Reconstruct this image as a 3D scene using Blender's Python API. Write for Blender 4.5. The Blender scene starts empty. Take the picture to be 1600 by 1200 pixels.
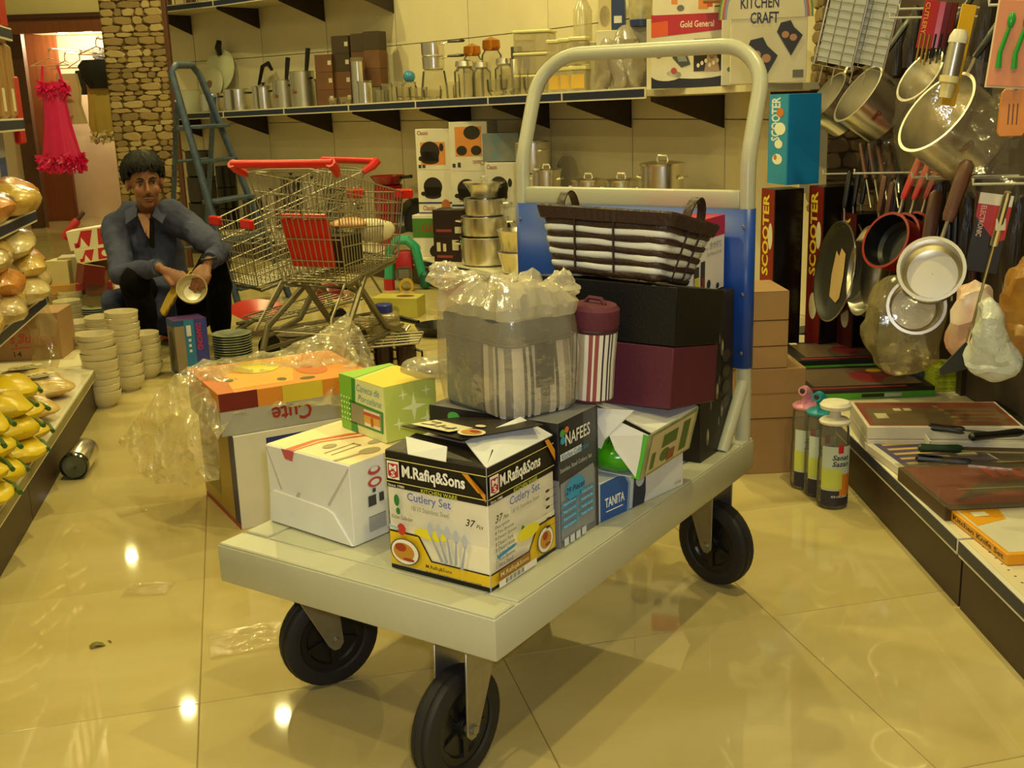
import bpy, bmesh, math, random
from mathutils import Vector, Matrix, noise
import numpy as np
random.seed(7)
SC = bpy.context.scene
COL = SC.collection
PI = math.pi
V = Vector
# ---------------------------------------------------------------- camera
FPX, PITCH, ROLL, CAMH = 1738.864, 0.2504, -0.0325, 1.1027
_F = V((0, math.cos(PITCH), -math.sin(PITCH)))
_R0 = V((1, 0, 0)); _U0 = V((0, math.sin(PITCH), math.cos(PITCH)))
_R = math.cos(ROLL)*_R0 + math.sin(ROLL)*_U0
_U = -math.sin(ROLL)*_R0 + math.cos(ROLL)*_U0
EYE = V((0, 0, CAMH))
camd = bpy.data.cameras.new('camera'); camo = bpy.data.objects.new('camera', camd); COL.objects.link(camo)
camd.sensor_width = 36; camd.lens = FPX/1600*36; camd.clip_start = .05; camd.clip_end = 60
camo.matrix_world = Matrix(((_R.x, _U.x, -_F.x, 0), (_R.y, _U.y, -_F.y, 0), (_R.z, _U.z, -_F.z, CAMH), (0, 0, 0, 1)))
SC.camera = camo
# ---------------------------------------------------------------- world, lights, exposure
WARM = (1.0, .875, .34)
wd = bpy.data.worlds.new('shop_ambient'); SC.world = wd; wd.use_nodes = True
wd.node_tree.nodes['Background'].inputs[0].default_value = (1.0, .875, .35, 1)
wd.node_tree.nodes['Background'].inputs[1].default_value = .28
SC.view_settings.view_transform = 'Standard'; SC.view_settings.look = 'None'
SC.view_settings.gamma = 1; SC.view_settings.use_curve_mapping = False
SC.view_settings.exposure = -0.1
SC.cycles.max_bounces = 8; SC.cycles.transparent_max_bounces = 24
SC.cycles.diffuse_bounces = 3; SC.cycles.glossy_bounces = 4; SC.cycles.sample_clamp_indirect = 6
SC.cycles.use_denoising = True; SC.cycles.caustics_reflective = False; SC.cycles.caustics_refractive = False
CEIL = 2.95
def lamp(name, kind, loc, power, color, **k):
    d = bpy.data.lights.new(name, kind); o = bpy.data.objects.new(name, d); COL.objects.link(o)
    o.location = loc; d.energy = power; d.color = color
    for a, b in k.items(): setattr(d, a, b)
    return o
# the small flash of the camera that took the picture, just above and beside its lens
lamp('camera_flash', 'POINT', EYE + _U*.045 + _R*.03, 42.0, (.94, .96, 1.0), shadow_soft_size=.02)
LPOW = 21.0
LIGHTS = [(-2.33, 6.98), (-1.64, 6.84), (-3.62, 9.75), (-.6, 5.0), (.35, 4.2), (-2.4, 4.6), (.9, 2.2), (-.9, 2.5), (-2.6, 2.2), (.6, .2), (-1.2, .2), (-3.9, 4.6), (.2, 6.2)]
# ---------------------------------------------------------------- pixel helpers (photograph is 1600 x 1200)
def ray(px, py):
    return (_F*FPX + _R*(px-800) - _U*(py-600)).normalized()
def az(px, py, z=0.0):
    d = ray(px, py); return EYE + d*((z-CAMH)/d.z)
def ay(px, py, y):
    d = ray(px, py); return EYE + d*(y/d.y)
def ax(px, py, x):
    d = ray(px, py); return EYE + d*(x/d.x)
def up(px, py, P):
    d = ray(px, py); return CAMH + d.z*(P[0]*d.x+P[1]*d.y)/(d.x*d.x+d.y*d.y)
def proj(P):
    d = V(P)-EYE; z = d.dot(_F); return 800+FPX*d.dot(_R)/z, 600-FPX*d.dot(_U)/z, z
# ---------------------------------------------------------------- materials
MATS = {}
def lin(h):
    if isinstance(h, str):
        h = h.lstrip('#'); c = [int(h[i:i+2], 16)/255 for i in (0, 2, 4)]
        return [x/12.92 if x <= .04045 else ((x+.055)/1.055)**2.4 for x in c]
    return list(h)
def mat(name, col, rough=.5, metal=0., spec=.5, var=.06, scale=8., bump=0., bscale=60., coat=0., col2=None, stretch=None, emit=0., obj=False):
    """procedural principled material; colour varied by a noise texture, optional bump"""
    if name in MATS: return MATS[name]
    m = bpy.data.materials.new(name); m.use_nodes = True; MATS[name] = m
    nt = m.node_tree; b = nt.nodes['Principled BSDF']; L = nt.links
    c = lin(col); d = lin(col2) if col2 else [x*(1-var) for x in c]; e = c if col2 else [min(1, x*(1+var)) for x in c]
    b.inputs['Roughness'].default_value = rough; b.inputs['Metallic'].default_value = metal
    b.inputs['Specular IOR Level'].default_value = spec; b.inputs['Coat Weight'].default_value = coat
    b.inputs['Coat Roughness'].default_value = .08
    tc = nt.nodes.new('ShaderNodeTexCoord'); n = nt.nodes.new('ShaderNodeTexNoise'); n.inputs['Scale'].default_value = scale
    n.inputs['Detail'].default_value = 4
    src = tc.outputs['Object']
    if stretch:
        mp = nt.nodes.new('ShaderNodeMapping'); mp.inputs['Scale'].default_value = stretch; L.new(src, mp.inputs[0]); src = mp.outputs[0]
    L.new(src, n.inputs['Vector'])
    mx = nt.nodes.new('ShaderNodeMix'); mx.data_type = 'RGBA'
    mx.inputs[6].default_value = (*d, 1); mx.inputs[7].default_value = (*e, 1)
    rp = nt.nodes.new('ShaderNodeMapRange'); rp.inputs[1].default_value = .3; rp.inputs[2].default_value = .7
    L.new(n.outputs['Fac'], rp.inputs[0]); L.new(rp.outputs[0], mx.inputs[0])
    out = mx.outputs[2]
    if obj:
        oi = nt.nodes.new('ShaderNodeObjectInfo'); hs = nt.nodes.new('ShaderNodeHueSaturation')
        mr = nt.nodes.new('ShaderNodeMapRange'); mr.inputs[3].default_value = 1-obj; mr.inputs[4].default_value = 1+obj
        L.new(oi.outputs['Random'], mr.inputs[0]); L.new(mr.outputs[0], hs.inputs['Value']); L.new(out, hs.inputs['Color']); out = hs.outputs[0]
    L.new(out, b.inputs['Base Color'])
    if emit:
        b.inputs['Emission Color'].default_value = (*c, 1); b.inputs['Emission Strength'].default_value = emit
    if bump:
        n2 = nt.nodes.new('ShaderNodeTexNoise'); n2.inputs['Scale'].default_value = bscale; n2.inputs['Detail'].default_value = 3
        L.new(src, n2.inputs['Vector']); bp = nt.nodes.new('ShaderNodeBump'); bp.inputs['Strength'].default_value = bump; bp.inputs['Distance'].default_value = .01
        L.new(n2.outputs['Fac'], bp.inputs['Height']); L.new(bp.outputs[0], b.inputs['Normal'])
    return m
def film(name, col, opac=.25, rough=.15, gloss=.35, bump=.4, bscale=30., fres=False):
    """thin clear plastic or glass: see-through, part cloudy, part shiny"""
    if name in MATS: return MATS[name]
    m = bpy.data.materials.new(name); m.use_nodes = True; MATS[name] = m
    nt = m.node_tree; L = nt.links; nt.nodes.clear()
    o = nt.nodes.new('ShaderNodeOutputMaterial'); c = lin(col)
    tr = nt.nodes.new('ShaderNodeBsdfTransparent'); tr.inputs[0].default_value = (*[.55+.45*x for x in c], 1)
    df = nt.nodes.new('ShaderNodeBsdfDiffuse'); df.inputs[0].default_value = (*c, 1)
    gl = nt.nodes.new('ShaderNodeBsdfGlossy'); gl.inputs['Roughness'].default_value = rough
    lw = nt.nodes.new('ShaderNodeLayerWeight'); lw.inputs[0].default_value = gloss
    m1 = nt.nodes.new('ShaderNodeMixShader'); m1.inputs[0].default_value = opac
    m2 = nt.nodes.new('ShaderNodeMixShader')
    tc = nt.nodes.new('ShaderNodeTexCoord'); n2 = nt.nodes.new('ShaderNodeTexNoise'); n2.inputs['Scale'].default_value = bscale; n2.inputs['Detail'].default_value = 4
    L.new(tc.outputs['Object'], n2.inputs['Vector'])
    bp = nt.nodes.new('ShaderNodeBump'); bp.inputs['Strength'].default_value = bump; bp.inputs['Distance'].default_value = .01
    L.new(n2.outputs['Fac'], bp.inputs['Height'])
    for s in (gl, lw): L.new(bp.outputs[0], s.inputs['Normal'])
    L.new(tr.outputs[0], m1.inputs[1]); L.new(df.outputs[0], m1.inputs[2])
    m2.inputs[0].default_value = gloss
    if fres: L.new(lw.outputs['Fresnel'], m2.inputs[0])
    L.new(m1.outputs[0], m2.inputs[1]); L.new(gl.outputs[0], m2.inputs[2]); L.new(m2.outputs[0], o.inputs[0])
    return m
def P(col, rough=.45, **k):
    """plain printed / plastic colour named after its hex"""
    return mat('paint_'+col.lstrip('#')+('' if rough == .45 else '_%d' % (rough*100)), col, rough, **k)
STEEL = mat('stainless_steel', '#ece8e0', .25, 1., var=.05, scale=14, stretch=(1, 1, 8))
CHROME = mat('chrome_wire', '#cfcabb', .28, 1., var=.03)
BLACKP = mat('black_plastic', '#0d0d0e', .35, var=.1)
# ---------------------------------------------------------------- mesh builder
class MB:
    def __init__(s): s.v = []; s.f = []; s.mi = []; s.m = 0
    def add(s, vs, fs):
        n = len(s.v); s.v += [tuple(v) for v in vs]; s.f += [tuple(n+i for i in f) for f in fs]; s.mi += [s.m]*len(fs); return s
    def box(s, a, b):
        x0, y0, z0 = a; x1, y1, z1 = b
        return s.add([(x0,y0,z0),(x1,y0,z0),(x1,y1,z0),(x0,y1,z0),(x0,y0,z1),(x1,y0,z1),(x1,y1,z1),(x0,y1,z1)],
                     [(0,3,2,1),(4,5,6,7),(0,1,5,4),(1,2,6,5),(2,3,7,6),(3,0,4,7)])
    def obox(s, c, ux, uy, uz, a, b, h):
        """oriented box: centre c, half extents a,b,h along unit vectors"""
        c = V(c); X = V(ux)*a; Y = V(uy)*b; Z = V(uz)*h
        return s.add([c-X-Y-Z, c+X-Y-Z, c+X+Y-Z, c-X+Y-Z, c-X-Y+Z, c+X-Y+Z, c+X+Y+Z, c-X+Y+Z],
                     [(0,3,2,1),(4,5,6,7),(0,1,5,4),(1,2,6,5),(2,3,7,6),(3,0,4,7)])
    def bar(s, a, b, w, h, upv=(0, 0, 1)):
        a = V(a); b = V(b); d = (b-a).normalized(); upv = V(upv)
        x = d.cross(upv);
        if x.length < 1e-4: x = d.cross(V((1, 0, 0)))
        x.normalize(); y = x.cross(d)
        return s.obox((a+b)/2, x, d, y, w/2, (b-a).length/2, h/2)
    def loft(s, rings, closed=True, cap=True, capstart=None):
        n = len(rings[0]); vs = [v for r in rings for v in r]; fs = []
        for i in range(len(rings)-1):
            for j in range(n if closed else n-1):
                k = (j+1) % n
                fs.append((i*n+j, i*n+k, (i+1)*n+k, (i+1)*n+j))
        if cap and closed: fs.append(tuple(range(len(vs)-n, len(vs))))
        if (cap if capstart is None else capstart) and closed: fs.append(tuple(range(n-1, -1, -1)))
        return s.add(vs, fs)
    def lathe(s, prof, n=20, c=(0, 0, 0), M=None, cap=False):
        c = V(c); rs = []
        for r, z in prof:
            ring = [V((r*math.cos(2*PI*i/n), r*math.sin(2*PI*i/n), z)) for i in range(n)]
            if M is not None: ring = [M @ v for v in ring]
            rs.append([v+c for v in ring])
        return s.loft(rs, True, cap)
    def tube(s, pts, r, n=8, closed=False, cap=True):
        pts = [V(p) for p in pts]; rs = []; N = len(pts); px = None
        for i, p in enumerate(pts):
            a = pts[i-1] if (i or closed) else p; b = pts[(i+1) % N] if (i < N-1 or closed) else p
            t = (b-a).normalized()
            if px is None:
                u = V((0, 0, 1)) if abs(t.z) < .9 else V((1, 0, 0)); x = t.cross(u).normalized()
            else:
                x = px - t*px.dot(t)
                x = x.normalized() if x.length > 1e-5 else t.cross(V((0, 0, 1))).normalized()
            px = x; y = t.cross(x); rr = r[i] if isinstance(r, (list, tuple)) else r
            rs.append([p + (x*math.cos(2*PI*k/n)+y*math.sin(2*PI*k/n))*rr for k in range(n)])
        if closed: rs.append(rs[0]); return s.loft(rs, True, False)
        return s.loft(rs, True, cap)
    def prism(s, pts, off):
        """flat outline pts (3D) extruded by vector off"""
        n = len(pts); off = V(off); a = [V(p) for p in pts]
        return s.add(a+[p+off for p in a], [tuple(range(n-1, -1, -1)), tuple(range(n, 2*n))] + [(i, (i+1) % n, n+(i+1) % n, n+i) for i in range(n)])
    def ell(s, c, r, nu=12, nv=8, M=None):
        rs = []
        for j in range(nv+1):
            t = PI*j/nv - PI/2; rr = max(1e-4, math.cos(t))
            ring = [V((r[0]*rr*math.cos(2*PI*i/nu), r[1]*rr*math.sin(2*PI*i/nu), r[2]*math.sin(t))) for i in range(nu)]
            if M is not None: ring = [M @ v for v in ring]
            rs.append([v+V(c) for v in ring])
        return s.loft(rs, True, False)
    def grid(s, fn, nu, nv):
        vs = [fn(i/nu, j/nv) for j in range(nv+1) for i in range(nu+1)]
        return s.add(vs, [(j*(nu+1)+i, j*(nu+1)+i+1, (j+1)*(nu+1)+i+1, (j+1)*(nu+1)+i) for j in range(nv) for i in range(nu)])
    def mesh(s, name, mats, smooth=35, bevel=0., bseg=1, flip=False):
        me = bpy.data.meshes.new(name); me.from_pydata(s.v, [], s.f)
        for m in (mats if isinstance(mats, (list, tuple)) else [mats]): me.materials.append(m)
        me.polygons.foreach_set('material_index', s.mi)
        bm = bmesh.new(); bm.from_mesh(me)
        bmesh.ops.remove_doubles(bm, verts=bm.verts, dist=1e-5)
        bmesh.ops.recalc_face_normals(bm, faces=bm.faces)
        if bevel: bmesh.ops.bevel(bm, geom=bm.edges[:], offset=bevel, segments=bseg, affect='EDGES', profile=.5)
        if smooth:
            a = math.radians(smooth)
            for f in bm.faces: f.smooth = True
            for e in bm.edges:
                if len(e.link_faces) == 2 and e.calc_face_angle(0) > a: e.smooth = False
        bm.to_mesh(me); bm.free(); me.update()
        return me
    def build(s, name, mats, parent=None, loc=None, rz=0., **k):
        return link(name, s.mesh(name, mats, **k), parent, loc, rz)
def link(name, me, parent=None, loc=None, rz=0.):
    o = bpy.data.objects.new(name, me); COL.objects.link(o)
    if loc is not None: o.location = loc
    if rz: o.rotation_euler = (0, 0, rz)
    if parent is not None: o.parent = parent
    return o
def tag(o, label, cat, group=None, kind=None):
    o['label'] = label; o['category'] = cat
    if group: o['group'] = group
    if kind: o['kind'] = kind
    return o
def struct(o, label=None, cat=None):
    o['kind'] = 'structure'
    if label: o['label'] = label
    if cat: o['category'] = cat
    return o
def thing(name, label, cat, loc=(0, 0, 0), rz=0., group=None, rot=None):
    o = bpy.data.objects.new(name, None); COL.objects.link(o); o.empty_display_size = .05
    o.location = loc; o.rotation_euler = rot if rot else (0, 0, rz)
    return tag(o, label, cat, group)
KIDS = {}
def dup(root, loc=None, rz=None, label=None, group=None, rot=None, scale=None):
    def cp(o, par):
        c = o.copy(); COL.objects.link(c); c.parent = par
        for ch in [x for x in COL.objects if x.parent == o and x != c]: cp(ch, c)
        return c
    r = cp(root, None)
    if loc is not None: r.location = loc
    if rz is not None: r.rotation_euler = (0, 0, rz)
    if rot is not None: r.rotation_euler = rot
    if label: r['label'] = label
    if group: r['group'] = group
    if scale: r.scale = scale
    return r
# ---------------------------------------------------------------- lettering and print on box faces
_TXT = {}
def text2d(sx, bold=0., shear=0.):
    key = (sx, bold, shear)
    if key in _TXT: return _TXT[key]
    cu = bpy.data.curves.new('lettering', 'FONT'); cu.body = sx; cu.size = 1; cu.offset = bold; cu.shear = shear; cu.resolution_u = 2
    o = bpy.data.objects.new('lettering', cu); me = bpy.data.meshes.new_from_object(o)
    vs = [(v.co.x, v.co.y) for v in me.vertices]; fs = [tuple(p.vertices) for p in me.polygons]
    bpy.data.objects.remove(o); bpy.data.curves.remove(cu); bpy.data.meshes.remove(me)
    if not vs: vs = [(0, 0), (1, 0), (1, 1)]; fs = [(0, 1, 2)]
    x0 = min(v[0] for v in vs); x1 = max(v[0] for v in vs); y0 = min(v[1] for v in vs); y1 = max(v[1] for v in vs)
    vs = [((v[0]-x0)/max(1e-6, x1-x0), (v[1]-y0)/max(1e-6, y1-y0)) for v in vs]
    _TXT[key] = (vs, fs); return _TXT[key]
def E(cu, cv, ru, rv, n=18): return [(cu+ru*math.cos(2*PI*i/n), cv+rv*math.sin(2*PI*i/n)) for i in range(n)]
def Q(u0, v0, u1, v1): return [(u0, v0), (u1, v0), (u1, v1), (u0, v1)]
def T(s, u0, v0, u1, v1, rot=0, bold=0.01, shear=0.): return ('t', s, u0, v0, u1, v1, rot, bold, shear)
class Face:
    """a rectangle in space carrying print: origin o, full edge vectors u and v (print uses 0..1)"""
    def __init__(s, o, u, v): s.o = V(o); s.u = V(u); s.v = V(v); s.n = s.u.cross(s.v).normalized(); s.k = 0
    def pt(s, a, b, e): return s.o + s.u*a + s.v*b + s.n*e
def boxfaces(w, d, h):
    return {'F': Face((-w/2,-d/2,0),(w,0,0),(0,0,h)), 'R': Face((w/2,-d/2,0),(0,d,0),(0,0,h)), 'L': Face((-w/2,d/2,0),(0,-d,0),(0,0,h)),
            'B': Face((w/2,d/2,0),(-w,0,0),(0,0,h)), 'T': Face((-w/2,-d/2,h),(w,0,0),(0,d,0))}
def pr(root, face, col, shapes, name=None, rough=.4, eps=None):
    """print shapes in one colour on a face: one child mesh"""
    face.k += 1; e = (.0004*face.k) if eps is None else eps
    b = MB(); istext = False; m = col if not isinstance(col, str) else P(col, rough)
    flat = [sh for sh in shapes if sh[0] != 't']; shapes = [sh for sh in shapes if sh[0] == 't']
    if len(flat) < 5 or shapes:
        for sh in flat: ob = MB().add([face.pt(x, y, e) for x, y in sh], [tuple(range(len(sh)))]).build(name or 'print', m, root, smooth=0)
        if not shapes: return ob
    else: shapes = flat
    for sh in shapes:
        if sh[0] == 't':
            _, s, u0, v0, u1, v1, rot, bold, shear = sh; vs, fs = text2d(s, bold, shear); istext = True
            q = []
            for x, y in vs:
                for _i in range((rot//90) % 4): x, y = 1-y, x
                q.append(face.pt(u0+(u1-u0)*x, v0+(v1-v0)*y, e))
            b.add(q, fs)
        else:
            b.add([face.pt(x, y, e) for x, y in sh], [tuple(range(len(sh)))])
    ob = b.build('lettering' if istext else (name or 'print'), m, root, smooth=0)
    if not istext: ob['kind'] = 'stuff'
    return ob
def carton(name, label, cat, loc, rz, dims, m, group=None, bevel=.0015, lean=None, open_top=False):
    """a closed box standing on its base: top-level mesh, local origin at base centre; returns (object, faces)"""
    w, d, h = dims; b = MB().box((-w/2, -d/2, 0), (w/2, d/2, h))
    o = b.build(name, m if not isinstance(m, str) else P(m), bevel=bevel)
    o.location = loc; o.rotation_euler = lean if lean else (0, 0, rz)
    tag(o, label, cat, group)
    return o, boxfaces(w, d, h)
# ================================================================ STRUCTURE
TA, TX, TY = -0.2402, -0.6187, 1.9203
fw = V((math.sin(TA), math.cos(TA), 0)); lt = V((math.cos(TA), -math.sin(TA), 0))
TILE = mat('polished_cream_tile', '#c2b27e', .035, 0, .5, col2='#b3a168', scale=1.6, stretch=(1, 3, 1), obj=.03)
fl = struct(MB().box((-7, -2.5, -.06), (4, 13, -.0025)).build('floor', mat('tile_grout', '#8d7440', .7), smooth=0))
tm = MB().box((-.2992, -.2992, -.012), (.2992, .2992, 0)).mesh('tile', TILE, bevel=.0012)
for i in range(-5, 19):
    for j in range(-9, 7):
        p = V((TX, TY, 0)) + fw*(.6*(i+.5)) + lt*(.6*(j+.5))
        if p.y < .1:
            if abs(p.x) > 1.4 or p.y < -1.3: continue
        elif p.x < -.62*p.y-1.3 or p.x > .3*p.y+1.5: continue
        t = link('tile', tm, fl, p, -TA)
def quad_wall(name, a, b, z0, z1, th, m, away=1):
    a = V((a[0], a[1], 0)); b = V((b[0], b[1], 0)); d = (b-a).normalized(); n = V((-d.y, d.x, 0))*th*away
    return struct(MB().prism([a+V((0, 0, z0)), b+V((0, 0, z0)), b+V((0, 0, z1)), a+V((0, 0, z1))], n).build(name, m, smooth=0))
CREAM = mat('cream_wall_paint', '#e2d6b4', .6, var=.03, scale=3)
PANEL = mat('cream_shelf_panel', '#ded2ae', .5, var=.03, scale=5)
struct(MB().box((-7, -2.5, CEIL), (4, 13, CEIL+.08)).build('ceiling', mat('ceiling_paint', '#ece4cf', .8), smooth=0))
# ---- curved run of shelving bays along the back, one bay of 0.8 m after another
US = [198, 311, 416, 517, 624, 736, 859, 988, 1134, 1310]
tt = [ray(u, 150).x/ray(u, 150).y for u in US]
ZN = [0]*10; ZN[5] = 7.3; BAY = .8
for rng, dr in (((6, 7, 8, 9), -1), ((4, 3, 2, 1, 0), 1)):
    for k in rng:
        q = k-1 if dr < 0 else k+1; Px, Py = tt[q]*ZN[q], ZN[q]
        a = 1+tt[k]**2; b = -2*(tt[k]*Px+Py); c = Px*Px+Py*Py-BAY*BAY; D = max(0, b*b-4*a*c)
        ZN[k] = (-b+dr*math.sqrt(D))/(2*a)
WN = [V((tt[k]*ZN[k], ZN[k], 0)) for k in range(10)]; WN[0] = WN[1].lerp(WN[0], .5)     # foot of each upright on the wall
def wnorm(k):
    a = WN[max(0, k-1)]; b = WN[min(9, k+1)]; d = (b-a).normalized(); return V((d.y, -d.x, 0)).normalized()
WNm = [wnorm(k) for k in range(10)]
MIDD, BASED = .42, .56
MF = [WN[k]+WNm[k]*MIDD for k in range(10)]; BF = [WN[k]+WNm[k]*BASED for k in range(10)]
def lineup(Pn, x0, y0, sl):
    x = proj((Pn.x, Pn.y, 1.1))[0]
    for _ in range(3):
        z = up(x, y0+sl*(x-x0), Pn); x = proj((Pn.x, Pn.y, z))[0]
    return z
MZ = [lineup(MF[k], 264, 183, -.0517) for k in range(10)]
TZ = [max(1.8, lineup(MF[k], 251, 14, -.147)) for k in range(10)]
TZ = [TZ[1]]*10
BZ = .17
wb = MB()
for k in range(9):
    a = WN[k]-WNm[k]*.06; b = WN[k+1]-WNm[k+1]*.06
    wb.add([a, b, b+V((0, 0, CEIL)), a+V((0, 0, CEIL)), a-WNm[k]*.1, b-WNm[k+1]*.1, b-WNm[k+1]*.1+V((0, 0, CEIL)), a-WNm[k]*.1+V((0, 0, CEIL))],
           [(0, 1, 2, 3), (5, 4, 7, 6), (0, 3, 7, 4), (1, 5, 6, 2), (3, 2, 6, 7)])
struct(wb.build('wall_back', CREAM, smooth=0))
STRIP = mat('navy_price_strip', '#1b2440', .35); STRIPW = mat('white_strip_edge', '#d8d2bc', .4)
SHELFM = mat('cream_shelf_metal', '#d6cbaa', .4, var=.03); BRK = mat('dark_brown_bracket', '#2a1d14', .5); KICK = mat('brown_kick_plate', '#3a2a20', .45)
BLAB = ['shelving bay at far left by the stone column', 'shelving bay behind the blue stepladder', 'shelving bay holding the white-lidded pots', 'shelving bay behind the red cart handle', 'shelving bay holding the stacked brown boxes',
        'shelving bay above the stacked cookware cartons', 'shelving bay seen at the left post of the trolley handle', 'shelving bay seen through the middle of the trolley handle', 'shelving bay under the white sandwich maker box']
def seg(a, b, z0a, z0b, h, off, na, nb, th):
    """slab running from node a to b, outer face offset"""
    A = a+na*off; B = b+nb*off; A2 = A-na*th; B2 = B-nb*th
    vs = []
    for (p, z) in ((A, z0a), (B, z0b), (B2, z0b), (A2, z0a)): vs.append(V((p.x, p.y, z)))
    return vs+[v+V((0, 0, h)) for v in vs]
HEX = [(0,3,2,1),(4,5,6,7),(0,1,5,4),(1,2,6,5),(2,3,7,6),(3,0,4,7)]
for k in range(9):
    t = thing('shelving_bay', BLAB[k], 'shelving', WN[k], 0, 'cream shelving bays along the back wall'); o = WN[k]
    na, nb = WNm[k], WNm[k+1]; a, b = WN[k]-o, WN[k+1]-o; dd = (b-a).normalized()
    for (z0, z1) in ((.17, .98), (.985, 1.48), (1.485, 2.3)):
        m_ = MB(); ga = a+dd*.004; gb = b-dd*.004
        m_.add(seg(ga, gb, z0, z0, z1-z0, 0, na, nb, .02), HEX); m_.build('back_panel', PANEL, t, smooth=0)
    for (zz, dep, thk) in ((MZ, MIDD, .03), (TZ, MIDD, .03)):
        if k == 8 and zz is MZ: dep = .34
        if zz is TZ and k > 3: continue
        m_ = MB(); m_.add(seg(a, b, zz[k]-thk/2, zz[k+1]-thk/2, thk-.004, dep-.006, na, nb, dep-.01), HEX); m_.build('shelf_board', SHELFM, t, smooth=0)
        if not (k == 8 and zz is MZ):
            m_ = MB(); m_.add(seg(a+dd*.003, b-dd*.003, zz[k]-.026, zz[k+1]-.026, .05, dep+.004, na, nb, .008), HEX); s_ = m_.build('price_strip', STRIPW, t, smooth=0)
            m_ = MB(); m_.add(seg(a+dd*.009, b-dd*.009, zz[k]-.018, zz[k+1]-.018, .034, dep+.006, na, nb, .004), HEX); m_.build('strip_insert', STRIP, s_, smooth=0)
        for (q, nq, zq) in ((b-dd*.012, nb, zz[k+1]),) + (((a+dd*.012, na, zz[k]),) if k == 0 else ()):
            m_ = MB(); z = zq-.02; f = q+nq*(dep-.03)
            m_.prism([V((q.x, q.y, z)), V((f.x, f.y, z)), V((f.x, f.y, z-.02)), V((q.x, q.y, z-.15))], dd*.006); m_.build('bracket', BRK, t, smooth=0)
    m_ = MB(); m_.add(seg(a, b, BZ-.03, BZ-.03, .03, BASED-.005, na, nb, BASED-.01), HEX); m_.build('base_deck', SHELFM, t, smooth=0)
    m_ = MB(); m_.add(seg(a, b, 0, 0, BZ-.03, BASED-.03, na, nb, .02), HEX); m_.build('kick_plate', KICK, t, smooth=0)
    m_ = MB(); m_.add(seg(a+dd*.003, b-dd*.003, BZ-.045, BZ-.045, .045, BASED+.004, na, nb, .008), HEX); s_ = m_.build('price_strip', STRIPW, t, smooth=0)
    m_ = MB(); m_.add(seg(a+dd*.009, b-dd*.009, BZ-.038, BZ-.038, .03, BASED+.006, na, nb, .004), HEX); m_.build('strip_insert', STRIP, s_, smooth=0)
def onshelf(px, row='m', back=.2):
    """point on a back shelf below pixel column px, `back` metres behind the front edge"""
    fr, zz, dep = (MF, MZ, MIDD) if row == 'm' else ((MF, TZ, MIDD) if row == 't' else (BF, [BZ]*10, BASED))
    best = None
    for k in range(9):
        for i in range(40):
            s = i/40; p = fr[k].lerp(fr[k+1], s) - WNm[k].lerp(WNm[k+1], s)*back; z = zz[k]*(1-s)+zz[k+1]*s
            q = proj((p.x, p.y, z)); e = abs(q[0]-px)
            if best is None or e < best[0]: best = (e, V((p.x, p.y, z + (.013 if row != 'b' else .001))), WNm[k].lerp(WNm[k+1], s))
    n = best[2]; rz = math.atan2(n.x, -n.y)
    return best[1], rz
def span(px, Pn): return px*proj(Pn)[2]/FPX      # metres covered by px pixels at that depth
# ================================================================ PLATFORM TROLLEY
BY = .5908; TO = V((-.037, 1.5285, 0)); TL, TW, ZT, TH = 1.0351, .6036, .35, .0741
d1 = V((math.sin(BY), math.cos(BY), 0)); d2 = V((-math.cos(BY), math.sin(BY), 0))
TCEN = TO + d2*(TW/2)
def tr(along, left, z=0.): return TO + d1*along + d2*left + V((0, 0, z))
TM = mat('pale_grey_green_enamel', '#b7b69f', .32, 0, .5, var=.03, scale=5, bump=.03, bscale=180)
# local frame of the trolley: x to its right, y towards the handle, origin under middle of front edge
trol = thing('platform_trolley', 'pale grey-green steel platform trolley with a blue back panel, loaded with boxes', 'trolley', TCEN, -BY)
hw = TW/2
b = MB().box((-hw, 0, ZT-TH), (hw, TL, ZT-.004)); b.build('deck', TM, trol, bevel=.004, bseg=2)
for (a0, a1) in (((-hw, 0), (hw, .062)), ((-hw, TL-.062), (hw, TL)), ((-hw, .065), (-hw+.062, TL-.065)), ((hw-.062, .065), (hw, TL-.065))):
    MB().box((a0[0]+.003, a0[1]+.003, ZT-.006), (a1[0]-.003, a1[1]-.003, ZT)).build('deck_border', TM, trol, bevel=.002)
for (y0, y1) in ((.066, .45), (.453, TL-.066)):
    MB().box((-hw+.066, y0, ZT-.008), (hw-.066, y1, ZT-.0015)).build('deck_plate', TM, trol, bevel=.001)
RUB = mat('black_rubber', '#1d1c1c', .62, var=.15, scale=20); HUBM = mat('black_hub_plastic', '#141414', .35); ZINC = mat('galvanised_zinc', '#a7a294', .38, .85, var=.12, scale=30)
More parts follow.
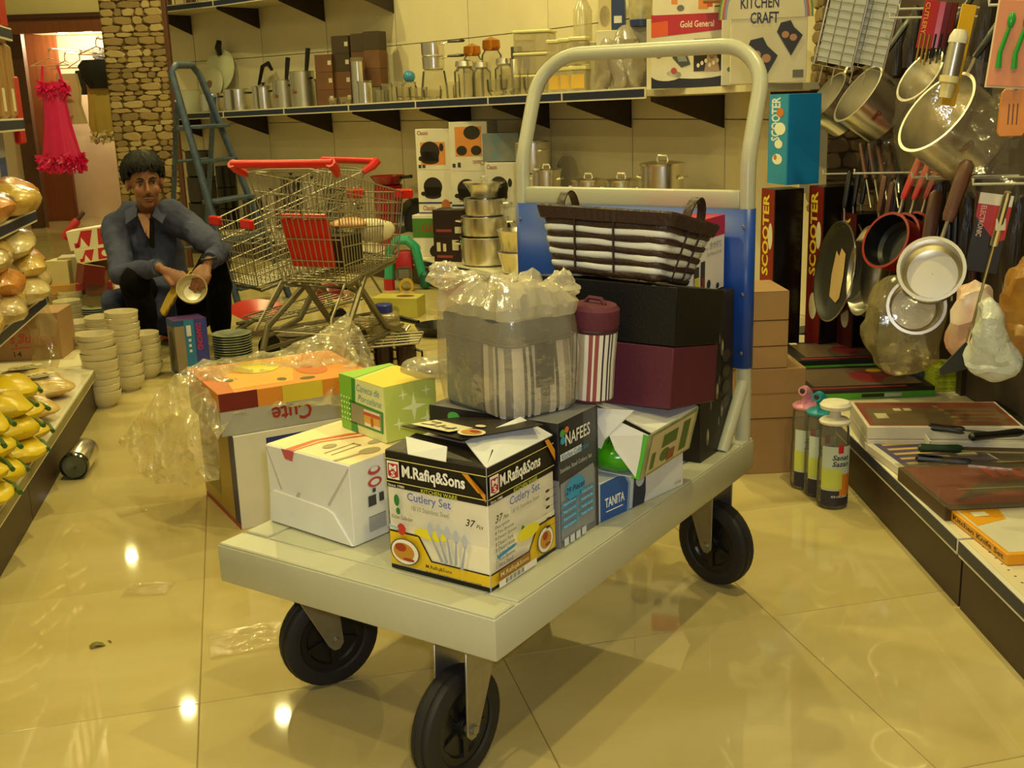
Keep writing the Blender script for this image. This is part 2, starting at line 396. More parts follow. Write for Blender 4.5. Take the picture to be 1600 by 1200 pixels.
def caster(x, y, ang, off=.0):
    """x,y of the wheel contact in trolley frame; ang = direction of rolling"""
    R_, w_ = .1, .044
    e = MB(); Mx = Matrix.Rotation(ang, 3, 'Z') @ Matrix.Rotation(PI/2, 3, 'Y')
    c0 = V((x, y, R_)); roll = Matrix.Rotation(ang, 3, 'Z') @ V((0, 1, 0)); axl = Matrix.Rotation(ang, 3, 'Z') @ V((1, 0, 0))
    top = c0 + roll*off
    # fork: yoke plate + two tapering cheeks
    f = MB(); zt = ZT-TH; top = V((top.x, top.y, 0)); Z = V((0, 0, 1))
    f.obox(top+Z*(zt-.006), axl, roll, Z, .05, .055, .006)
    f.obox(top+Z*(zt-.022), axl, roll, Z, .036, .045, .010)
    for s in (-1, 1):
        o_ = axl*(s*.031)
        f.prism([top+o_+roll*.05+Z*(zt-.02), top+o_-roll*.05+Z*(zt-.02), c0+o_-roll*.016-Z*.006, c0+o_-roll*.006-Z*.018, c0+o_+roll*.006-Z*.018, c0+o_+roll*.016-Z*.006], axl*(s*.004))
    fk = f.build('caster_fork', ZINC, trol, bevel=.0012)
    t = MB().lathe([(.066, -w_/2+.004), (.07, -w_/2), (.088, -w_/2), (.0965, -w_/2+.004), (.0985, -.012), (.0972, -.011), (.0972, -.006), (.1, -.005), (.1, .005), (.0972, .006), (.0972, .011), (.0985, .012), (.0965, w_/2-.004), (.088, w_/2), (.07, w_/2), (.066, w_/2-.004)], 36, c0, Mx)
    t.build('tyre', RUB, fk)
    h = MB().lathe([(.0, -.012), (.05, -.012), (.054, -w_/2+.006), (.067, -w_/2+.005), (.067, w_/2-.005), (.054, w_/2-.006), (.05, .012), (0, .012)], 30, c0, Mx)
    h.lathe([(.0, -.024), (.02, -.024), (.022, -.012), (.022, .012), (.02, .024), (0, .024)], 16, c0, Mx)
    for k in range(5):
        a = 2*PI*k/5; u = Mx @ V((math.cos(a), math.sin(a), 0))
        h.bar(c0+u*.018, c0+u*.056, .012, .034, axl)
    h.build('wheel_hub', HUBM, fk)
    MB().lathe([(0, -.041), (.008, -.041), (.008, -.036), (.011, -.036), (.011, .036), (.008, .036), (.008, .041), (0, .041)], 8, c0, Mx).build('axle_bolt', ZINC, fk)
RI = Matrix.Rotation(BY, 3, 'Z')
def loc(Pw): return RI @ (V(Pw)-TCEN)
wq = loc(az(520, 1064)); caster(wq.x, wq.y, -.41, -.045)
wq = loc(az(1117, 909)); caster(wq.x, wq.y, 1.27, .03)
wq = loc(az(718, 1213)); caster(wq.x, wq.y, -.04, .04)
caster(-hw+.07, TL-.13, .3, .04)
# handle: bent tube
zb, zt, kb, rc = .965, 1.2, .095, .105
xr = hw-.019; yp = TL-.021
def hp(z): return yp + kb*max(0, (z-zb))/(zt-zb)
pts = [(-xr, yp, ZT-.004), (-xr, yp, zb-.03), (-xr, hp(zb)+.003, zb), (-xr, hp(zb+.03), zb+.03)]
tilt = V((0, kb, zt-zb)).normalized()
top = V((0, hp(zt), zt)); lin_ = []
for i in range(9):
    a = PI/2*i/8; c_ = V((-xr+rc, 0, 0)) + top - tilt*rc
    lin_.append(c_ + V((-rc*math.cos(a), 0, 0)) + tilt*(rc*math.sin(a)))
half = [V(p) for p in pts] + lin_
full = half + [V((-p.x, p.y, p.z)) for p in reversed(half)]
MB().tube(full, .0168, 16).build('handle', TM, trol, smooth=60)
MB().box((-xr+.012, yp-.014, .860), (xr-.012, yp+.014, .900)).build('crossbar', TM, trol, bevel=.006, bseg=2)
BLUE = mat('blue_sheet', '#14409c', .38, var=.04, scale=6)
bpl = MB()
def bpf(u):
    # front sheet lapped round both posts
    if u < .06: a = -PI/2 - .4 + (u/.06)*(PI/2+.4); return V((-xr+.0185*math.sin(a)*1.0, yp-.0185*math.cos(a), 0))
    if u > .94: a = ((u-.94)/.06)*(PI/2+.4); return V((xr+.0185*math.sin(a), yp-.0185*math.cos(a), 0))
    return V((-xr+2*xr*(u-.06)/.88, yp-.0185, 0))
us_ = [i*.0075 for i in range(9)]+[.06+.88*i/12 for i in range(13)]+[.94+.0075*i for i in range(1, 9)]
vs_ = [bpf(min(1, u)) for u in us_]; n_ = len(vs_)
bpl.add([v+V((0, 0, .515)) for v in vs_]+[v+V((0, 0, .862)) for v in vs_], [(i, i+1, n_+i+1, n_+i) for i in range(n_-1)])
bpo = bpl.build('blue_panel', BLUE, trol); sm = bpo.modifiers.new('solid', 'SOLIDIFY'); sm.thickness = .0015
for x in (-xr, xr):
    for z in (.55, .68, .825):
        MB().ell((x, yp-.0195, z), (.004, .002, .004), 8, 4).build('rivet', CHROME, bpo)
for s in (-1, 1):
    MB().tube([(s*xr*.985, yp-.105, ZT-.002), (s*xr, yp-.012, ZT+.12), (s*xr, yp-.006, ZT+.135)], .0140, 12).build('brace', TM, trol, smooth=60)
# ================================================================ GOODS ON THE TROLLEY
def rrect(w, d, r, n=6):
    """rounded rectangle outline, counter-clockwise from front-left"""
    pts = []
    for (cx, cy, a0) in ((w/2-r, -d/2+r, -PI/2), (w/2-r, d/2-r, 0), (-w/2+r, d/2-r, PI/2), (-w/2+r, -d/2+r, PI)):
        for i in range(n+1):
            a = a0+PI/2*i/n; pts.append((cx+r*math.cos(a), cy+r*math.sin(a)))
    return pts
def resamp(pts, n):
    pts = [V((*p, 0)) for p in pts]; L_ = [(pts[(i+1) % len(pts)]-pts[i]).length for i in range(len(pts))]; tot = sum(L_); out = []
    i = 0; acc = 0
    for k in range(n):
        t = tot*k/n
        while acc+L_[i] < t: acc += L_[i]; i += 1
        out.append(pts[i].lerp(pts[(i+1) % len(pts)], (t-acc)/max(1e-9, L_[i])))
    return out
def nz(p, s, a): return noise.noise_vector(V(p)*s)*a
# ---- cutlery set carton, its lid open
w, d, h = .200, .195, .205
o, F = carton('cutlery_box', 'open cutlery set carton with spoons pictured on it, front of the trolley', 'box', tr(.074+d/2, .058+w/2, ZT), -BY, (w, d, h), '#e2dcc6')
K = '#14110d'
for fc, s0 in (('F', 0), ('R', 1)):
    f = F[fc]
    pr(o, f, '#efe7c9', [Q(0, .0, 1, .36)], 'print')
    pr(o, f, K, [Q(0, .70, 1, 1)], 'print')
    pr(o, f, '#e9c21f', [[(0, .04), (1, .04), (1, .13), (.42, .13), (.30, .32), (0, .32)]] if fc == 'F' else [[(0, .03), (1, .03), (1, .30), (.72, .30), (.58, .13), (0, .13)]], 'print')
    pr(o, f, K, [Q(0, 0, 1, .035), [(0, .32), (.30, .32), (.42, .13), (1, .13), (1, .142), (.43, .142), (.31, .335), (0, .335)]] if fc == 'F' else [Q(0, 0, 1, .03), [(1, .30), (.72, .30), (.58, .13), (0, .13), (0, .142), (.57, .142), (.71, .315), (1, .315)]], 'print')
    pr(o, f, '#e6d98a', [Q(0, .745, 1, .752), Q(0, .935, 1, .942)], 'print')
    pr(o, f, '#f4f1e6', [T('M.Rafiq&Sons', .17, .775, .80 if fc == 'F' else .78, .905, bold=.03)])
    pr(o, f, '#c8cf3c', [T('KITCHEN WARE', .36, .706, .72, .738)])
    pr(o, f, '#efe9d8', [Q(.02, .775, .145, .925), T('Since 1980', .02, .712, .19, .733)], 'print')
    pr(o, f, '#b02a35', [[(.03, .80), (.082, .782), (.135, .80), (.135, .905), (.03, .905)]], 'print')
    pr(o, f, '#f4f1e6', [T('M', .045, .845, .12, .895, bold=.02), T('S', .06, .795, .105, .84, bold=.02)])
    pr(o, f, '#d98f1c', [[(.78, .935), (.84, .935), (1, .735), (1, .80), (.93, .80)]] if fc == 'F' else [[(.84, 1), (.90, 1), (1, .88), (1, .79)]], 'print')
    pr(o, f, '#5a6ac0', [T('Cutlery Set', .22, .60, .66, .69) if fc == 'F' else T('Cutlery Set', .28, .60, .74, .69)])
    pr(o, f, '#8c8f86', [T('18/10 Stainless Steel', .26, .545, .64, .585) if fc == 'F' else T('18/10 Stainless Steel', .3, .55, .72, .585)])
    pr(o, f, '#2a2222', [T('37', .80, .515, .90, .575, shear=.3), T('Pcs', .905, .515, .97, .545, shear=.3)] if fc == 'F' else
       [T('37', .06, .545, .17, .605, shear=.3), T('Pcs', .175, .545, .25, .575, shear=.3)] + [T(q, .05, y, x1, y+.032, bold=0, shear=.2) for q, y, x1 in
        (('Description', .49, .26), ('8 Tea Spoons', .445, .32), ('8 Desert Spoons', .40, .36), ('8 Desert Fork', .355, .31), ('8 Desert Knife', .31, .33), ('2 Table Spoons', .265, .36), ('2 Rice Spoons', .22, .33), ('1 Wire Stand', .175, .30))])
    pr(o, f, '#6d5c3a', [E(.17 if fc == 'F' else .80, .175 if fc == 'F' else .165, .155 if fc == 'F' else .13, .115, 24)], 'print')
    pr(o, f, '#f1ecdc', [E(.17 if fc == 'F' else .80, .175 if fc == 'F' else .165, .14 if fc == 'F' else .118, .105, 24)], 'print')
    pr(o, f, '#c58a2a', [E(.16 if fc == 'F' else .80, .175 if fc == 'F' else .165, .11 if fc == 'F' else .09, .075)], 'print')
    pr(o, f, '#a33a1c', [E(.13, .21, .06, .035), E(.21, .115, .06, .014)] if fc == 'F' else [E(.79, .2, .04, .035), E(.83, .12, .045, .014)], 'print')
    pr(o, f, '#2f7a3a', [E(.12, .61, .028, .05), E(.13, .52, .022, .03)] if fc == 'F' else [E(.44, .375, .025, .035)], 'print')
    if fc == 'F':
        pr(o, f, '#c0392b', [E(.155, .37, .045, .05)], 'print')
        pr(o, f, '#9dbccf', [[(.03, .375), (.13, .36), (.12, .385), (.03, .395)]], 'print')
        pr(o, f, '#6a6459', [T('Kitchen Collection', .06, .455, .28, .49, shear=.3)])
        pr(o, f, '#e8dc30', [E(.46, .38, .17, .045)], 'print')
        pr(o, f, '#b7bccb', [E(.46+.085*i, .43-.02*max(0, i-2), .028, .058) for i in range(5)], 'print')
        pr(o, f, '#9fa6b8', [[(.455+.085*i, .38), (.467+.085*i, .38), (.585+.045*i, .18), (.555+.045*i, .17)] for i in range(4)]+[[(.80, .35), (.81, .35), (.775, .15), (.745, .15)]], 'print')
        pr(o, f, '#2a2410', [T('M.Rafiq&Sons', .40, .085, .66, .125), T('Railway Road Wazirabad: 055 6600498', .40, .05, .95, .072, bold=0)])
    else:
        pr(o, f, '#e8dc30', [E(.52, .33, .17, .06)], 'print')
        pr(o, f, '#3a3530', [E(.83, .58-.07*i-.03*(i > 2), .035, .012) for i in range(5)]+[Q(.86, .579-.07*i-.03*(i > 2), .97, .582-.07*i-.03*(i > 2)) for i in range(5)], 'print')
        pr(o, f, '#2a8cc9', [[(.04, .26), (.30, .28), (.32, .31), (.05, .29)]], 'print')
        pr(o, f, '#9b6a1d', [[(.05, .075), (.53, .075), (.53, .16), (.05, .16)]], 'print')
        pr(o, f, '#e7d8a0', [T('M.Rafiq&Sons', .08, .09, .5, .14)])
        pr(o, f, '#e9e6db', [Q(.05, .02, .62, .075)], 'print')
        pr(o, f, K, [Q(.15+.02*i, .03, .15+.02*i+(.006 if i % 3 else .012), .07) for i in range(14)], 'print')
dark = mat('dark_print_card', '#2b241b', .4); cardw = mat('white_card_inside', '#d9d9d6', .5)
def flap(root, pts, m_, th=.0016, name='lid_flap'):
    pts = [V(p) for p in pts]; n = (pts[1]-pts[0]).cross(pts[-1]-pts[0]).normalized()
    return MB().prism(pts, n*th).build(name, m_, root, smooth=0)
flap(o, [(-w/2, -d/2, h), (w/2, -d/2, h), (w/2-.02, -d/2+.05, h+.012), (-w/2+.03, -d/2+.045, h+.02)], dark)
flap(o, [(w/2, -d/2, h), (w/2, d/2, h), (w/2-.05, d/2-.02, h+.03), (w/2-.06, -d/2+.03, h+.026)], cardw)
flap(o, [(-w/2+.02, -d/2+.03, h+.018), (w/2-.075, -d/2+.002, h+.024), (w/2-.065, -d/2-.016, h+.006), (-w/2+.05, -d/2-.004, h+.002)], cardw)
lf = flap(o, [(-w/2+.004, -d/2+.04, h+.030), (w/2-.055, -d/2+.015, h+.034), (w/2+.002, d/2-.03, h+.026), (w/2-.06, d/2, h+.022), (-w/2, d/2, h+.004)], dark)
lp = Face((-w/2+.02, -d/2+.045, h+.0335), (w*.70, -.02, .003), (-.005, .09, -.012)); lp.n = V((0, -.15, 1))
pr(o, lp, '#e4d9b4', [[(0, .0), (.62, .0), (.7, .65), (.06, .7)]], 'paper_note', eps=.002)
pr(o, lp, '#2b2b33', [[(.08, .15), (.3, .22), (.3, .26), (.08, .2)], [(.32, .15), (.36, .4), (.39, .4), (.35, .15)], [(.4, .2), (.58, .24), (.58, .28), (.4, .25)], [(.1, .45), (.25, .5), (.25, .54), (.1, .5)], [(.2, .2), (.23, .5), (.25, .5), (.22, .2)], [(.5, .1), (.54, .4), (.57, .38), (.52, .1)]], 'handwriting', eps=.003)
pr(o, lp, '#e7e0c8', [E(.86, .25, .17, .30, 22)], 'print', eps=.0035)
pr(o, lp, '#c98f2c', [E(.86, .25, .13, .22, 18)], 'print', eps=.0042)
pr(o, lp, '#a8402a', [E(.88, .32, .07, .09)], 'print', eps=.005)
pr(o, lp, '#e6d7c0', [E(.72, .85, .07, .11)], 'print', eps=.0035)
# ---- white carton with folded end flap
w, d, h = .225, .19, .15
c0 = tr(.107, .371, ZT); rz = -BY-.10; ux = V((math.cos(rz), math.sin(rz), 0)); uy = V((-math.sin(rz), math.cos(rz), 0))
o, F = carton('white_carton', 'white carton with a creased end flap and cutlery drawn on its lid', 'box', c0-ux*w/2+uy*d/2, rz, (w, d, h), '#dcdcda')
cw = mat('white_coated_card', '#e2e2e0', .4, bump=.02, bscale=25)
MB().prism([(-w*.42, -d/2, h*.44), (w*.22, -d/2, h*.40), (w*.30, -d/2, h*.36), (w*.5, -d/2, .002), (-w*.5, -d/2, .002), (-w*.47, -d/2, h*.38)], (0, -.005, 0)).build('end_flap', cw, o, bevel=.001)
f = F['F']
pr(o, f, '#b9b5ad', [[(0, .97), (.012, .97), (.17, .46), (.15, .46)], [(.99, .97), (.998, .95), (.74, .42), (.72, .44)], [(.30, .36), (.36, .37), (.40, .49), (.37, .49)]], 'print')
pr(o, f, '#c2555a', [[(.2, 1), (.36, 1), (.33, .87), (.24, .88)]], 'print')
f = F['R']
pr(o, f, '#b84a40', [[(.62, .18), (.64, .18), (.64, .88), (1, .88), (1, .91), (.60, .91), (.60, .2)], Q(.6, .16, 1, .19)], 'print')
pr(o, f, '#6b6f78', [T('2 RICE SPOONS', .86, .28, .90, .80, 270), T('1 WIRE STAND', .76, .32, .80, .80, 270), T('2 SERVING SPOONS', .94, .22, .98, .82, 270), Q(.2, .1, .42, .29), T('Item Code', .46, .1, .5, .28, 270)])
pr(o, f, '#dcdcda', [Q(.2, .105+.012*i, .42, .11+.012*i) for i in range(15)], 'print')
pr(o, f, '#b84a40', [E(.3, .70, .09, .06), E(.3, .84, .08, .05)], 'print')
pr(o, f, '#dcdcda', [E(.3, .70, .055, .035), E(.3, .86, .05, .03)], 'print')
pr(o, f, '#3d3d40', [Q(.2, .42, .3, .55), Q(.34, .44, .4, .55), Q(.26, .58, .3, .63)], 'print')
f = F['T']
pr(o, f, '#f0dcae', [[(0, .02), (1, .02), (1, .98), (0, .98)]], 'print')
pr(o, f, '#d8642e', [[(.25, .0), (.32, .0), (.30, .35), (.45, .75), (.75, .98), (.6, .98), (.36, .7), (.25, .35)], [(.33, .0), (.35, .0), (.36, .35), (.55, .75), (.85, .96), (.8, .98), (.5, .75), (.33, .35)]], 'print')
pr(o, f, '#a99a78', [E(.86, .42, .07, .12), E(.97, .62, .03, .1), [(.84, .3), (.87, .3), (.84, .02), (.8, .02)], Q(.6, .12, .615, .5), Q(.68, .12, .695, .5), Q(.6, .48, .695, .5), E(.5, .3, .05, .08), E(.72, .7, .05, .14)], 'print')
pr(o, f, '#7b2d22', [T('KITCHEN PROMOTION', .35, .80, .85, .88, bold=0)])
# ---- green mug box with a cut-out window
w, d, h = .155, .115, .105
c0 = tr(.235, .392, ZT+.1515); rz = -BY-.30; ux = V((math.cos(rz), math.sin(rz), 0)); uy = V((-math.sin(rz), math.cos(rz), 0))
o, F = carton('mug_box', 'small green and yellow porcelain mug box on the white carton', 'box', c0-ux*w/2+uy*d/2, rz, (w, d, h), '#c3cf62')
f = F['F']
pr(o, f, '#dfe3a0', [Q(0, 0, 1, 1)], 'print')
pr(o, f, '#7cb83c', [[(0, 0), (.28, 0), (.26, .5), (.3, 1), (0, 1)]], 'print')
pr(o, f, '#2f8a30', [[(.22, 0), (.38, 0), (.34, .4), (.38, 1), (.30, 1), (.27, .5)], [(.2, .15), (.95, .15), (.97, .55), (.22, .58)]], 'print')
pr(o, f, '#8f8a70', [[(.24, .19), (.92, .19), (.93, .51), (.26, .54)]], 'window')
pr(o, f, '#e7dfc8', [Q(.55, .2, .9, .50)], 'mug')
pr(o, f, '#d3a13c', [Q(.55, .26, .9, .40)], 'mug_band')
pr(o, f, '#b8452c', [Q(.55, .40, .9, .46), Q(.7, .22, .75, .38)], 'mug_band')
pr(o, f, '#4d7fae', [T('Caneca de', .42, .80, .92, .93, shear=.3, bold=0), T('Porcelana', .44, .62, .95, .74, shear=.3, bold=0)])
pr(o, f, '#e4f0b8', [Q(.05+.06*(i % 4), .2+.1*(i//4), .075+.06*(i % 4), .235+.1*(i//4)) for i in range(20)], 'print')
f = F['R']
def star(cx, cy, r, k=.25, n=4): return [(cx+(r if i % 2 == 0 else r*k)*math.cos(PI*i/n), cy+(r if i % 2 == 0 else r*k)*math.sin(PI*i/n)*1.1) for i in range(2*n)]
pr(o, f, '#eef0b0', [star(.55, .55, .25), star(.8, .3, .15), star(.35, .8, .1), star(.8, .8, .1), star(.25, .3, .12)], 'print')
f = F['T']
pr(o, f, '#e2c93a', [[(.45, 0), (1, 0), (1, 1), (.15, 1)]], 'print')
pr(o, f, '#8fc43c', [[(0, 0), (.35, 0), (.1, 1), (0, 1)]], 'print')
# ---- NAFEES cutlery carton
w, d, h = .27, .135, .225
o, F = carton('grey_cutlery_carton', 'dark grey 29-piece cutlery carton behind the open cutlery box', 'box', tr(.274+d/2, .05+w/2, ZT), -BY, (w, d, h), '#77787c')
f = F['R']
pr(o, f, '#3e3f44', [Q(0, .5, 1, 1), Q(.93, 0, 1, 1)], 'print')
pr(o, f, '#17171a', [Q(0, .70, .62, 1)], 'print')
pr(o, f, '#8e939b', [[(.02, .06), (.86, .06), (.88, .1), (.88, .52), (.85, .55), (.02, .52)]], 'print')
pr(o, f, '#f2f0ea', [T('NAFEES', .16, .80, .78, .90, bold=.01)])
pr(o, f, '#d5dade', [Q(.02, .70, .55, .755)], 'print')
pr(o, f, '#3f7fb6', [T('Kitchen Collection', .06, .705, .72, .75)])
pr(o, f, '#c9ccd2', [T('Stainless Steel Cutlery Set', .0, .60, .80, .645, bold=0)])
pr(o, f, '#3a9ad4', [E(.36, .44, .25, .09, 20)]+[Q(.02, .33-.06*i, .42, .365-.06*i) for i in range(4)]+[Q(.47, .35-.06*i, .84, .385-.06*i) for i in range(4)], 'print')
pr(o, f, '#1d2a38', [T('29 Pieces', .12, .415, .6, .465, shear=.3)])
pr(o, f, '#d7dbe0', [T('Spoon', .05, .337-.06*i, .35, .358-.06*i, bold=0) for i in range(4)]+[T('Table Knife', .5, .357-.06*i, .8, .378-.06*i, bold=0) for i in range(4)])
pr(o, f, '#d7dbe0', [Q(.05+.15*i, .015, .16+.15*i, .075) for i in range(4)], 'print')
pr(o, f, '#4aa24a', [E(.05, .92, .06, .03)], 'print'); pr(o, f, '#d9782f', [E(.15, .935, .05, .025)], 'print'); pr(o, f, '#2f9ad0', [E(.05, .865, .06, .03)], 'print')
f = F['F']
pr(o, f, '#1b1a1c', [Q(0, .55, 1, 1)], 'print'); pr(o, f, '#4aa24a', [E(.2, .93, .05, .04)], 'print')
# ---- TANITA scale box
w, d, h = .20, .262, .076; rz = -BY-.17; ux = V((math.cos(rz), math.sin(rz), 0)); uy = V((-math.sin(rz), math.cos(rz), 0))
o, F = carton('scale_box', 'flat white and blue kitchen scale box at the trolley edge', 'box', tr(.415, .050, ZT)-ux*w/2+uy*d/2, rz, (w, d, h), '#d9dde2')
f = F['R']
pr(o, f, '#2a5cab', [[(0, 0), (.30, 0), (.32, .7), (.28, .92), (.2, 1), (0, .96)]], 'print')
pr(o, f, '#8db4df', [[(.30, 0), (.325, 0), (.345, .7), (.30, .95), (.28, .92), (.32, .7)]], 'print')
pr(o, f, '#f1f3f6', [T('TANITA', .05, .32, .27, .56, bold=.03), Q(.06, .2, .25, .23)])
pr(o, f, '#23324f', [[(.36, .02), (.50, .02), (.52, .3), (.52, .93), (.39, .97)]], 'print')
pr(o, f, '#b9c5d6', [E(.45, .68, .05, .18)], 'print')
pr(o, f, '#a08a8a', [T('KD-400', .88, .12, .96, .2)])
pr(o, F['T'], '#5b7fb5', [T('Premium Bathroom Scale', .95, .5, 1.0, .98, 270), T('Digital kitchen scale', .05, .02, .6, .07)])
# ---- opened carton with a green bag inside, lying on the scale box
t = thing('opened_carton', 'white-lined opened carton with a green bag bulging out, under the maroon box', 'box', tr(.462, -.006, ZT+.079), 0, rot=(0, 0, -BY))
Mt = Matrix.Rotation(.22, 3, 'Y'); L_, W_, H_ = .21, .16, .088
def q3(x, y, z): return Mt @ V((x-.0, y, z))
gpr = mat('green_print_card', '#6f8a4a', .45, col2='#b9b08a', scale=22)
def sheet(name, pts, m_, th=.002):
    return flap(t, pts, m_, th, name)
sheet('side_wall', [q3(0, 0, 0), q3(0, L_, 0), q3(0, L_, H_), q3(0, 0, H_)], gpr)
sheet('top_wall', [q3(0, .01, H_), q3(0, L_, H_), q3(-W_, L_, H_), q3(-W_, .05, H_)], cardw)
sheet('bottom_wall', [q3(0, 0, 0), q3(0, L_, 0), V((-W_, L_, .003)), V((-W_, 0, .003))], cardw)
sheet('side_wall', [V((-W_, .02, .0)), V((-W_, L_, .0)), V((-W_, L_, .095)), V((-W_, .02, .095))], cardw)
sheet('end_flap', [q3(0, -.002, H_), q3(-.004, -.004, .0), q3(-.046, -.03, .05), q3(-.062, -.03, .072), q3(-.055, -.02, .10)], cw)
sheet('end_flap', [V((-.088, -.024, .130)), V((-.088, -.026, .062)), V((-.060, -.032, .058)), V((-.052, -.032, .076)), V((-.004, -.012, .132))], cw)
MB().prism([q3(.001, -.003, H_), q3(.001, -.003, 0), q3(-.014, -.005, 0), q3(-.009, -.005, H_)], (0, -.001, 0)).build('green_edge', P('#58b43a'), t, smooth=0)
fs = Face(q3(.0028, 0, 0), Mt @ V((0, L_, 0)), Mt @ V((0, 0, H_)))
pr(t, fs, '#c9bd97', [Q(.06, .06, .94, .94)], 'print'); pr(t, fs, '#4c6b30', [Q(.12, .12, .2, .5), Q(.3, .5, .6, .8), E(.4, .3, .1, .15), Q(.7, .15, .85, .85)], 'print'); pr(t, fs, '#8a4a3a', [Q(.45, .1, .6, .35)], 'print')
gm = mat('green_plastic_bag', '#3f9c14', .22, bump=.15, bscale=18)
g = MB().ell((-.055, .036, .036), (.056, .062, .034), 22, 12)
g.v = [tuple(V(v)+nz(v, 14, .008)) for v in g.v]; g.build('green_bag', gm, t)
fb = Face((-.058, -.012, .060), (.03, 0, 0), (0, .018, .02)); pr(t, fb, '#15300a', [T('PE-LD', .0, 0, 1.2, .45), [(.0, .6), (.5, 1.2), (.62, 1.2), (.2, .6)]], eps=.004)
# ---- maroon and black gift boxes, sloping towards the handle
tilt_ = Matrix.Rotation(-BY, 4, 'Z') @ Matrix.Rotation(-.15, 4, 'X')
def sloped(name, label, cat, a_, l_, z_, dims, m_, rollx=0.):
    w, d, h = dims; o, F = carton(name, label, cat, (0, 0, 0), 0, dims, m_, bevel=.002)
    o.matrix_world = Matrix.Translation(tr(a_, l_, z_)) @ tilt_ @ Matrix.Rotation(rollx, 4, 'Y') @ Matrix.Translation((-w/2, d/2, 0)); return o, F
MAR = mat('maroon_card', '#55172e', .5, bump=.08, bscale=300); BLK = mat('black_leatherette', '#100f0c', .42, 0, .3, bump=.1, bscale=260)
def sidebox(name, label, m_, top, bot):
    """gift box with a splayed side, from its four top and four bottom corners"""
    c = sum(bot, V())/4; t = tag(MB().loft([[p-c for p in bot], [p-c for p in top]]).build(name, m_, bevel=.002, loc=c), label, 'box'); return t
Yf, Yl, Yr = 1.965, 2.06, 2.12
mid_ = [ay(845, 521, Yl), ay(1053, 543, Yf), ay(1122, 538, Yr), ay(925, 512, 2.24)]
sidebox('maroon_box', 'plain maroon gift box under the black gift box', MAR, [p-V((0, 0, .0008)) for p in mid_], [ay(862, 621, Yl), ay(1047, 640, Yf), ay(1116, 627, Yr), ay(940, 605, 2.24)])
sidebox('black_box', 'plain black gift box under the wicker basket', BLK, [ay(824, 428, Yl), ay(1059, 449, Yf), ay(1132, 453, Yr), ay(905, 428, 2.24)], [p+V((0, 0, .0008)) for p in mid_])
# ---- crystal glass carton and juicer carton against the blue panel
w, d, h = .32, .17, .345
o, F = carton('glassware_carton', 'tall black carton printed with hanging crystal drops, beside the handle post', 'box', tr(.81+d/2, .03+w/2, ZT), -BY, (w, d, h), '#181410')
f = F['R']
pr(o, f, '#6d6456', [E(.25+.2*(i % 3)+.04*math.sin(i*5), .92-.13*i, .045, .055) for i in range(7)]+[E(.3+.25*(i % 2), .85-.13*i, .02, .03) for i in range(6)], 'print')
pr(o, f, '#b3aa98', [E(.26+.2*(i % 3)+.04*math.sin(i*5), .93-.13*i, .02, .03) for i in range(7)], 'print')
pr(o, f, '#3a3424', [E(.75, .3+.1*i, .12, .04) for i in range(4)], 'print')
w, d, h = .21, .165, .155
o, F = carton('juicer_carton', 'white carton with red top picturing a juicer, behind the wicker basket', 'box', tr(.815+d/2, .055+w/2, ZT+.3465), -BY, (w, d, h), '#e3dcd6')
for k in 'FRT': pr(o, F[k], '#b5182b', [Q(0, .74 if k != 'T' else 0, 1, 1)], 'print')
f = F['R']; pr(o, f, '#8d8a8c', [T('EASY', .55, .62, .9, .67), T('THE JUICE', .2, .58, .9, .61, bold=0), T('EXTRACTOR', .45, .5, .9, .54, bold=0)])
pr(o, f, '#2b2a2c', [Q(.25, .12, .38, .45), Q(.05, .2, .2, .4), E(.5, .12, .06, .06), E(.78, .06, .05, .04)], 'print'); pr(o, f, '#c8c23c', [Q(.06, .08, .2, .26)], 'print'); pr(o, f, '#7c2f20', [Q(.27, .05, .37, .24)], 'print')
# ---- wicker basket: woven bands, wrapped rim, two handles
t = thing('wicker_basket', 'brown and white woven wicker basket with two loop handles, on the black box', 'basket'); BRW = mat('dark_brown_wicker', '#33201a', .42, bump=.3, bscale=90); WHW = mat('white_wicker', '#dcdcd6', .45)
t.matrix_world = Matrix.Translation(EYE.lerp(tr(.625, .03, .762), .948)+V((0, 0, .001))) @ tilt_ @ Matrix.Rotation(-.07, 4, 'X') @ Matrix.Rotation(.03, 4, 'Y') @ Matrix.Scale(.90, 4)
bw, bd, rw, rd, bh = .24, .155, .305, .225, .135        # bottom and rim sizes; local x runs left from the right corner
cx, cy = -.135, .085
def bring(v, bulge, n=40):
    w_, d_ = bw+(rw-bw)*v, bd+(rd-bd)*v
    return [V((p.x+cx, p.y+cy, bh*v)) for p in resamp(rrect(w_+bulge, d_+bulge, .012, 3), n)]
nb = 9
for i in range(nb):
    v0, v1 = i/nb*.8, (i+1)/nb*.8; wht = i % 2 == 1; n = 48; rings = []
    for (vv, bb) in ((v0, -.004), (v0, .0), (v0+.2*(v1-v0), .004), (v0+.8*(v1-v0), .004), (v1, .0), (v1, -.004)):
        rg = bring(vv, bb, n); wv = []
        for k, p in enumerate(rg):
            dirc = V((p.x-cx, p.y-cy, 0)).normalized(); wv.append(p+dirc*(.0022*math.sin(k*.9+(PI if wht else 0)))+V((0, 0, .0012*math.sin(k*.7+i))))
        rings.append(wv)
    MB().loft(rings, True, False).build('woven_band', WHW if wht else BRW, t, smooth=60)
for (p0, p1) in [((cx+s*.045 - .02, -1), 0) for s in (-1, 1)]:
    b_ = MB(); x = p0[0]; b_.bar((x, cy-bd/2-.004, 0.004), (x*1.0, cy-(bd+(rd-bd)*.8)/2-.005, bh*.8), .004, .003, (0, -1, 0)); b_.build('stake', BRW, t)
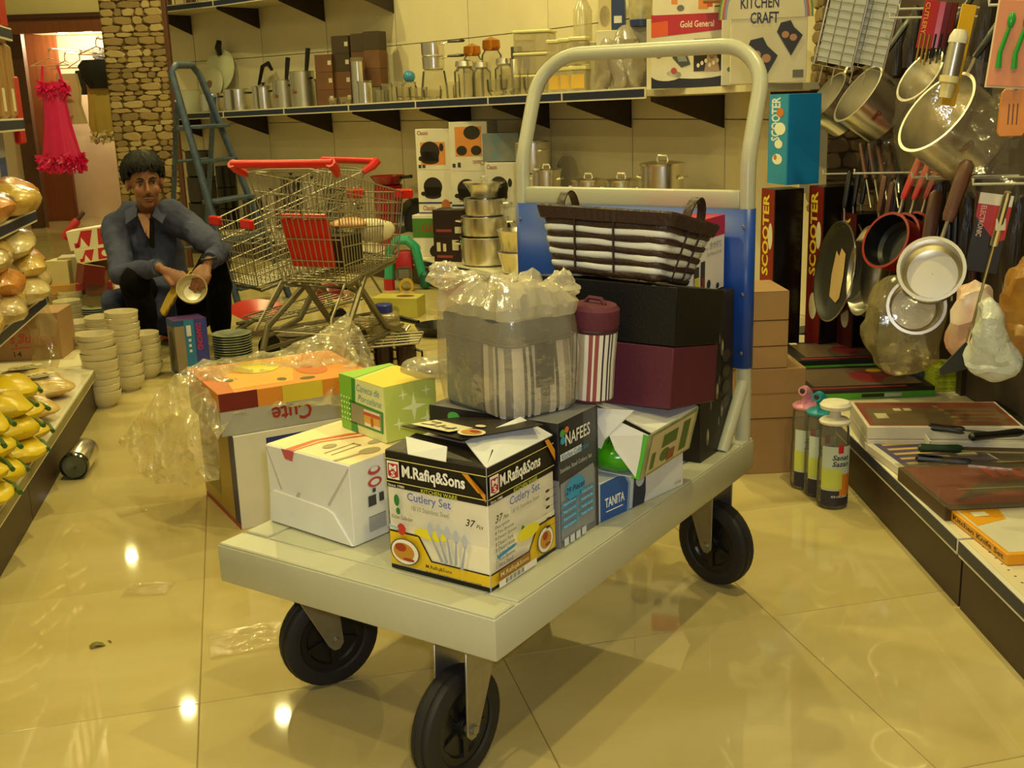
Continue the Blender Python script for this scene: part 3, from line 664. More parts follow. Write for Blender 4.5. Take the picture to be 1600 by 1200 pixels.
for (yy) in (-.02, .03):
    b_ = MB(); b_.bar((cx+bw/2+.004, cy+yy, .004), (cx+(bw+(rw-bw)*.8)/2+.005, cy+yy*1.2, bh*.8), .004, .003, (1, 0, 0)); b_.build('stake', BRW, t)
b_ = MB(); n = 150; rings = []
for (vv, bb) in ((.79, .002), (.8, .012), (.97, .016), (1.0, .010), (1.0, -.006), (.96, -.008), (.79, -.006)):
    rg = bring(vv, bb, n); rings.append([p+V((p.x-cx, p.y-cy, 0)).normalized()*(.0014*(k % 2)) for k, p in enumerate(rg)])
b_.loft(rings, True, False); b_.build('rim', BRW, t, smooth=20)
for s in (-1, 1):
    pts = []; ex = cx+s*rw/2*.96
    for i in range(11):
        a = PI*i/10; pts.append((ex+s*.006*math.sin(a), cy-.035*math.cos(a), bh*.95+.048*math.sin(a)))
    b_ = MB(); rr = []
    for i, p in enumerate(pts):
        q = V(p); a = PI*i/10; rad = V((0, -math.cos(a), math.sin(a)))
        rr.append([q+V((.009, 0, 0))+rad*.002, q+V((.009, 0, 0))-rad*.002, q-V((.009, 0, 0))-rad*.002, q-V((.009, 0, 0))+rad*.002])
    b_.loft(rr); b_.build('loop_handle', BRW, t)
MB().add([V((p.x, p.y, .003)) for p in bring(0, -.006, 24)], [tuple(range(24))]).build('bottom', BRW, t, smooth=0)
# ---- grey striped cooler bag inside a clear plastic bag
t = thing('cooler_bag', 'grey insulated lunch bag with striped pocket', 'bag', tr(.345, .195, .577), -BY-.33)
GREY = mat('grey_canvas', '#5d5d5a', .8, bump=.15, bscale=400)
STRP = [P('#d2cbc4', .8), P('#6b6560', .8), P('#3c3a3c', .8), P('#9a9088', .8)]
w, d, h = .205, .15, .17; N = 96
def bagring(z, sc, jit=0.): return [V((p.x*sc, p.y*sc, z))+nz((p.x*9, p.y*9, z*9), 1.3, jit) for p in resamp(rrect(w, d, .03, 6), N)]
patt = [0,0,1,1,0,0,0,2,0,2,0,0,1,1,1,0,0,2,0,0,3,3,0,2,0,0,1,1,0,0,2,0,1,1,0,0]
b_ = MB(); zs = [0, .012, .03, .06, .09, .115, .125]; rg = [bagring(z, .97 if z == 0 else 1, .004) for z in zs]
for i in range(len(zs)-1):
    for j in range(N):
        k = (j+1) % N; x = rg[i][j]; ang = j
        b_.m = 0
        if 0 <= j < 36: b_.m = 1+patt[j % 36]
        elif j > 88 or 62 < j < 70: b_.m = 1+patt[j % 36]
        b_.add([rg[i][j], rg[i][k], rg[i+1][k], rg[i+1][j]], [(0, 1, 2, 3)])
b_.build('bag_body', [GREY]+STRP, t)
b_ = MB(); rg = [bagring(z, s, .003) for z, s in ((.125, 1.0), (.13, 1.02), (.16, 1.02), (.17, .97), (.176, .85), (.178, .4))]
b_.loft(rg, True, True, False); b_.build('bag_lid', GREY, t)
MB().tube([p+V((0, 0, .001)) for p in bagring(.127, 1.022)], .003, 6, True).build('zip', P('#4a4744', .6), t)
b_ = MB(); x = w/2+.003; b_.box((x-.002, -.02, .05), (x+.001, .02, .125)); b_.build('clip_strap', P('#2d2b2a', .5), t, bevel=.001)
pl = film('cloudy_plastic_bag', '#f0e8d0', .16, .16, .16, .5, 26)
N = 72
def plring(z, sw, sd, jit, cxx=0., cyy=0.):
    out = []
    for p in resamp(rrect(w*sw, d*sd, .035, 6), N):
        q = V((p.x+cxx, p.y+cyy, z)); out.append(q+nz((q.x*11+3, q.y*11, z*11), 1.5, jit)+nz((q.x*40, q.y*40, z*40), 1.2, jit*.25))
    return out
b_ = MB(); b_.loft([plring(.001, .9, .9, .002), plring(.006, 1.06, 1.08, .004), plring(.04, 1.12, 1.16, .008), plring(.09, 1.13, 1.18, .012), plring(.14, 1.12, 1.16, .012), plring(.172, 1.10, 1.12, .010)], True, False, True)
pb = b_.build('plastic_bag', pl); tag(pb, 'cloudy clear plastic bag wrapped round the grey lunch bag', 'plastic bag'); pb.location = t.location+V((0, 0, .001)); pb.rotation_euler = t.rotation_euler
pf = film('cloudy_plastic_knot', '#f0e6c8', .38, .14, .14, .3, 34)
def rid(p, f, a): n = noise.noise(p*f); m_ = noise.noise(p*f*2.1+V((7, 3, 1))); return a*((.35-abs(n))*1.0+(.3-abs(m_))*.5)
b2 = MB(); rings = []
for (zz, sw, sd, am) in ((.168, 1.10, 1.12, .004), (.182, 1.10, 1.10, .014), (.197, 1.0, .95, .022), (.208, .86, .78, .028), (.210, .66, .55, .030), (.204, .42, .34, .026), (.200, .2, .16, .02), (.196, .03, .03, .006)):
    rg = []
    for p in resamp(rrect(w*sw, d*sd, .035, 6), 120):
        q = V((p.x, p.y, zz)); rg.append(q+V((0, 0, rid(q+V((2, 0, 0)), 16, am*1.9)))+V((q.x, q.y, 0)).normalized()*rid(q, 22, am*1.3))
    rings.append(rg)
b2.loft(rings, True, False); b2.build('crumpled_top', pf, pb, smooth=25)
for (px, py, rx, rzz, lift) in ((697, 430, .030, .017, 1), (880, 450, .024, .026, 0)):
    Pw = ay(px, py, tr(.345, .195).y+(.0 if lift else -.02)); b2 = MB().ell((0, 0, 0), (rx, .022, rzz), 36, 24)
    b2.v = [tuple(V(v)+V(v).normalized()*rid(V(v), 45, .022)) for v in b2.v]; kn = b2.build('knot', pf, smooth=25); kn.parent = pb
    kn.matrix_parent_inverse = Matrix.Identity(4); kn.matrix_basis = (Matrix.Translation(pb.location) @ Matrix.Rotation(pb.rotation_euler.z, 4, 'Z')).inverted() @ Matrix.Translation(Pw)
# ---- burgundy striped round cooler
t = thing('round_cooler', 'small round cooler bag with burgundy lid and pinstripes', 'bag', tr(.438, .080, .578), -BY+.3, rot=(0, .07, -BY))
b_ = MB(); N = 72; ST = [P('#d8d3cc', .8), P('#a39a84', .8), P('#8d4548', .8), P('#2f2c34', .8)]
pt2 = [0,0,3,0,0,3,0,1,1,1,0,0,2,2,0,2,2,0,0,3,0,0,3,0,3,0]
for j in range(N):
    b_.m = pt2[j % len(pt2)]; a0, a1 = 2*PI*j/N-2.3, 2*PI*(j+1)/N-2.3
    for (r0, z0, r1, z1) in ((.041, .004, .0405, .07), (.0405, .07, .0425, .125)):
        b_.add([(r0*math.cos(a0), r0*math.sin(a0), z0), (r0*math.cos(a1), r0*math.sin(a1), z0), (r1*math.cos(a1), r1*math.sin(a1), z1), (r1*math.cos(a0), r1*math.sin(a0), z1)], [(0, 1, 2, 3)])
b_.build('striped_body', ST, t)
BUR = mat('burgundy_canvas', '#5a2033', .75, bump=.15, bscale=350)
MB().lathe([(.001, 0), (.041, .001), (.042, .005)], 32).build('base', BUR, t)
l_ = MB().lathe([(.0425, .125), (.0435, .128), (.0435, .134), (.0445, .136), (.044, .165), (.038, .172), (.001, .174)], 32).build('lid', BUR, t)
MB().lathe([(.0442, .128), (.0452, .130), (.0442, .132)], 32).build('zip', P('#2a1a22', .5), t)
MB().tube([(-.02, 0, .173), (-.012, 0, .182), (.012, 0, .182), (.02, 0, .173)], .004, 6).build('lid_handle', BUR, l_)
# ================================================================ BOXES BESIDE THE TROLLEY (left), ON THE FLOOR
rz = math.radians(30); ux = V((math.cos(rz), math.sin(rz), 0)); uy = V((-math.sin(rz), math.cos(rz), 0)); w, d, h = .40, .34, .262
cc = V((-.741, 2.818, 0))+ux*w/2+uy*d/2
o, F = carton('appliance_carton', 'large white carton with a blue picture, on the floor left of the trolley', 'box', cc, rz, (w, d, h), '#d8d3c4')
f = F['F']; pr(o, f, '#23347e', [Q(.22, .3, .72, .93)], 'print'); pr(o, f, '#7d93bd', [Q(.22, .3, .72, .48)], 'print'); pr(o, f, '#8c1c22', [Q(.24, .2, .42, .29)], 'print'); pr(o, f, '#d9d9de', [E(.52, .88, .1, .05), E(.4, .38, .2, .05)], 'print')
pr(o, f, '#5a5650', [T('REF 885', .25, .13, .6, .18), Q(.25, .03, .255, .11), Q(.38, .03, .385, .11), Q(.25, .07, .5, .075)])
f = F['L']; pr(o, f, '#26306a', [Q(.86, .05, 1, 1)], 'print'); pr(o, f, '#b89a44', [Q(0, .06, .86, 1)], 'print'); pr(o, f, '#a8321f', [Q(0, 0, 1, .05)], 'print'); pr(o, f, '#8a7a3c', [Q(.1, .2, .5, .7)], 'print')
w, d, h = .43, .35, .115
o, F = carton('tray_set_box', 'orange and grey tray set box, its name upside down, on the large white carton', 'box', cc-ux*.005+uy*.01+V((0, 0, .2635)), rz-.03, (w, d, h), '#d98a2c')
f = F['F']; pr(o, f, '#a9a8a2', [Q(.0, 0, 1, .58)], 'print'); pr(o, f, '#6e2016', [Q(0, .58, .24, 1)], 'print'); pr(o, f, '#d8c23c', [Q(.40, .58, .66, 1)], 'print')
pr(o, f, '#a03022', [T('Cute', .32, .12, .58, .52, 180, bold=.02)]); pr(o, f, '#55524c', [T('Melamine Tray Set', .33, .46, .52, .53, 180, bold=0)])
f = F['L']; pr(o, f, '#b9a884', [Q(0, 0, 1, .58)], 'print')
f = F['T']; pr(o, f, '#e8a83a', [[(.1, .1), (.5, .1), (.7, .9), (.2, .9)]], 'print'); pr(o, f, '#c7691e', [[(0, .0), (.1, .0), (.2, 1), (0, 1)], E(.7, .4, .1, .2)], 'print'); pr(o, f, '#5f5a20', [E(.15, .4, .03, .06), E(.45, .2, .03, .05), E(.6, .12, .05, .04)], 'print'); pr(o, f, '#e2d24a', [E(.4, .7, .15, .2)], 'print')
# ---- torn clear plastic film over it
fm = film('torn_clear_film', '#fbf0c6', .27, .08, .20, .25, 26)
rows = [[(585, 560), (545, 492), (500, 520), (440, 548), (380, 556), (320, 566), (270, 585), (225, 640), (185, 690)],
        [(586, 600), (560, 560), (500, 585), (440, 588), (380, 590), (320, 596), (290, 640), (250, 690), (205, 715)],
        [(582, 612), (540, 607), (490, 612), (430, 618), (370, 624), (322, 640), (300, 690), (262, 730), (215, 740)],
        [(560, 630), (530, 632), (490, 636), (430, 640), (370, 646), (340, 690), (345, 750), (300, 762), (240, 752)]]
dep = [[3.25, 3.25, 3.22, 3.2, 3.18, 3.12, 3.05, 3.05, 3.1], [3.12, 3.12, 3.1, 3.06, 3.02, 2.97, 2.9, 2.93, 3.0], [3.03, 2.98, 2.95, 2.93, 2.9, 2.82, 2.8, 2.85, 2.95], [2.98, 2.94, 2.91, 2.88, 2.84, 2.78, 2.76, 2.8, 2.9]]
C3 = [[ay(px, py, dep[r][c]) for c, (px, py) in enumerate(rows[r])] for r in range(4)]
def fg(u, v):
    a = u*8; i = min(7, int(a)); s = a-i; c = v*3; j = min(2, int(c)); q = c-j
    p = (C3[j][i].lerp(C3[j][i+1], s)).lerp(C3[j+1][i].lerp(C3[j+1][i+1], s), q)
    k1 = noise.noise(p*13+V((5, 0, 0))); k2 = noise.noise(p*31); return p + V((.3, -.8, .6))*((.3-abs(k1))*.05+(.25-abs(k2))*.02) + nz(p, 9, .01)
fo = MB().grid(fg, 150, 64).build('plastic_film', fm, smooth=25); tag(fo, 'torn crinkled clear plastic film draped over the orange tray set box', 'plastic film')
# ================================================================ RIGHT GONDOLA
GX, GZ = .945, .16
PEG = mat('brown_peg_panel', '#43362a', .6, var=.08)
for n_, (y0, y1, lb) in enumerate(((.75, 2.215, 'near bay of the low shelf on the right, holding the yellow knife set'), (2.225, 3.35, 'middle bay of the low shelf on the right, holding boxed cutlery'), (3.36, 4.32, 'far bay of the low shelf on the right, behind the bottles'))):
    t = thing('gondola_bay', lb, 'shelving', (GX, y0, 0), 0, 'gondola bays along the right side'); L_ = y1-y0
    MB().box((.012, 0, 0), (.03, L_, GZ-.02)).build('kick_plate', KICK, t, smooth=0)
    MB().box((0, 0, GZ-.038), (.012, L_, GZ)).build('price_strip', STRIPW, t, bevel=.001)
    MB().box((-.002, .002, GZ-.03), (.002, L_-.002, GZ-.003)).build('strip_insert', STRIP, t, smooth=0)
    dk = MB().box((.012, 0, GZ-.02), (.47, L_, GZ)).build('base_deck', SHELFM, t, smooth=0)
    ho = MB()
    for i in range(int(L_/.03)): ho.add([(.035+.003*math.cos(a), .015+.03*i+.003*math.sin(a), GZ+.0004) for a in [PI*k/3 for k in range(6)]], [tuple(range(6))])
    x_ = ho.build('perforations', P('#6a5a30'), dk, smooth=0); x_['kind'] = 'stuff'
    MB().box((.47, 0, 0), (.50, L_, 1.55)).build('back_panel', PEG, t, smooth=0)
    MB().box((.455, -.01, GZ), (.47, .03, 1.55)).build('upright', BRK, t, smooth=0)
def lying(name, label, cat, far, near, z, w, h, m_, group=None):
    """flat box on the gondola deck: aisle-side bottom edge given by two photo points; local -x faces the aisle"""
    A, B_ = az(*far, z), az(*near, z); L_ = (A-B_).length; d = (A-B_).normalized(); r = V((d.y, -d.x, 0))
    return carton(name, label, cat, (A+B_)/2+r*w/2, math.atan2(-d.x, d.y), (w, L_, h), m_, group) + ((w, L_, h),)
o, F, _ = lying('knife_set_box', 'flat yellow boxed kitchen knife set nearest on the right shelf', 'box', (1484, 812), (1573, 884), GZ+.001, .26, .024, '#e09c1c')
pr(o, F['L'], '#2c2410', [T('Kitchen Knife Set', .06, .3, .94, .8, bold=.02)])
f = F['T']; pr(o, f, '#cfc9b6', [Q(.03, .04, .97, .96)], 'window'); pr(o, f, '#d99a1c', [[(.05, .6), (.35, .72), (.40, .95), (.05, .95)]], 'print'); pr(o, f, '#8a8c8e', [Q(.5, .12, .97, .22), Q(.45, .4, .97, .48), Q(.5, .62, .97, .68)], 'knife_picture'); pr(o, f, '#e6dfc8', [Q(.12, .8, .25, .9)], 'price_tag')
o, F, _ = lying('cutlery_tray', 'orange edged flat set at the right border of the picture', 'box', (1592, 868), (1660, 930), GZ+.001, .2, .02, '#c97d1e'); pr(o, F['T'], '#b9a27a', [Q(.06, .06, .94, .94)], 'window')
o, F, _ = lying('red_knife_case', 'dark red boxed knife set with clear lid behind the yellow set', 'box', (1402, 750), (1476, 814), GZ+.001, .34, .034, '#4a3222')
f = F['T']; pr(o, f, '#9a2c22', [Q(.03, .03, .97, .97)], 'print'); pr(o, f, '#5a4a3c', [[(.1, .1), (.5, .3), (.97, .2), (.97, .55), (.4, .5)]], 'print'); pr(o, f, '#b5432a', [Q(.55+.09*i, .6+.04*(i % 2), .6+.09*i, .9) for i in range(4)], 'print'); pr(o, f, '#9c8f6a', [Q(.2, .35, .9, .37)], 'print')
clr = film('clear_lid', '#ded6c0', .06, .06, .10, .08, 10)
MB().box((-.17, -.16, .0345), (.17, .16, .036)).build('clear_lid', clr, o)
o, F, _ = lying('purple_knife_box', 'white bordered purple knife set box with golden pictures', 'box', (1350, 703), (1407, 746), GZ+.001, .27, .022, '#cfc9bc')
f = F['T']; pr(o, f, '#4a4268', [Q(.06, .06, .97, .94)], 'print'); pr(o, f, '#c2a05c', [Q(.12, .12+.17*i, .6, .19+.17*i) for i in range(5)], 'print')
for i, lb in enumerate(('lower of two white sided red cutlery cases on the right shelf', 'upper of two white sided red cutlery cases on the right shelf')):
    o, F, dm = lying('cutlery_case', lb, 'box', (1327, 664), (1354, 706), GZ+.001, .40, .034, '#d3cdc0', 'red cutlery cases'); o.location.z += .0352*i
    if i:
        f = F['T']; pr(o, f, '#b02c20', [Q(.02, .05, .98, .96)], 'print'); pr(o, f, '#8a7048', [Q(.06, .12, .94, .72)], 'print'); pr(o, f, '#a9863c', [E(.55+.02*k, .78-.14*k, .02, .05) for k in range(5)], 'print'); pr(o, f, '#8a3a28', [Q(.6, .15+.14*k, .9, .2+.14*k) for k in range(4)], 'print'); pr(o, f, '#e6dcc0', [Q(.1, .3, .18, .5), Q(.25, .6, .3, .7), Q(.32, .6, .37, .7)], 'price_tag')
        MB().box((-.19, -dm[1]/2+.01, .035), (.19, dm[1]/2-.01, .0365)).build('clear_lid', clr, o)
def tray(name, label, far, near, z, w, h):
    A, B_ = az(*far, z), az(*near, z); L_ = (A-B_).length; d = (A-B_).normalized(); r = V((d.y, -d.x, 0))
    t = thing(name, label, 'tray', (A+B_)/2+r*w/2, math.atan2(-d.x, d.y)); m_ = P('#d6d2c6')
    MB().box((-w/2, -L_/2, 0), (w/2, L_/2, .003)).build('bottom', m_, t)
    for a, b in (((-w/2, -L_/2), (w/2, -L_/2+.003)), ((-w/2, L_/2-.003), (w/2, L_/2)), ((-w/2, -L_/2), (-w/2+.003, L_/2)), ((w/2-.003, -L_/2), (w/2, L_/2))): MB().box((*a, .003), (*b, h)).build('side', m_, t)
    return t
tt_ = tray('carton_tray', 'shallow white carton tray holding a black handled knife', (1441, 690), (1452, 706), GZ+.024, .26, .028)
def knife(label, hpx, tpx, z, hl, hc, bw=.02, group='kitchen knives on the right shelf'):
    A = az(*hpx, z); B_ = az(*tpx, z); d = (B_-A).normalized(); s = V((-d.y, d.x, 0)); t = thing('kitchen_knife', label, 'knife', A, math.atan2(d.y, d.x), group); L_ = (B_-A).length
    MB().loft([[V((x, .013*k*math.cos(a), .012+.011*k*math.sin(a))) for a in [2*PI*i/10 for i in range(10)]] for x, k in ((0, .6), (.006, 1), (hl*.5, .85), (hl*.9, 1), (hl, .7))]).build('handle', hc, t)
    MB().prism([(hl*.95, -bw*.5, .011), (L_*.8, -bw*.5, .011), (L_, bw*.2, .011), (L_, bw*.5, .011), (hl*.95, bw*.5, .011)], (0, 0, .002)).build('blade', STEEL, t, smooth=0)
knife('kitchen knife with a dark green handle beside the clear blister pack', (1434, 707), (1640, 712), .215, .105, P('#17331c', .35), .03)
knife('kitchen knife with a black handle in the white tray', (1450, 674), (1550, 684), .214, .09, BLACKP)
knife('thick black handled cleaver lying under the green knife', (1430, 722), (1620, 740), .186, .13, BLACKP, .04)
knife('black handled knife at the right border behind the green knife', (1515, 690), (1660, 676), .215, .15, BLACKP, .03)
b_ = MB().box((-.1, -.03, 0), (.12, .03, .012)); o = b_.build('blister_pack', clr); o.location = az(1530, 722, .187)+V((0, 0, .012)); tag(o, 'clear blister pack with a pale price tag', 'blister pack'); pr(o, Face((-.06, -.02, .0125), (.05, 0, 0), (0, .025, 0)), '#d9d2a0', [Q(0, 0, 1, 1)], 'price_tag')
# round black pan lying upside down, grey stack and small boxes further back
Pq = az(1588, 676, GZ+.001); t = thing('frying_pan', 'black frying pan lying upside down at the right border', 'pan', Pq+V((.05, .1, 0)), 0)
MB().lathe([(.115, 0), (.118, .004), (.105, .03), (.09, .042), (.001, .045)], 28).build('pan_body', mat('nonstick_black', '#121212', .3), t)
MB().tube([(-.1, 0, .01), (-.16, -.01, .02), (-.25, -.02, .022)], [.01, .011, .013], 8).build('handle', BLACKP, t)
for i in range(4):
    Pq = az(1582, 650, GZ+.001); carton('grey_carton', 'grey flat carton stacked at the right border, %s from the deck' % ('first', 'second', 'third', 'fourth')[i], 'box', Pq+V((.06, .28, .022*i)), .08, (.20, .2, .021), '#8f8c86', 'grey flat cartons')
for i in range(4):
    Pq = az(1488, 611, GZ+.001)+V((0, .05, .0205*i)); o, F = carton('small_green_box', 'small yellow-green box, %s of the stack of four by the clear bag' % ('lowest', 'second', 'third', 'topmost')[i], 'box', Pq, .03, (.125, .10, .020), '#a5b02c', 'small yellow-green boxes')
    pr(o, F['F'], '#a03a20', [T('CLASSIC', .64, .25, .95, .8, bold=.02)]); pr(o, F['F'], '#5a5f20', [T('Stainless steel', .1, .3, .55, .65, bold=0)])
for i, (px, py, z, w, d, h, lb) in enumerate(((1290, 625, GZ+.001, .42, .30, .032, 'green edged black tray box lying behind the bottles'), (1262, 585, GZ+.001, .34, .28, .05, 'green edged picture box lying in front of the black scooter boxes'))):
    Pq = az(px, py, z); o, F = carton('tray_box', lb, 'box', Pq+V((.13, d/2, 0)), .02, (w, d, h), '#15130f', 'green edged tray boxes')
    pr(o, F['F'], '#4f9a2c', [Q(0, 0, 1, .62)], 'print'); pr(o, F['L'], '#4f9a2c', [Q(0, 0, 1, .62)], 'print'); pr(o, F['F'], '#15130f', [Q(.45, .15, .62, .5)], 'print'); pr(o, F['F'], '#a9b0b0', [Q(.62, .15, .75, .5)], 'print')
    pr(o, F['T'], '#5c4a3a', [Q(.12, .15, .95, .9)], 'print'); pr(o, F['T'], '#7a2a30', [E(.6, .5, .12, .25), Q(.05, .03, .8, .1), [(.7, .4), (.9, .6), (.8, .8)]], 'print'); pr(o, F['T'], '#c2a02c', [E(.72, .75, .06, .08)], 'print')
    pr(o, F['T'], '#d9d2b0', [Q(.12, .86, .2, .95)], 'price_tag')
carton('navy_box', 'low dark blue box between the clear bag and the small green boxes', 'box', az(1435, 608, GZ+.001)+V((.03, .1, 0)), .1, (.10, .12, .05), mat('blue_speckled', '#1c2840', .5, col2='#3a4a60', scale=60))
# ---- brown cartons stacked on the floor against the far bay
CARD = mat('brown_cardboard', '#a17d52', .75, col2='#94724a', scale=6); 
for i, (pxl, z, w, d, h, lb) in enumerate(((0, 0, .21, .22, .17, 'bottom'), (0, .171, .21, .22, .15, 'second'), (-.055, .322, .17, .2, .065, 'third'), (-.055, .388, .16, .2, .075, 'fourth'), (-.045, .464, .155, .2, .085, 'topmost'))):
    Pq = az(1255, 738)+V((-w/2-.005+(0 if i < 2 else -.055), d/2, z)); o, F = carton('brown_carton', 'brown cardboard carton, %s of the stack by the blue handle panel' % lb, 'box', Pq, .04, (w, d, h-.001), CARD, 'brown cartons stacked on the floor')
    pr(o, F['F'], '#8a6a40', [Q(0, .485, 1, .515)] if i == 1 else [Q(0, .985, 1, 1.0)], 'tape')
# ---- three water bottles on the floor
def bottle(label, px, py, cap, capname, hh=.215):
    t = thing('water_bottle', label, 'bottle', az(px, py)+V((0, .035, 0)), .1, 'clear water bottles on the floor')
    MB().lathe([(.001, .002), (.033, .002), (.036, .008), (.036, .10), (.034, .12), (.0345, .155), (.033, .185), (.030, .20)], 28).build('bottle_wall', film('bottle_plastic', '#d8d4c0', .13, .05, .13, .0, 8, True), t)
    lb = MB(); n = 18
    def lab(a0, a1, z0, z1, col, nm, r=.0365):
        b2 = MB(); b2.grid(lambda u, v: V((r*math.cos(a0+(a1-a0)*u), r*math.sin(a0+(a1-a0)*u), z0+(z1-z0)*v)), 10, 1); b2.build(nm, P(col), t)
    A0, A1 = -PI/2-1.15, -PI/2+.95
    lab(A0, A1, .010, .150, '#c4cfc8', 'label'); lab(A0, A1, .010, .046, '#2c2638', 'label_band', .0367); lab(-PI/2+.05, A1, .034, .085, '#d8812c', 'label_band', .0369); lab(A0, -PI/2+.2, .05, .098, '#c5cc5a', 'label_fruit', .0371)
    lab(-PI/2-.1, -PI/2+.25, .135, .154, '#c8202c', 'label_logo', .0373)
    for i, (s_, z_, hgt) in enumerate((('Sanat', .119, .012), ('Sazan', .104, .012), ('ICE CRUSHER', .03, .005))):
        vs, fs_ = text2d(s_, .015, .25); b2 = MB(); wd_ = 1.1
        b2.add([V((.0377*math.cos(-PI/2-.45+wd_*x), .0377*math.sin(-PI/2-.45+wd_*x), z_+hgt*y)) for x, y in vs], fs_); b2.build('lettering', P('#141414' if i < 2 else '#e6e2d8'), t, smooth=0)
    c = P(cap, .4); t.scale = (1.16, 1.16, 1.19)
    MB().lathe([(.028, .196), (.035, .198), (.036, .203), (.030, .208), (.014, .212), (.012, .222), (.012, .228)], 24, cap=True).build('cap', c, t)
    if capname == 'spout':
        MB().tube([(0, 0, .218), (-.002, -.002, .232), (-.012, -.012, .242), (-.022, -.022, .244)], [.012, .014, .013, .011], 12).build('spout', c, t)
        MB().ell((-.022, -.022, .244), (.007, .003, .007), 10, 6, Matrix.Rotation(-.78, 3, 'Z')).build('spout_hole', P('#3a2630'), t)
    else: MB().lathe([(.010, .222), (.012, .226), (.034, .232), (.036, .240), (.030, .247), (.001, .249)], 24).build('knob', c, t)
bottle('clear water bottle with a pink spout lid', 1262, 766, '#d98fa8', 'spout'); bottle('clear water bottle with a turquoise spout lid, half hidden', 1284, 778, '#1f93a4', 'spout'); bottle('clear water bottle with a white knob lid', 1305, 796, '#e6e0cc', 'knob')
# ---- scooter cartons standing at the far end
def scooter(px, py, Y, w, d, h, body, side, lb, txt=True, z=None):
    Pq = ay(px, py, Y); Pq.z = GZ+.002 if z is None else z
    o, F = carton('scooter_carton', lb, 'box', Pq, .28, (w, d, h), body, 'scooter cartons')
    f = F['L']; pr(o, f, side, [Q(.04, 0, .96, 1)], 'print')
    pr(o, f, '#d8c23c' if z is None else '#dce4e8', [T('SCOOTER', .15, .48, .6, .97, 90, bold=.03)])
    if z is None: pr(o, f, '#cfc8ae', [E(.72, .72, .16, .08), E(.5, .3, .25, .08)], 'print')
    else:
        pr(o, f, '#e8ecd8', [E(.6, .62, .28, .07), E(.5, .28, .25, .06), E(.55, .45, .2, .05)], 'print'); pr(o, f, '#c9762c', [E(.6, .8, .18, .05), E(.4, .3, .08, .03)], 'print')
    return o, F
BKC = mat('glossy_black_wrap', '#100d0c', .22, bump=.12, bscale=14)
scooter(1216, 545, 4.05, .115, .10, .60, BKC, '#7a1a12', 'black carton with red scooter side, left one below the blue carton')
scooter(1292, 545, 3.98, .13, .10, .61, BKC, '#6a1412', 'black carton with red side, right one behind the hanging griddles')
for px in (1335, 1372): scooter(px, 545, 3.9, .09, .10, .52, BKC, '#4a1010', 'black carton standing behind the hanging %s pans' % ('silver' if px == 1372 else 'griddle'))
bl = mat('blue_wrap', '#1a80cc', .3, bump=.1, bscale=12)
o, F = scooter(1238, 300, 4.10, .13, .14, .315, bl, '#2f8fbf', 'blue scooter carton standing on the black cartons', z=.775)
carton('cream_carton', 'plain cream carton behind the blue scooter carton', 'box', ay(1268, 300, 4.32)*1.0, -.2, (.10, .10, .30), '#d6c68f').__class__
# ================================================================ HANGING GOODS
HK = mat('white_hook_wire', '#d9d6c8', .35)
def hook(px, py, X0=1.10, lb=''):
    A = ax(px, py, X0); t = tag(MB().tube([A+V((0, 0, .014)), A, V((1.418, A.y, A.z-.005))], .0035, 6).build('peg_hook', HK), 'white wire display hook '+lb, 'hook', 'display hooks'); return A
for px, py, lb in ((1405, 14, 'carrying the red sachets'), (1390, 28, 'above the two steel saucepans'), (1545, 8, 'beside the green spoons card'), (1286, 272, 'carrying the black griddles'), (1335, 271, 'carrying the long wooden handles'), (1425, 277, 'carrying the red saucepans'), (1448, 279, 'carrying the clear bag of pans'), (1520, 288, 'carrying the steel spatula')):
    hook(px, py, 1.12, lb)
def orient(axis, hd):
    z = V(axis).normalized(); x = V(hd); x = (x-z*x.dot(z)).normalized(); y = z.cross(x); return Matrix((x, y, z)).transposed()
def saucepan(name, label, c, axis, hd, r, dep, m_out, m_in=None, hm=BLACKP, hl=.17, group=None, tagc='pan', lip=.004, badge=True, hr=.009):
    """pan with its rim centre at c, opening along axis, handle towards hd"""
    t = thing(name, label, tagc, c, 0, group); t.rotation_euler = orient(axis, hd).to_euler()
    rb = r*.92
    MB().lathe([(r-.004, 0), (r+lip, 0), (r+lip, -.003), (r, -.005), (rb+.004, -dep+.012), (rb-.006, -dep), (.001, -dep)], 36).build('outer_wall', m_out, t)
    MB().lathe([(r-.004, 0), (rb+.001, -dep+.012), (rb-.01, -dep+.003), (.001, -dep+.003)], 36).build('inner_wall', m_in or m_out, t)
    h = MB().tube([(r-.004, 0, -.012), (r+.03, 0, -.006), (r+.05, 0, 0)], [.006, .005, .005], 8).build('handle_neck', STEEL, t)
    MB().loft([[V((x, hr*1.5*k*math.cos(a), hr*k*math.sin(a))) for a in [2*PI*i/10 for i in range(10)]] for x, k in ((r+.045, .7), (r+.06, .9), (r+hl*.7, 1.05), (r+hl-.01, 1.), (r+hl, .5))]).build('handle', hm, t)
    if badge:
        a0 = -2.0
        vs, fs_ = text2d('Classic', .02, .3); b2 = MB(); b2.add([V((r*1.0*math.cos(a0-.35*(x-.5))+.0012*math.cos(a0), r*math.sin(a0-.35*(x-.5))+.0012*math.sin(a0), -dep*.45-.016*(y-.5))) for x, y in vs], fs_); b2.build('lettering', P('#8c1f2a'), t, smooth=0)
    return t
RED = mat('red_enamel', '#8e1517', .22); NST = mat('nonstick_inside', '#141517', .35, bump=.05, bscale=200); WOODH = mat('brown_wood_handle', '#5a3420', .45, scale=20, stretch=(1, 8, 8))
AXI, HDI = (-.80, -.10, .58), (.5, .05, .8)
saucepan('saucepan', 'steel saucepan hanging leftmost of the upper row', ax(1290, 150, 1.17), AXI, HDI, .098, .13, STEEL, hl=.2, group='steel saucepans hanging')
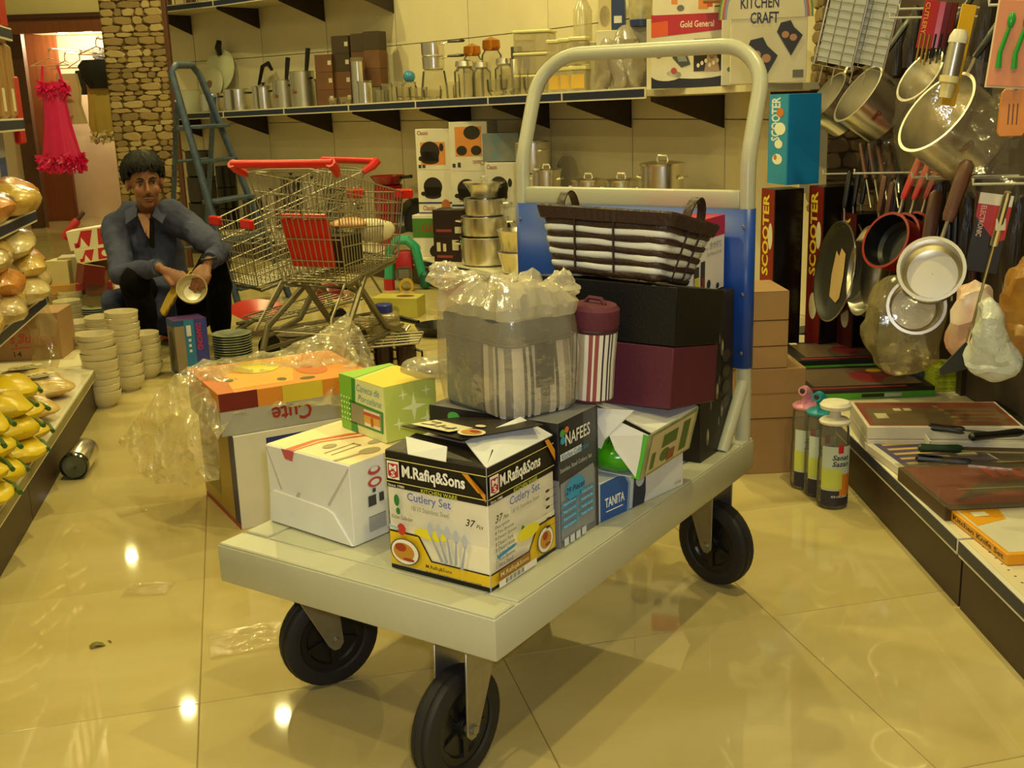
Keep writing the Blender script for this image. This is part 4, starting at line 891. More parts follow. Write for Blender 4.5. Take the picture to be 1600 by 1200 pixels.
saucepan('saucepan', 'steel saucepan hanging second in the upper row, red lettering', ax(1340, 146, 1.16), AXI, HDI, .105, .14, STEEL, hl=.2, group='steel saucepans hanging')
saucepan('saucepan', 'small steel saucepan hanging behind the red sachets', ax(1437, 118, 1.18), (-.8, -.2, .55), HDI, .08, .11, STEEL, hl=.18, group='steel saucepans hanging', badge=False)
saucepan('saucepan', 'large steel saucepan hanging in a clear bag, upper row', ax(1462, 175, 1.10), (-.78, -.2, .58), HDI, .115, .16, STEEL, hl=.2, group='steel saucepans hanging')
saucepan('red_saucepan', 'red saucepan with black inside hanging at the front of its hook', ax(1383, 375, 1.12), (-.82, -.40, .38), (.42, .1, .88), .083, .07, RED, NST, P('#b01a20', .35), .19, 'red saucepans hanging', badge=False)
saucepan('red_saucepan', 'red saucepan hanging behind the front red saucepan', ax(1402, 372, 1.19), (-.82, -.40, .38), (.42, .1, .88), .078, .07, RED, NST, P('#b01a20', .35), .19, 'red saucepans hanging', badge=False)
saucepan('red_saucepan', 'dark red saucepan hanging nearest the panel', ax(1422, 365, 1.27), (-.82, -.40, .38), (.42, .1, .88), .07, .07, RED, NST, P('#8a1418', .35), .17, 'red saucepans hanging', badge=False)
ALU = mat('bright_aluminium', '#e3ddcc', .26, 1., var=.08, scale=10)
saucepan('milk_pan', 'shiny aluminium milk pan with brown handle, facing the aisle', ax(1455, 420, 1.04), (-.38, -.88, .30), (.2, -.1, .95), .077, .09, ALU, None, WOODH, .2, 'aluminium milk pans in the clear bag', badge=False, hr=.012)
saucepan('milk_pan', 'shiny aluminium milk pan hanging below and behind the front one', ax(1432, 478, 1.10), (-.25, -.92, .25), (.1, -.1, .95), .074, .09, ALU, None, WOODH, .24, 'aluminium milk pans in the clear bag', badge=False, hr=.012)
def disc(name, label, c, nrm, hd, r, m_, m_b, hl, hm, group, paper=False, dep=.02):
    t = thing(name, label, 'pan', c, 0, group); t.rotation_euler = orient(nrm, hd).to_euler()
    MB().lathe([(.001, 0), (r*.8, .001), (r*.95, dep*.6), (r, dep), (r+.003, dep), (r*.97, dep*.4), (r*.82, -.004), (.001, -.004)], 36).build('pan_body', m_, t)
    MB().lathe([(r-.001, dep+.0005), (r+.0035, dep+.0005), (r+.0035, dep-.003)], 36).build('rim', m_b, t)
    MB().tube([(r*.9, .006, .006), (r+.03, .006, .012), (r+.05, .004, .018)], .004, 6).build('handle_wire', CHROME, t)
    MB().loft([[V((x, .011*k*math.cos(a), .018+.009*k*math.sin(a))) for a in [2*PI*i/8 for i in range(8)]] for x, k in ((r+.045, .7), (r+.06, 1), (r+hl-.01, 1.1), (r+hl, .6))]).build('handle', hm, t)
    if paper: pr(t, Face((-r*.62, -r*.3, .003), (r*1.1, 0, 0), (0, r*.62, 0)), '#b79a6a', [[(0, .3), (.1, .05), (.5, .0), (.9, .1), (1, .5), (.85, .6), (.95, .9), (.5, 1), (.1, .9)]], 'paper_label')
    return t
GRI = mat('dark_griddle_iron', '#23221c', .42, bump=.05, bscale=150)
for i, (px, py, X, lb, pp) in enumerate(((1311, 425, 1.12, 'front black griddle with a torn paper label', True), (1325, 418, 1.20, 'second black griddle behind the labelled one', False), (1338, 412, 1.27, 'third black griddle nearest the panel', False))):
    disc('griddle_pan', lb, ax(px, py, X), (-.975, -.07, .16), (.05, .1, 1), .168, GRI, CHROME, .17, BLACKP, 'black griddles hanging', pp)
for i, (px, py, X, lb) in enumerate(((1366, 425, 1.16, 'fluted silver frying pan in front'), (1378, 430, 1.22, 'fluted silver frying pan behind'))):
    disc('silver_pan', lb, ax(px, py, X), (-.985, -.03, .16), (.05, .1, 1), .14, ALU, CHROME, .16, WOODH, 'silver pans hanging', dep=.035)
# clear bags round the hanging pans
cb = film('thin_clear_bag', '#faf6ea', .02, .08, .06, .5, 18)
def bagshape(label, px, py, X, rx, ry, rz_, seed, m_=cb, name='clear_bag', cat='plastic bag'):
    b2 = MB().ell((0, 0, 0), (rx, ry, rz_), 28, 20); q = []
    for v in b2.v:
        v = V(v); v.z = math.copysign(abs(v.z/rz_)**.7*rz_, v.z); v = v+nz(v+V((seed, 0, 0)), 9, .03)+nz(v*1.0, 30, .012); q.append(tuple(v))
    b2.v = q; o = b2.build(name, m_, smooth=20); o.location = ax(px, py, X); tag(o, label, cat); return o
bagshape('clear plastic bag around the large steel saucepan, upper row', 1480, 190, 1.12, .13, .12, .16, 3)
bagshape('crinkled clear plastic bag hanging around the aluminium milk pans', 1412, 505, 1.13, .11, .12, .15, 9, film('crinkled_clear_bag', '#e8d8a0', .16, .08, .17, .5, 26))
bagshape('clear plastic bag of turners behind the small steel saucepan', 1385, 250, 1.30, .06, .08, .10, 5)
bagshape('clear plastic bag of utensils below the orange spatula', 1565, 235, 1.22, .10, .12, .12, 6)
bg = mat('white_net_bag', '#bcc0b8', .3, bump=.5, bscale=40)
bagshape('white shiny bag of scourers hanging at the right border', 1553, 535, 1.03, .042, .05, .095, 12, bg, 'scourer_bag', 'bag')
bagshape('pink and white wrapped pack behind the white scourer bag', 1527, 500, 1.12, .05, .05, .10, 14, mat('pink_wrap', '#c9876f', .3, col2='#d8cdb8', scale=10), 'wrapped_pack', 'pack')
bagshape('amber wrapped pack at the right border beside the scourer bag', 1600, 480, 1.08, .04, .05, .12, 15, mat('amber_wrap', '#b98a3a', .3, col2='#8a5a20', scale=14), 'wrapped_pack', 'pack')
# long handled tools
def rod(name, label, a, b, parts, cat='tool'):
    A, B_ = V(a), V(b); t = thing(name, label, cat, A); d = (B_-A).normalized(); L_ = (B_-A).length
    for nm, f0, f1, r0, m_ in parts: MB().tube([d*L_*f0, d*L_*(f0*.9+f1*.1), d*L_*f1], [r0*.8, r0, r0], 10).build(nm, m_, t)
    return t, d*L_
t, e = rod('spatula', 'long steel spatula with dark blade at the right', ax(1575, 300, 1.02), ax(1512, 535, 1.02), (('grip', 0, .33, .008, STEEL), ('shaft', .33, .9, .0028, CHROME), ('ferrule', .88, 1, .0045, STEEL)))
MB().prism([e+V((-.005, 0, 0)), e+V((.008, 0, 0)), e+V((.03, 0, -.055)), e+V((-.055, 0, -.075)), e+V((-.06, 0, -.06))], (0, .003, 0)).build('blade', P('#2b2f33'), t, smooth=0)
MB().obox((ax(1560, 350, 1.02)-t.location)+V((0, -.011, 0)), (1, 0, 0), (0, 1, 0), (0, 0, 1), .010, .001, .012).build('price_tag', P('#d9d2bc'), t)
t, e = rod('skewer', 'thin steel skewer with wooden handle left of the red pack', ax(1530, 300, 1.16), ax(1513, 505, 1.16), (('grip', 0, .72, .008, WOODH), ('shaft', .72, 1, .002, CHROME)))
MB().obox(e+V((-.004, -.003, -.012)), (1, 0, 0), (0, 1, 0), (0, 0, 1), .009, .001, .012).build('price_tag', P('#d9d2bc'), t)
for i, (px, X) in enumerate(((1358, 1.3), (1372, 1.24), (1388, 1.3), (1345, 1.22))):
    rod('turner', 'brown handled turner hanging behind the upper saucepans, %s from the left' % ('third', 'second', 'fourth', 'first')[[0, 1, 2, 3][i]], ax(px, 225, X), ax(px+16, 325, X), (('grip', 0, .55, .009, WOODH), ('shaft', .55, 1, .0035, CHROME)))
for i, (px, X) in enumerate(((1467, 1.28), (1485, 1.22), (1495, 1.3), (1575, 1.3))):
    rod('ladle', 'dark handled ladle hanging behind the milk pans, %s from the left' % ('first', 'second', 'third', 'fourth')[i], ax(px, 300, X), ax(px-8, 470, X), (('grip', 0, .5, .010, BLACKP), ('shaft', .5, 1, .004, CHROME)))
t = thing('electronic_pack', 'red and black carded electronic lighter, right side', 'pack', ax(1545, 365, 1.16), 0); w, h = .075, .19
R5 = Matrix.Rotation(.13, 4, 'Y'); t.rotation_euler = (0, .13, -.35)
MB().box((-w/2, 0, -h/2), (w/2, .012, h/2)).build('card', P('#1a1716'), t, bevel=.001); f = Face((-w/2, 0, -h/2), (w, 0, 0), (0, 0, h))
pr(t, f, '#b3201c', [[(0, 1), (1, 1), (1, .45), (.75, .4), (0, .7)]], 'print'); pr(t, f, '#d6cfc2', [Q(0, .86, 1, 1)], 'print'); pr(t, f, '#e0b8a8', [T('ELECTRONIC', .12, .45, .28, .84, 270)])
# upper row cards and packs
t = thing('spoon_card', 'orange card with two green plastic spoons, upper right', 'pack', ax(1583, 68, 1.05), 0); w, h = .075, .17; t.rotation_euler = (0, .09, -.3)
MB().box((-w/2, 0, -h/2), (w/2, .006, h/2)).build('card', P('#d98a5a'), t, bevel=.001); MB().box((-w/2-.003, .006, -h/2-.004), (w/2+.003, .009, h/2+.03)).build('backing', P('#e0cfa4'), t)
for s in (-1, 1):
    MB().tube([(s*.015-.006, -.006, -.05), (s*.015-.008, -.006, -.02), (s*.015-.002, -.006, .01), (s*.015+.002, -.006, .03)], [.006, .005, .0045, .004], 8).build('spoon', P('#2f9a3c', .25), t); MB().ell((s*.015+.004, -.006, .045), (.008, .005, .016), 10, 8).build('spoon_bowl', P('#2f9a3c', .25), t)
t = thing('orange_spatula', 'orange silicone slotted spatula under the green spoons card', 'spatula', ax(1583, 172, 1.08), 0); t.rotation_euler = (0, 0, -.3)
MB().prism([(-.026, 0, .035), (-.018, 0, .045), (.018, 0, .045), (.026, 0, .035), (.028, 0, -.045), (.022, 0, -.055), (-.024, 0, -.055), (-.029, 0, -.045)], (0, .006, 0)).build('blade', P('#d9861c', .35), t, bevel=.002)
pr(t, Face((-.03, 0, -.055), (.06, 0, 0), (0, 0, .1)), '#5a3208', [Q(.34+.14*i, .25, .38+.14*i, .68) for i in range(3)], 'slot')
MB().tube([(0, .003, .04), (0, .003, .10)], .006, 8).build('neck', STEEL, t)
t = thing('pepper_mill', 'clear and steel pepper mill in a yellow blister pack, upper right', 'mill', ax(1490, 95, 1.06), 0); t.rotation_euler = (0, .16, 0)
MB().lathe([(.012, .06), (.014, .07), (.021, .055), (.022, .04), (.0, .04)], 16).build('cap', P('#d8d2c0', .3), t); MB().lathe([(.019, .04), (.019, -.035)], 18).build('steel_body', STEEL, t); MB().lathe([(.0, -.035), (.023, -.035), (.023, -.05), (.017, -.052), (.015, -.085), (.0, -.085)], 16).build('base', P('#d6c890', .3), t)
MB().box((.0, .02, -.10), (.035, .024, .13)).build('yellow_card', P('#d8a81e'), t, bevel=.001)
for i in range(4):
    t = thing('fork_sachet', 'red sachet of forks, %s of four on the upper hook' % ('front', 'second', 'third', 'rear')[i], 'pack', ax(1450+10*i, 40, 1.06+.05*i), 0, 'red sachets'); t.rotation_euler = (0, .14, -.2-.15*i)
    MB().box((-.018, 0, -.055), (.018, .004, .06)).build('card', P('#a8161a' if i < 2 else '#5a1014', .3), t, bevel=.001)
    for k in range(3): MB().tube([(-.012+.01*k, -.003, -.02), (-.012+.01*k, -.004, -.085-.005*k)], .0028, 6).build('fork_tines', mat('gold_tint', '#c2a050', .3, .9) if i < 1 else BLACKP, t)
    if i == 0: pr(t, Face((-.018, -.0003, -.055), (.036, 0, 0), (0, 0, .115)), '#d9a01c', [T('CUTLERY', .1, .3, .4, .95, 270)])
# wire grill racks in plastic, top
for i, (px, X) in enumerate(((1318, 1.02), (1368, 1.1))):
    t = thing('grill_rack', ('wire grill rack hanging at top beside the white sandwich maker box', 'wire grill rack hanging behind, right of the first')[i], 'rack', ax(px, 30, X), 0, 'wire grill racks'); t.rotation_euler = (0, .22, -.75)
    w, h = .125, .28
    MB().tube([(-w/2, 0, -h/2), (w/2, 0, -h/2), (w/2, 0, h/2), (-w/2, 0, h/2)], .0028, 6, True).build('frame', CHROME, t)
    for k in range(1, 12): MB().tube([(-w/2, 0, -h/2+h*k/12), (w/2, 0, -h/2+h*k/12)], .0013, 4).build('wire', CHROME, t)
    for k in (1, 2): MB().tube([(-w/2+w*k/3, .002, -h/2), (-w/2+w*k/3, .002, h/2)], .0013, 4).build('wire', CHROME, t)
    MB().box((-w/2+.006, .004, -h/2+.01), (w/2-.006, .006, h/2-.006)).build('backing_card', P('#b9bdc0'), t)
    for k in range(2): MB().tube([(-.03+.04*k, -.004, -h/2), (-.03+.04*k, -.004, -h/2-.05)], .0018, 5).build('prong', CHROME, t)

# dark bagged utensils filling the panel behind
UT = mat('dark_utensil_pack', '#1c1815', .3, col2='#3a2f24', scale=9, stretch=(10, 10, 1), bump=.3, bscale=16)
for i, (px, py, X, w, h, lb) in enumerate(((1372, 55, 1.33, .07, .22, 'left of the red sachets'), (1405, 75, 1.36, .06, .2, 'behind the red sachets'), (1428, 60, 1.32, .06, .2, 'beside the red sachets'), (1540, 60, 1.28, .07, .26, 'left of the green spoons card'), (1535, 130, 1.33, .07, .22, 'above the large bagged saucepan'), (1400, 300, 1.36, .08, .22, 'behind the red saucepans'), (1465, 330, 1.36, .08, .26, 'behind the milk pans'), (1515, 380, 1.36, .08, .30, 'behind the wooden skewer'), (1590, 380, 1.3, .07, .3, 'at the right border'), (1360, 250, 1.36, .08, .22, 'below the two steel saucepans'))):
    b2 = MB(); b2.loft([[V((w/2*k*math.cos(a)+.01*math.sin(z*30), .022*k*math.sin(a), z)) for a in [2*PI*q/12 for q in range(12)]] for z, k in ((-h/2, .5), (-h*.45, .95), (-h*.1, 1), (h*.3, .8), (h*.45, .5), (h/2, .25))]); o = b2.build('utensil_pack', UT, loc=ax(px, py, X)); tag(o, 'dark bagged utensils hanging '+lb, 'pack', 'dark utensil packs')
# ================================================================ GOODS ON THE BACK SHELVES
def pot(name, label, cat, loc, r, h, m_, rz=0., lid=None, handles=None, hm=None, group=None, n=24, knob=None, flare=0., sides=0.6, long=None):
    t = thing(name, label, cat, loc, rz, group)
    MB().lathe([(.001, .001), (r*.9, .001), (r*.97, r*.06), (r, h*.3), (r+flare, h-.004), (r+flare+.004, h), (r+flare+.001, h+.001), (r+flare-.003, h-.004), (r*.96, h*.3), (r*.9, r*.1), (.001, r*.08)], n).build('body', m_, t)
    hm = hm or m_
    if handles == 'loop':
        for s in (-1, 1):
            for yy in (0,):
                MB().tube([(s*r*.985, -r*.28, h*.72), (s*(r+r*.22), -r*.24, h*.74), (s*(r+r*.28), 0, h*.75), (s*(r+r*.22), r*.24, h*.74), (s*r*.985, r*.28, h*.72)], .0055, 6).build('loop_handle', hm, t)
    elif handles == 'lug':
        for s in (-1, 1): MB().box((s*(r*.97) if s > 0 else -r*1.28, -r*.2, h*.78), (r*1.28 if s > 0 else -r*.97, r*.2, h*.78+.014)).build('lug_handle', hm, t, bevel=.004)
    if long:
        a = long; d = V((math.cos(a), math.sin(a), 0)); MB().tube([d*r*.97+V((0, 0, h*.8)), d*(r+.05)+V((0, 0, h*.85)), d*(r*2.3)+V((0, 0, h*.95))], [.007, .01, .012], 8).build('long_handle', hm, t)
    if lid:
        l_ = MB().lathe([(r+flare+.006, h-.004), (r+flare+.007, h+.006), (r*.9, h+.010), (r*.5, h+r*.16), (.001, h+r*.2)], n).build('lid', lid, t)
        k = knob or BLACKP
        if knob == 'wire': MB().tube([(-r*.3, 0, h+r*.17), (-r*.22, 0, h+r*.42), (r*.22, 0, h+r*.42), (r*.3, 0, h+r*.17)], .005, 6).build('lid_handle', m_, l_)
        else: MB().lathe([(.008, h+r*.18), (.008, h+r*.26), (.017, h+r*.34), (.014, h+r*.42), (.001, h+r*.44)], 12).build('knob', k, l_)
    return t
DALU = mat('satin_aluminium', '#c9c4b4', .34, .9, var=.05); WEN = mat('white_enamel', '#d9d8b8', .3)
GLS = film('clear_glass', '#e6e0c8', .10, .04, .16, .05, 8, True); AMB = mat('amber_gold', '#b06a14', .18, .6); DGREY = mat('dark_hammered_pot', '#4a4640', .35, .5)
def put(px, wpx, row='m', back=.2):
    Pn, rz = onshelf(px, row, back); return Pn, rz, span(wpx, Pn)
# left part of the middle shelf: pots and pressure cookers
Pn, rz, w = put(293, 52); pot('stock_pot', 'wide pale enamel pot at the left end of the middle shelf', 'pot', Pn, w/2, .19, WEN, rz)
Pn, rz, w = put(334, 40, back=.14); pot('stock_pot', 'small steel pot with black lugs right of the pale enamel pot', 'pot', Pn, w/2*.9, .15, STEEL, rz, handles='lug', hm=BLACKP)
for px, back, r, lb, m_ in ((348, .33, .17, 'large pale lid with black grip leaning against the back panel', mat('pale_green_enamel', '#cfd3b0', .35)), (335, .26, .125, 'white round lid leaning in front of the pale lid', WEN)):
    Pn, rz = onshelf(px, 'm', back); t = thing('pot_lid', lb, 'lid', Pn+V((0, 0, .10 if r < .15 else .16)), 0, 'pot lids leaning'); nn = V((-.5, -.75, .25)); t.rotation_euler = orient(nn, (.1, 0, 1)).to_euler()
    t.location.z += r*.95
    MB().lathe([(.001, .018), (r*.5, .015), (r*.9, .004), (r, 0), (r+.004, .004), (r*.9, .010), (r*.45, .022), (.001, .026)], 28).build('disc', m_, t)
    if r > .15: MB().tube([(r*.75, .0, .02), (r*1.0, 0, .05), (r*1.35, 0, .05)], [.02, .026, .02], 8).build('grip', BLACKP, t)
    else: MB().lathe([(.03, .022), (.03, .03), (.001, .034)], 14).build('boss', P('#8f6a58'), t)
for i, (px, wp, h, lb) in enumerate(((375, 46, .17, 'steel pressure pot with a black lug, third from the left'), (414, 34, .17, 'steel pot with dark badge, fourth from the left'))):
    Pn, rz, w = put(px, wp, back=.15); pot('stock_pot', lb, 'pot', Pn, w/2, h, STEEL, rz, handles='lug', hm=BLACKP, lid=STEEL if i else None)
for i, (px, wp, h, lb, hx) in enumerate(((446, 34, .21, 'shorter aluminium pressure cooker with raised black handle', -.10), (476, 38, .26, 'tall aluminium pressure cooker with raised black handle', -.08))):
    Pn, rz, w = put(px, wp, back=.16); t = pot('pressure_cooker', lb, 'cooker', Pn, w/2, h, DALU, rz, handles='lug', hm=BLACKP, group='pressure cookers')
    MB().tube([(hx*.4, .06, h*.9), (hx*.5, .08, h+.05), (hx*.5, .1, h+.16)], [.012, .016, .018], 8).build('raised_handle', BLACKP, t)
    r = w/2; vs, fs_ = text2d('Classic', .02, .3); b2 = MB(); b2.add([V((r*1.01*math.sin(.5*(x-.5)+.2), -r*1.01*math.cos(.5*(x-.5)+.2), h*.4+.03*y)) for x, y in vs], fs_); b2.build('lettering', P('#8c2a24'), t, smooth=0)
Pn, rz, w = put(418, 30, back=.32); t = thing('kettle_handle', 'black curved cooker lid handle leaning behind the cookers', 'handle', Pn, rz); MB().tube([(-.08, 0, .2), (-.02, 0, .33), (.05, 0, .35), (.09, 0, .3)], [.012, .016, .018, .012], 8).build('grip', BLACKP, t); MB().tube([(-.09, 0, 0), (-.085, 0, .2)], .01, 6).build('stem', STEEL, t)
Pn, rz, w = put(507, 24, back=.2); pot('stock_pot', 'dark pot with an orange label beside the brown boxes', 'pot', Pn, w/2, .19, DGREY, rz, lid=DGREY)
# brown gift boxes
BB1 = mat('brown_box_board', '#6a4428', .55, col2='#5a3a22', scale=10, obj=.12); BB2 = mat('dark_box_board', '#3a2c1c', .5, obj=.1)
k = 0
for ci, (px, back, n_, x) in enumerate(((517, .2, 3, 0), (546, .28, 4, 0), (572, .28, 4, 0), (592, .24, 4, 0))):
    for j in range(n_):
        Pn, rz = onshelf(px, 'm', back); hh = .118; w = .135 if ci < 2 else .115
        o, F = carton('brown_gift_box', 'brown gift box, stack %s from the left, %s box up from the shelf' % (('one', 'two', 'three', 'four')[ci], ('first', 'second', 'third', 'fourth')[j]), 'box', Pn+V((0, 0, hh*j+.001*j)), rz*.45, (w, w, hh), BB2 if (j == 3 or (ci+j) % 4 == 3) else BB1, 'brown gift boxes')
        if ci < 2: pr(o, F['F'], '#b9b09a', [Q(.75, .4, .95, .65)], 'tag')
for i, (px, wp, h, lb, m_) in enumerate(((563, 20, .31, 'tall steel canister in front of the brown boxes', STEEL), (573, 22, .155, 'short steel canister in front of the tall one', STEEL))):
    Pn, rz, w = put(px, wp, back=.1-.04*i); t = thing('canister', lb, 'canister', Pn, rz, 'steel canisters'); r = w/2
    MB().lathe([(.001, 0), (r, 0), (r, h*.92)], 20).build('body', m_, t); MB().lathe([(r+.004, h*.9), (r+.004, h*.97), (r, h), (.001, h)], 20).build('lid', GLS, t)
# glassware on the middle shelf
def glass(px, back, r, h, lb, kind=0):
    Pn, rz = onshelf(px, 'm', back); t = thing('glass_jar', lb, 'glass', Pn, rz, 'glassware on the middle shelf')
    if kind == 0: MB().lathe([(.001, 0), (r*.8, 0), (r, h*.2), (r*.95, h*.8), (r, h)], 16).build('body', GLS, t)
    elif kind == 1: MB().lathe([(.001, 0), (r*.6, 0), (r*.95, h*.4), (r, h), (r*.93, h), (r*.88, h*.4), (.001, h*.1)], 18).build('body', GLS, t)
    else:
        MB().lathe([(.001, 0), (r, 0), (r, h*.7), (r*.7, h*.78)], 18).build('body', GLS, t); MB().lathe([(r*.75, h*.78), (r*.9, h*.82), (r*.85, h*.94), (.001, h)], 16).build('lid', AMB if kind == 2 else STEEL, t)
    return t
gi = 0
for px, back, r, h, kind, lb in ((522, .08, .035, .06, 1, 'low glass bowl before the brown boxes'), (541, .06, .05, .06, 1, 'wider glass bowl before the brown boxes'), (588, .1, .035, .11, 0, 'short tumbler right of the canisters'), (596, .06, .03, .09, 0, 'front tumbler right of the canisters'), (606, .14, .035, .13, 0, 'tall tumbler among the small glasses'), (614, .08, .03, .1, 0, 'small glass with a shiny rim'), (622, .16, .04, .14, 0, 'glass jar near the blue topped bottle'), (632, .06, .05, .10, 1, 'glass bowl below the blue topped bottle'), (640, .18, .05, .13, 0, 'rear glass jar below the blue topped bottle'), (654, .1, .06, .09, 1, 'glass bowl left of the stacked saucepans'), (676, .05, .06, .07, 1, 'low glass dish before the stacked saucepans'), (700, .08, .045, .09, 0, 'glass cup right of the stacked saucepans'), (709, .14, .045, .11, 0, 'glass mug before the gold-lidded jars'), (729, .06, .045, .15, 0, 'clear beaker before the gold-lidded jars'), (778, .05, .06, .10, 1, 'white edged glass bowl right of the jars'), (800, .08, .07, .12, 1, 'wide glass bowl before the thermos'), (820, .04, .025, .14, 0, 'thin clear bottle near the handle'), (835, .08, .06, .10, 1, 'glass dish behind the trolley handle')):
    glass(px, back, r, h, lb, kind)
for px, back, r, h, lb, kd in ((727, .2, .065, .24, 'glass canister with steel lid, left one', 3), (741, .26, .06, .33, 'glass jar with a gold knob lid, left one', 2), (755, .16, .055, .22, 'glass canister with steel lid, right one', 3), (772, .22, .06, .35, 'glass jar with a gold knob lid, right one', 2), (789, .18, .055, .23, 'glass canister with steel lid, beside the thermos', 3)):
    glass(px, back, r, h, lb, kd)
Pn, rz = onshelf(642, 'm', .3); t = thing('bottle', 'clear bottle with a blue round stopper', 'bottle', Pn, rz); MB().lathe([(.001, 0), (.05, 0), (.05, .1), (.03, .14)], 14).build('body', GLS, t); MB().ell((0, 0, .17), (.04, .04, .04), 12, 8).build('stopper', P('#3a86b0', .3), t)
for j in range(2):
    Pn, rz, w = put(680, 38, back=.2); saucepan('shelf_saucepan', 'steel saucepan, %s of the two stacked on the middle shelf' % ('lower', 'upper')[j], Pn+V((0, 0, .27+.085*j)), (0, 0, 1), (.8, -.55, -.1), w/2*.92+.004*j, .085 if j else .08, STEEL, None, BLACKP, .17, 'stacked saucepans', 'pan', badge=False)
    if j == 0:
        t = thing('glass_bowl', 'upturned glass bowl carrying the stacked saucepans', 'bowl', Pn, rz); MB().lathe([(.09, 0), (.085, .08), (.07, .186), (.001, .189)], 18).build('body', GLS, t)
Pn, rz = onshelf(808, 'm', .15); t = thing('thermos', 'slim steel thermos with dark cup', 'flask', Pn, rz); MB().lathe([(.001, 0), (.035, 0), (.035, .2), (.028, .215)], 16).build('body', STEEL, t); MB().lathe([(.033, .2), (.033, .27), (.001, .275)], 16).build('cup', P('#4a4a44', .3), t)
t.location.z += .0
# plastic containers and boxes towards the right end
CLP = film('plastic_tub', '#e2d9b8', .34, .2, .12, .1, 12)
def tub(px, back, w, d, h, lb, z0=0., band=None, m_=CLP, lidc='#d8cf98'):
    Pn, rz = onshelf(px, 'm', back); t = thing('plastic_tub', lb, 'tub', Pn+V((0, 0, z0)), rz*.3, 'plastic tubs'); 
    MB().box((-w/2, -d/2, 0), (w/2, d/2, h*.86)).build('body', m_, t, bevel=.006); MB().box((-w/2-.004, -d/2-.004, h*.86), (w/2+.004, d/2+.004, h-.001)).build('lid', P(lidc, .35), t, bevel=.004)
    if band: pr(t, boxfaces(w+.001, d+.001, h)['F'], band, [Q(.1, .2, .9, .7)], 'label_band')
    return t
for j in range(3): tub(838, .2, .2, .16, .115, 'cream plastic box, %s of the stack of three left of the handle' % ('lowest', 'middle', 'top')[j], .117*j, None)
tub(822, .3, .1, .1, .36, 'tall tub with blue band behind the cream boxes', 0, '#2f3c8a')
for i, px in enumerate((872, 890, 908)):
    for j in range(2): tub(px, .18, .085, .1, .14, 'clear food container, column %s, %s' % (('one', 'two', 'three')[i], ('below', 'above')[j]), .142*j, '#cfa94a' if j == 0 else None)
def tallbox(px, back, w, d, h, col, lb, z0=0., turn=-.2, name='product_box', cat='box'):
    Pn, rz = onshelf(px, 'm', back); return carton(name, lb, cat, Pn+V((0, 0, z0)), rz*.12+turn*.2, (w, d, h), col)
Pn, rz = onshelf(912, 'm', .28); t = thing('spray_bottle', 'tall clear spray bottle with black trigger top', 'bottle', Pn+V((0, 0, .26)), rz); MB().lathe([(.001, 0), (.05, 0), (.05, .16), (.02, .22)], 16).build('body', CLP, t); MB().box((-.03, -.02, .22), (.03, .02, .29)).build('trigger', BLACKP, t, bevel=.008)
o, F = tallbox(915, .26, .12, .1, .258, '#cfc7a6', 'pale carton under the spray bottle')
WRP = film('grey_wrap', '#b6aca0', .5, .2, .14, .5, 14)
for i, (px, wd_, hh) in enumerate(((942, .09, .25), (962, .09, .27), (985, .12, .30))):
    Pn, rz = onshelf(px, 'm', .12+.04*i); b2 = MB().ell((0, 0, hh/2), (wd_*.62, .06, hh/2), 20, 14); b2.v = [tuple(V((v[0]+.05*math.sin(v[2]*7+i), v[1], v[2]))+nz(V(v)+V((i, 0, 0)), 10, .03)) for v in b2.v]; mn = min(v[2] for v in b2.v)
    b2.v = [(v[0], v[1], v[2]-mn) for v in b2.v]; o = b2.build('wrapped_bundle', WRP, loc=Pn, rz=rz, smooth=25); tag(o, 'grey plastic-wrapped bundle, %s of the three behind the handle' % ('left', 'middle', 'right')[i], 'bundle', 'wrapped bundles')
    t2 = MB().lathe([(.001, 0), (wd_*.3, 0), (wd_*.33, hh*.8)], 14).build('contents', P('#8c8078'), o)
o, F = tallbox(964, .3, .19, .14, .30, '#d8d0b4', 'pale carton standing behind the wrapped bundles')
o, F = tallbox(958, .3, .13, .12, .17, '#26386e', 'navy box with a pale bag picture, above the bundles', .302); pr(o, F['F'], '#cfbe92', [Q(0, 0, .5, 1), E(.25, .4, .2, .3)], 'print'); pr(o, F['F'], '#d8d8d8', [Q(.6, .2, .9, .4)], 'barcode')
o, F = tallbox(1003, .3, .11, .1, .30, '#8a8478', 'grey carton behind the right wrapped bundle')
Pn, rz = onshelf(1001, 'm', .28); t = thing('printed_tub', 'blue rimmed printed plastic tub on top of the grey carton', 'tub', Pn+V((0, 0, .302)), rz); MB().lathe([(.001, 0), (.05, 0), (.06, .14)], 20).build('body', mat('printed_tub_print', '#8a8a80', .3, col2='#c9b98a', scale=16), t); MB().lathe([(.062, .14), (.062, .155), (.001, .158)], 20).build('rim', P('#2a4a7a', .3), t); MB().lathe([(.051, .0), (.054, .03), (.0545, .03)], 20).build('base_band', P('#2a3a70', .3), t)
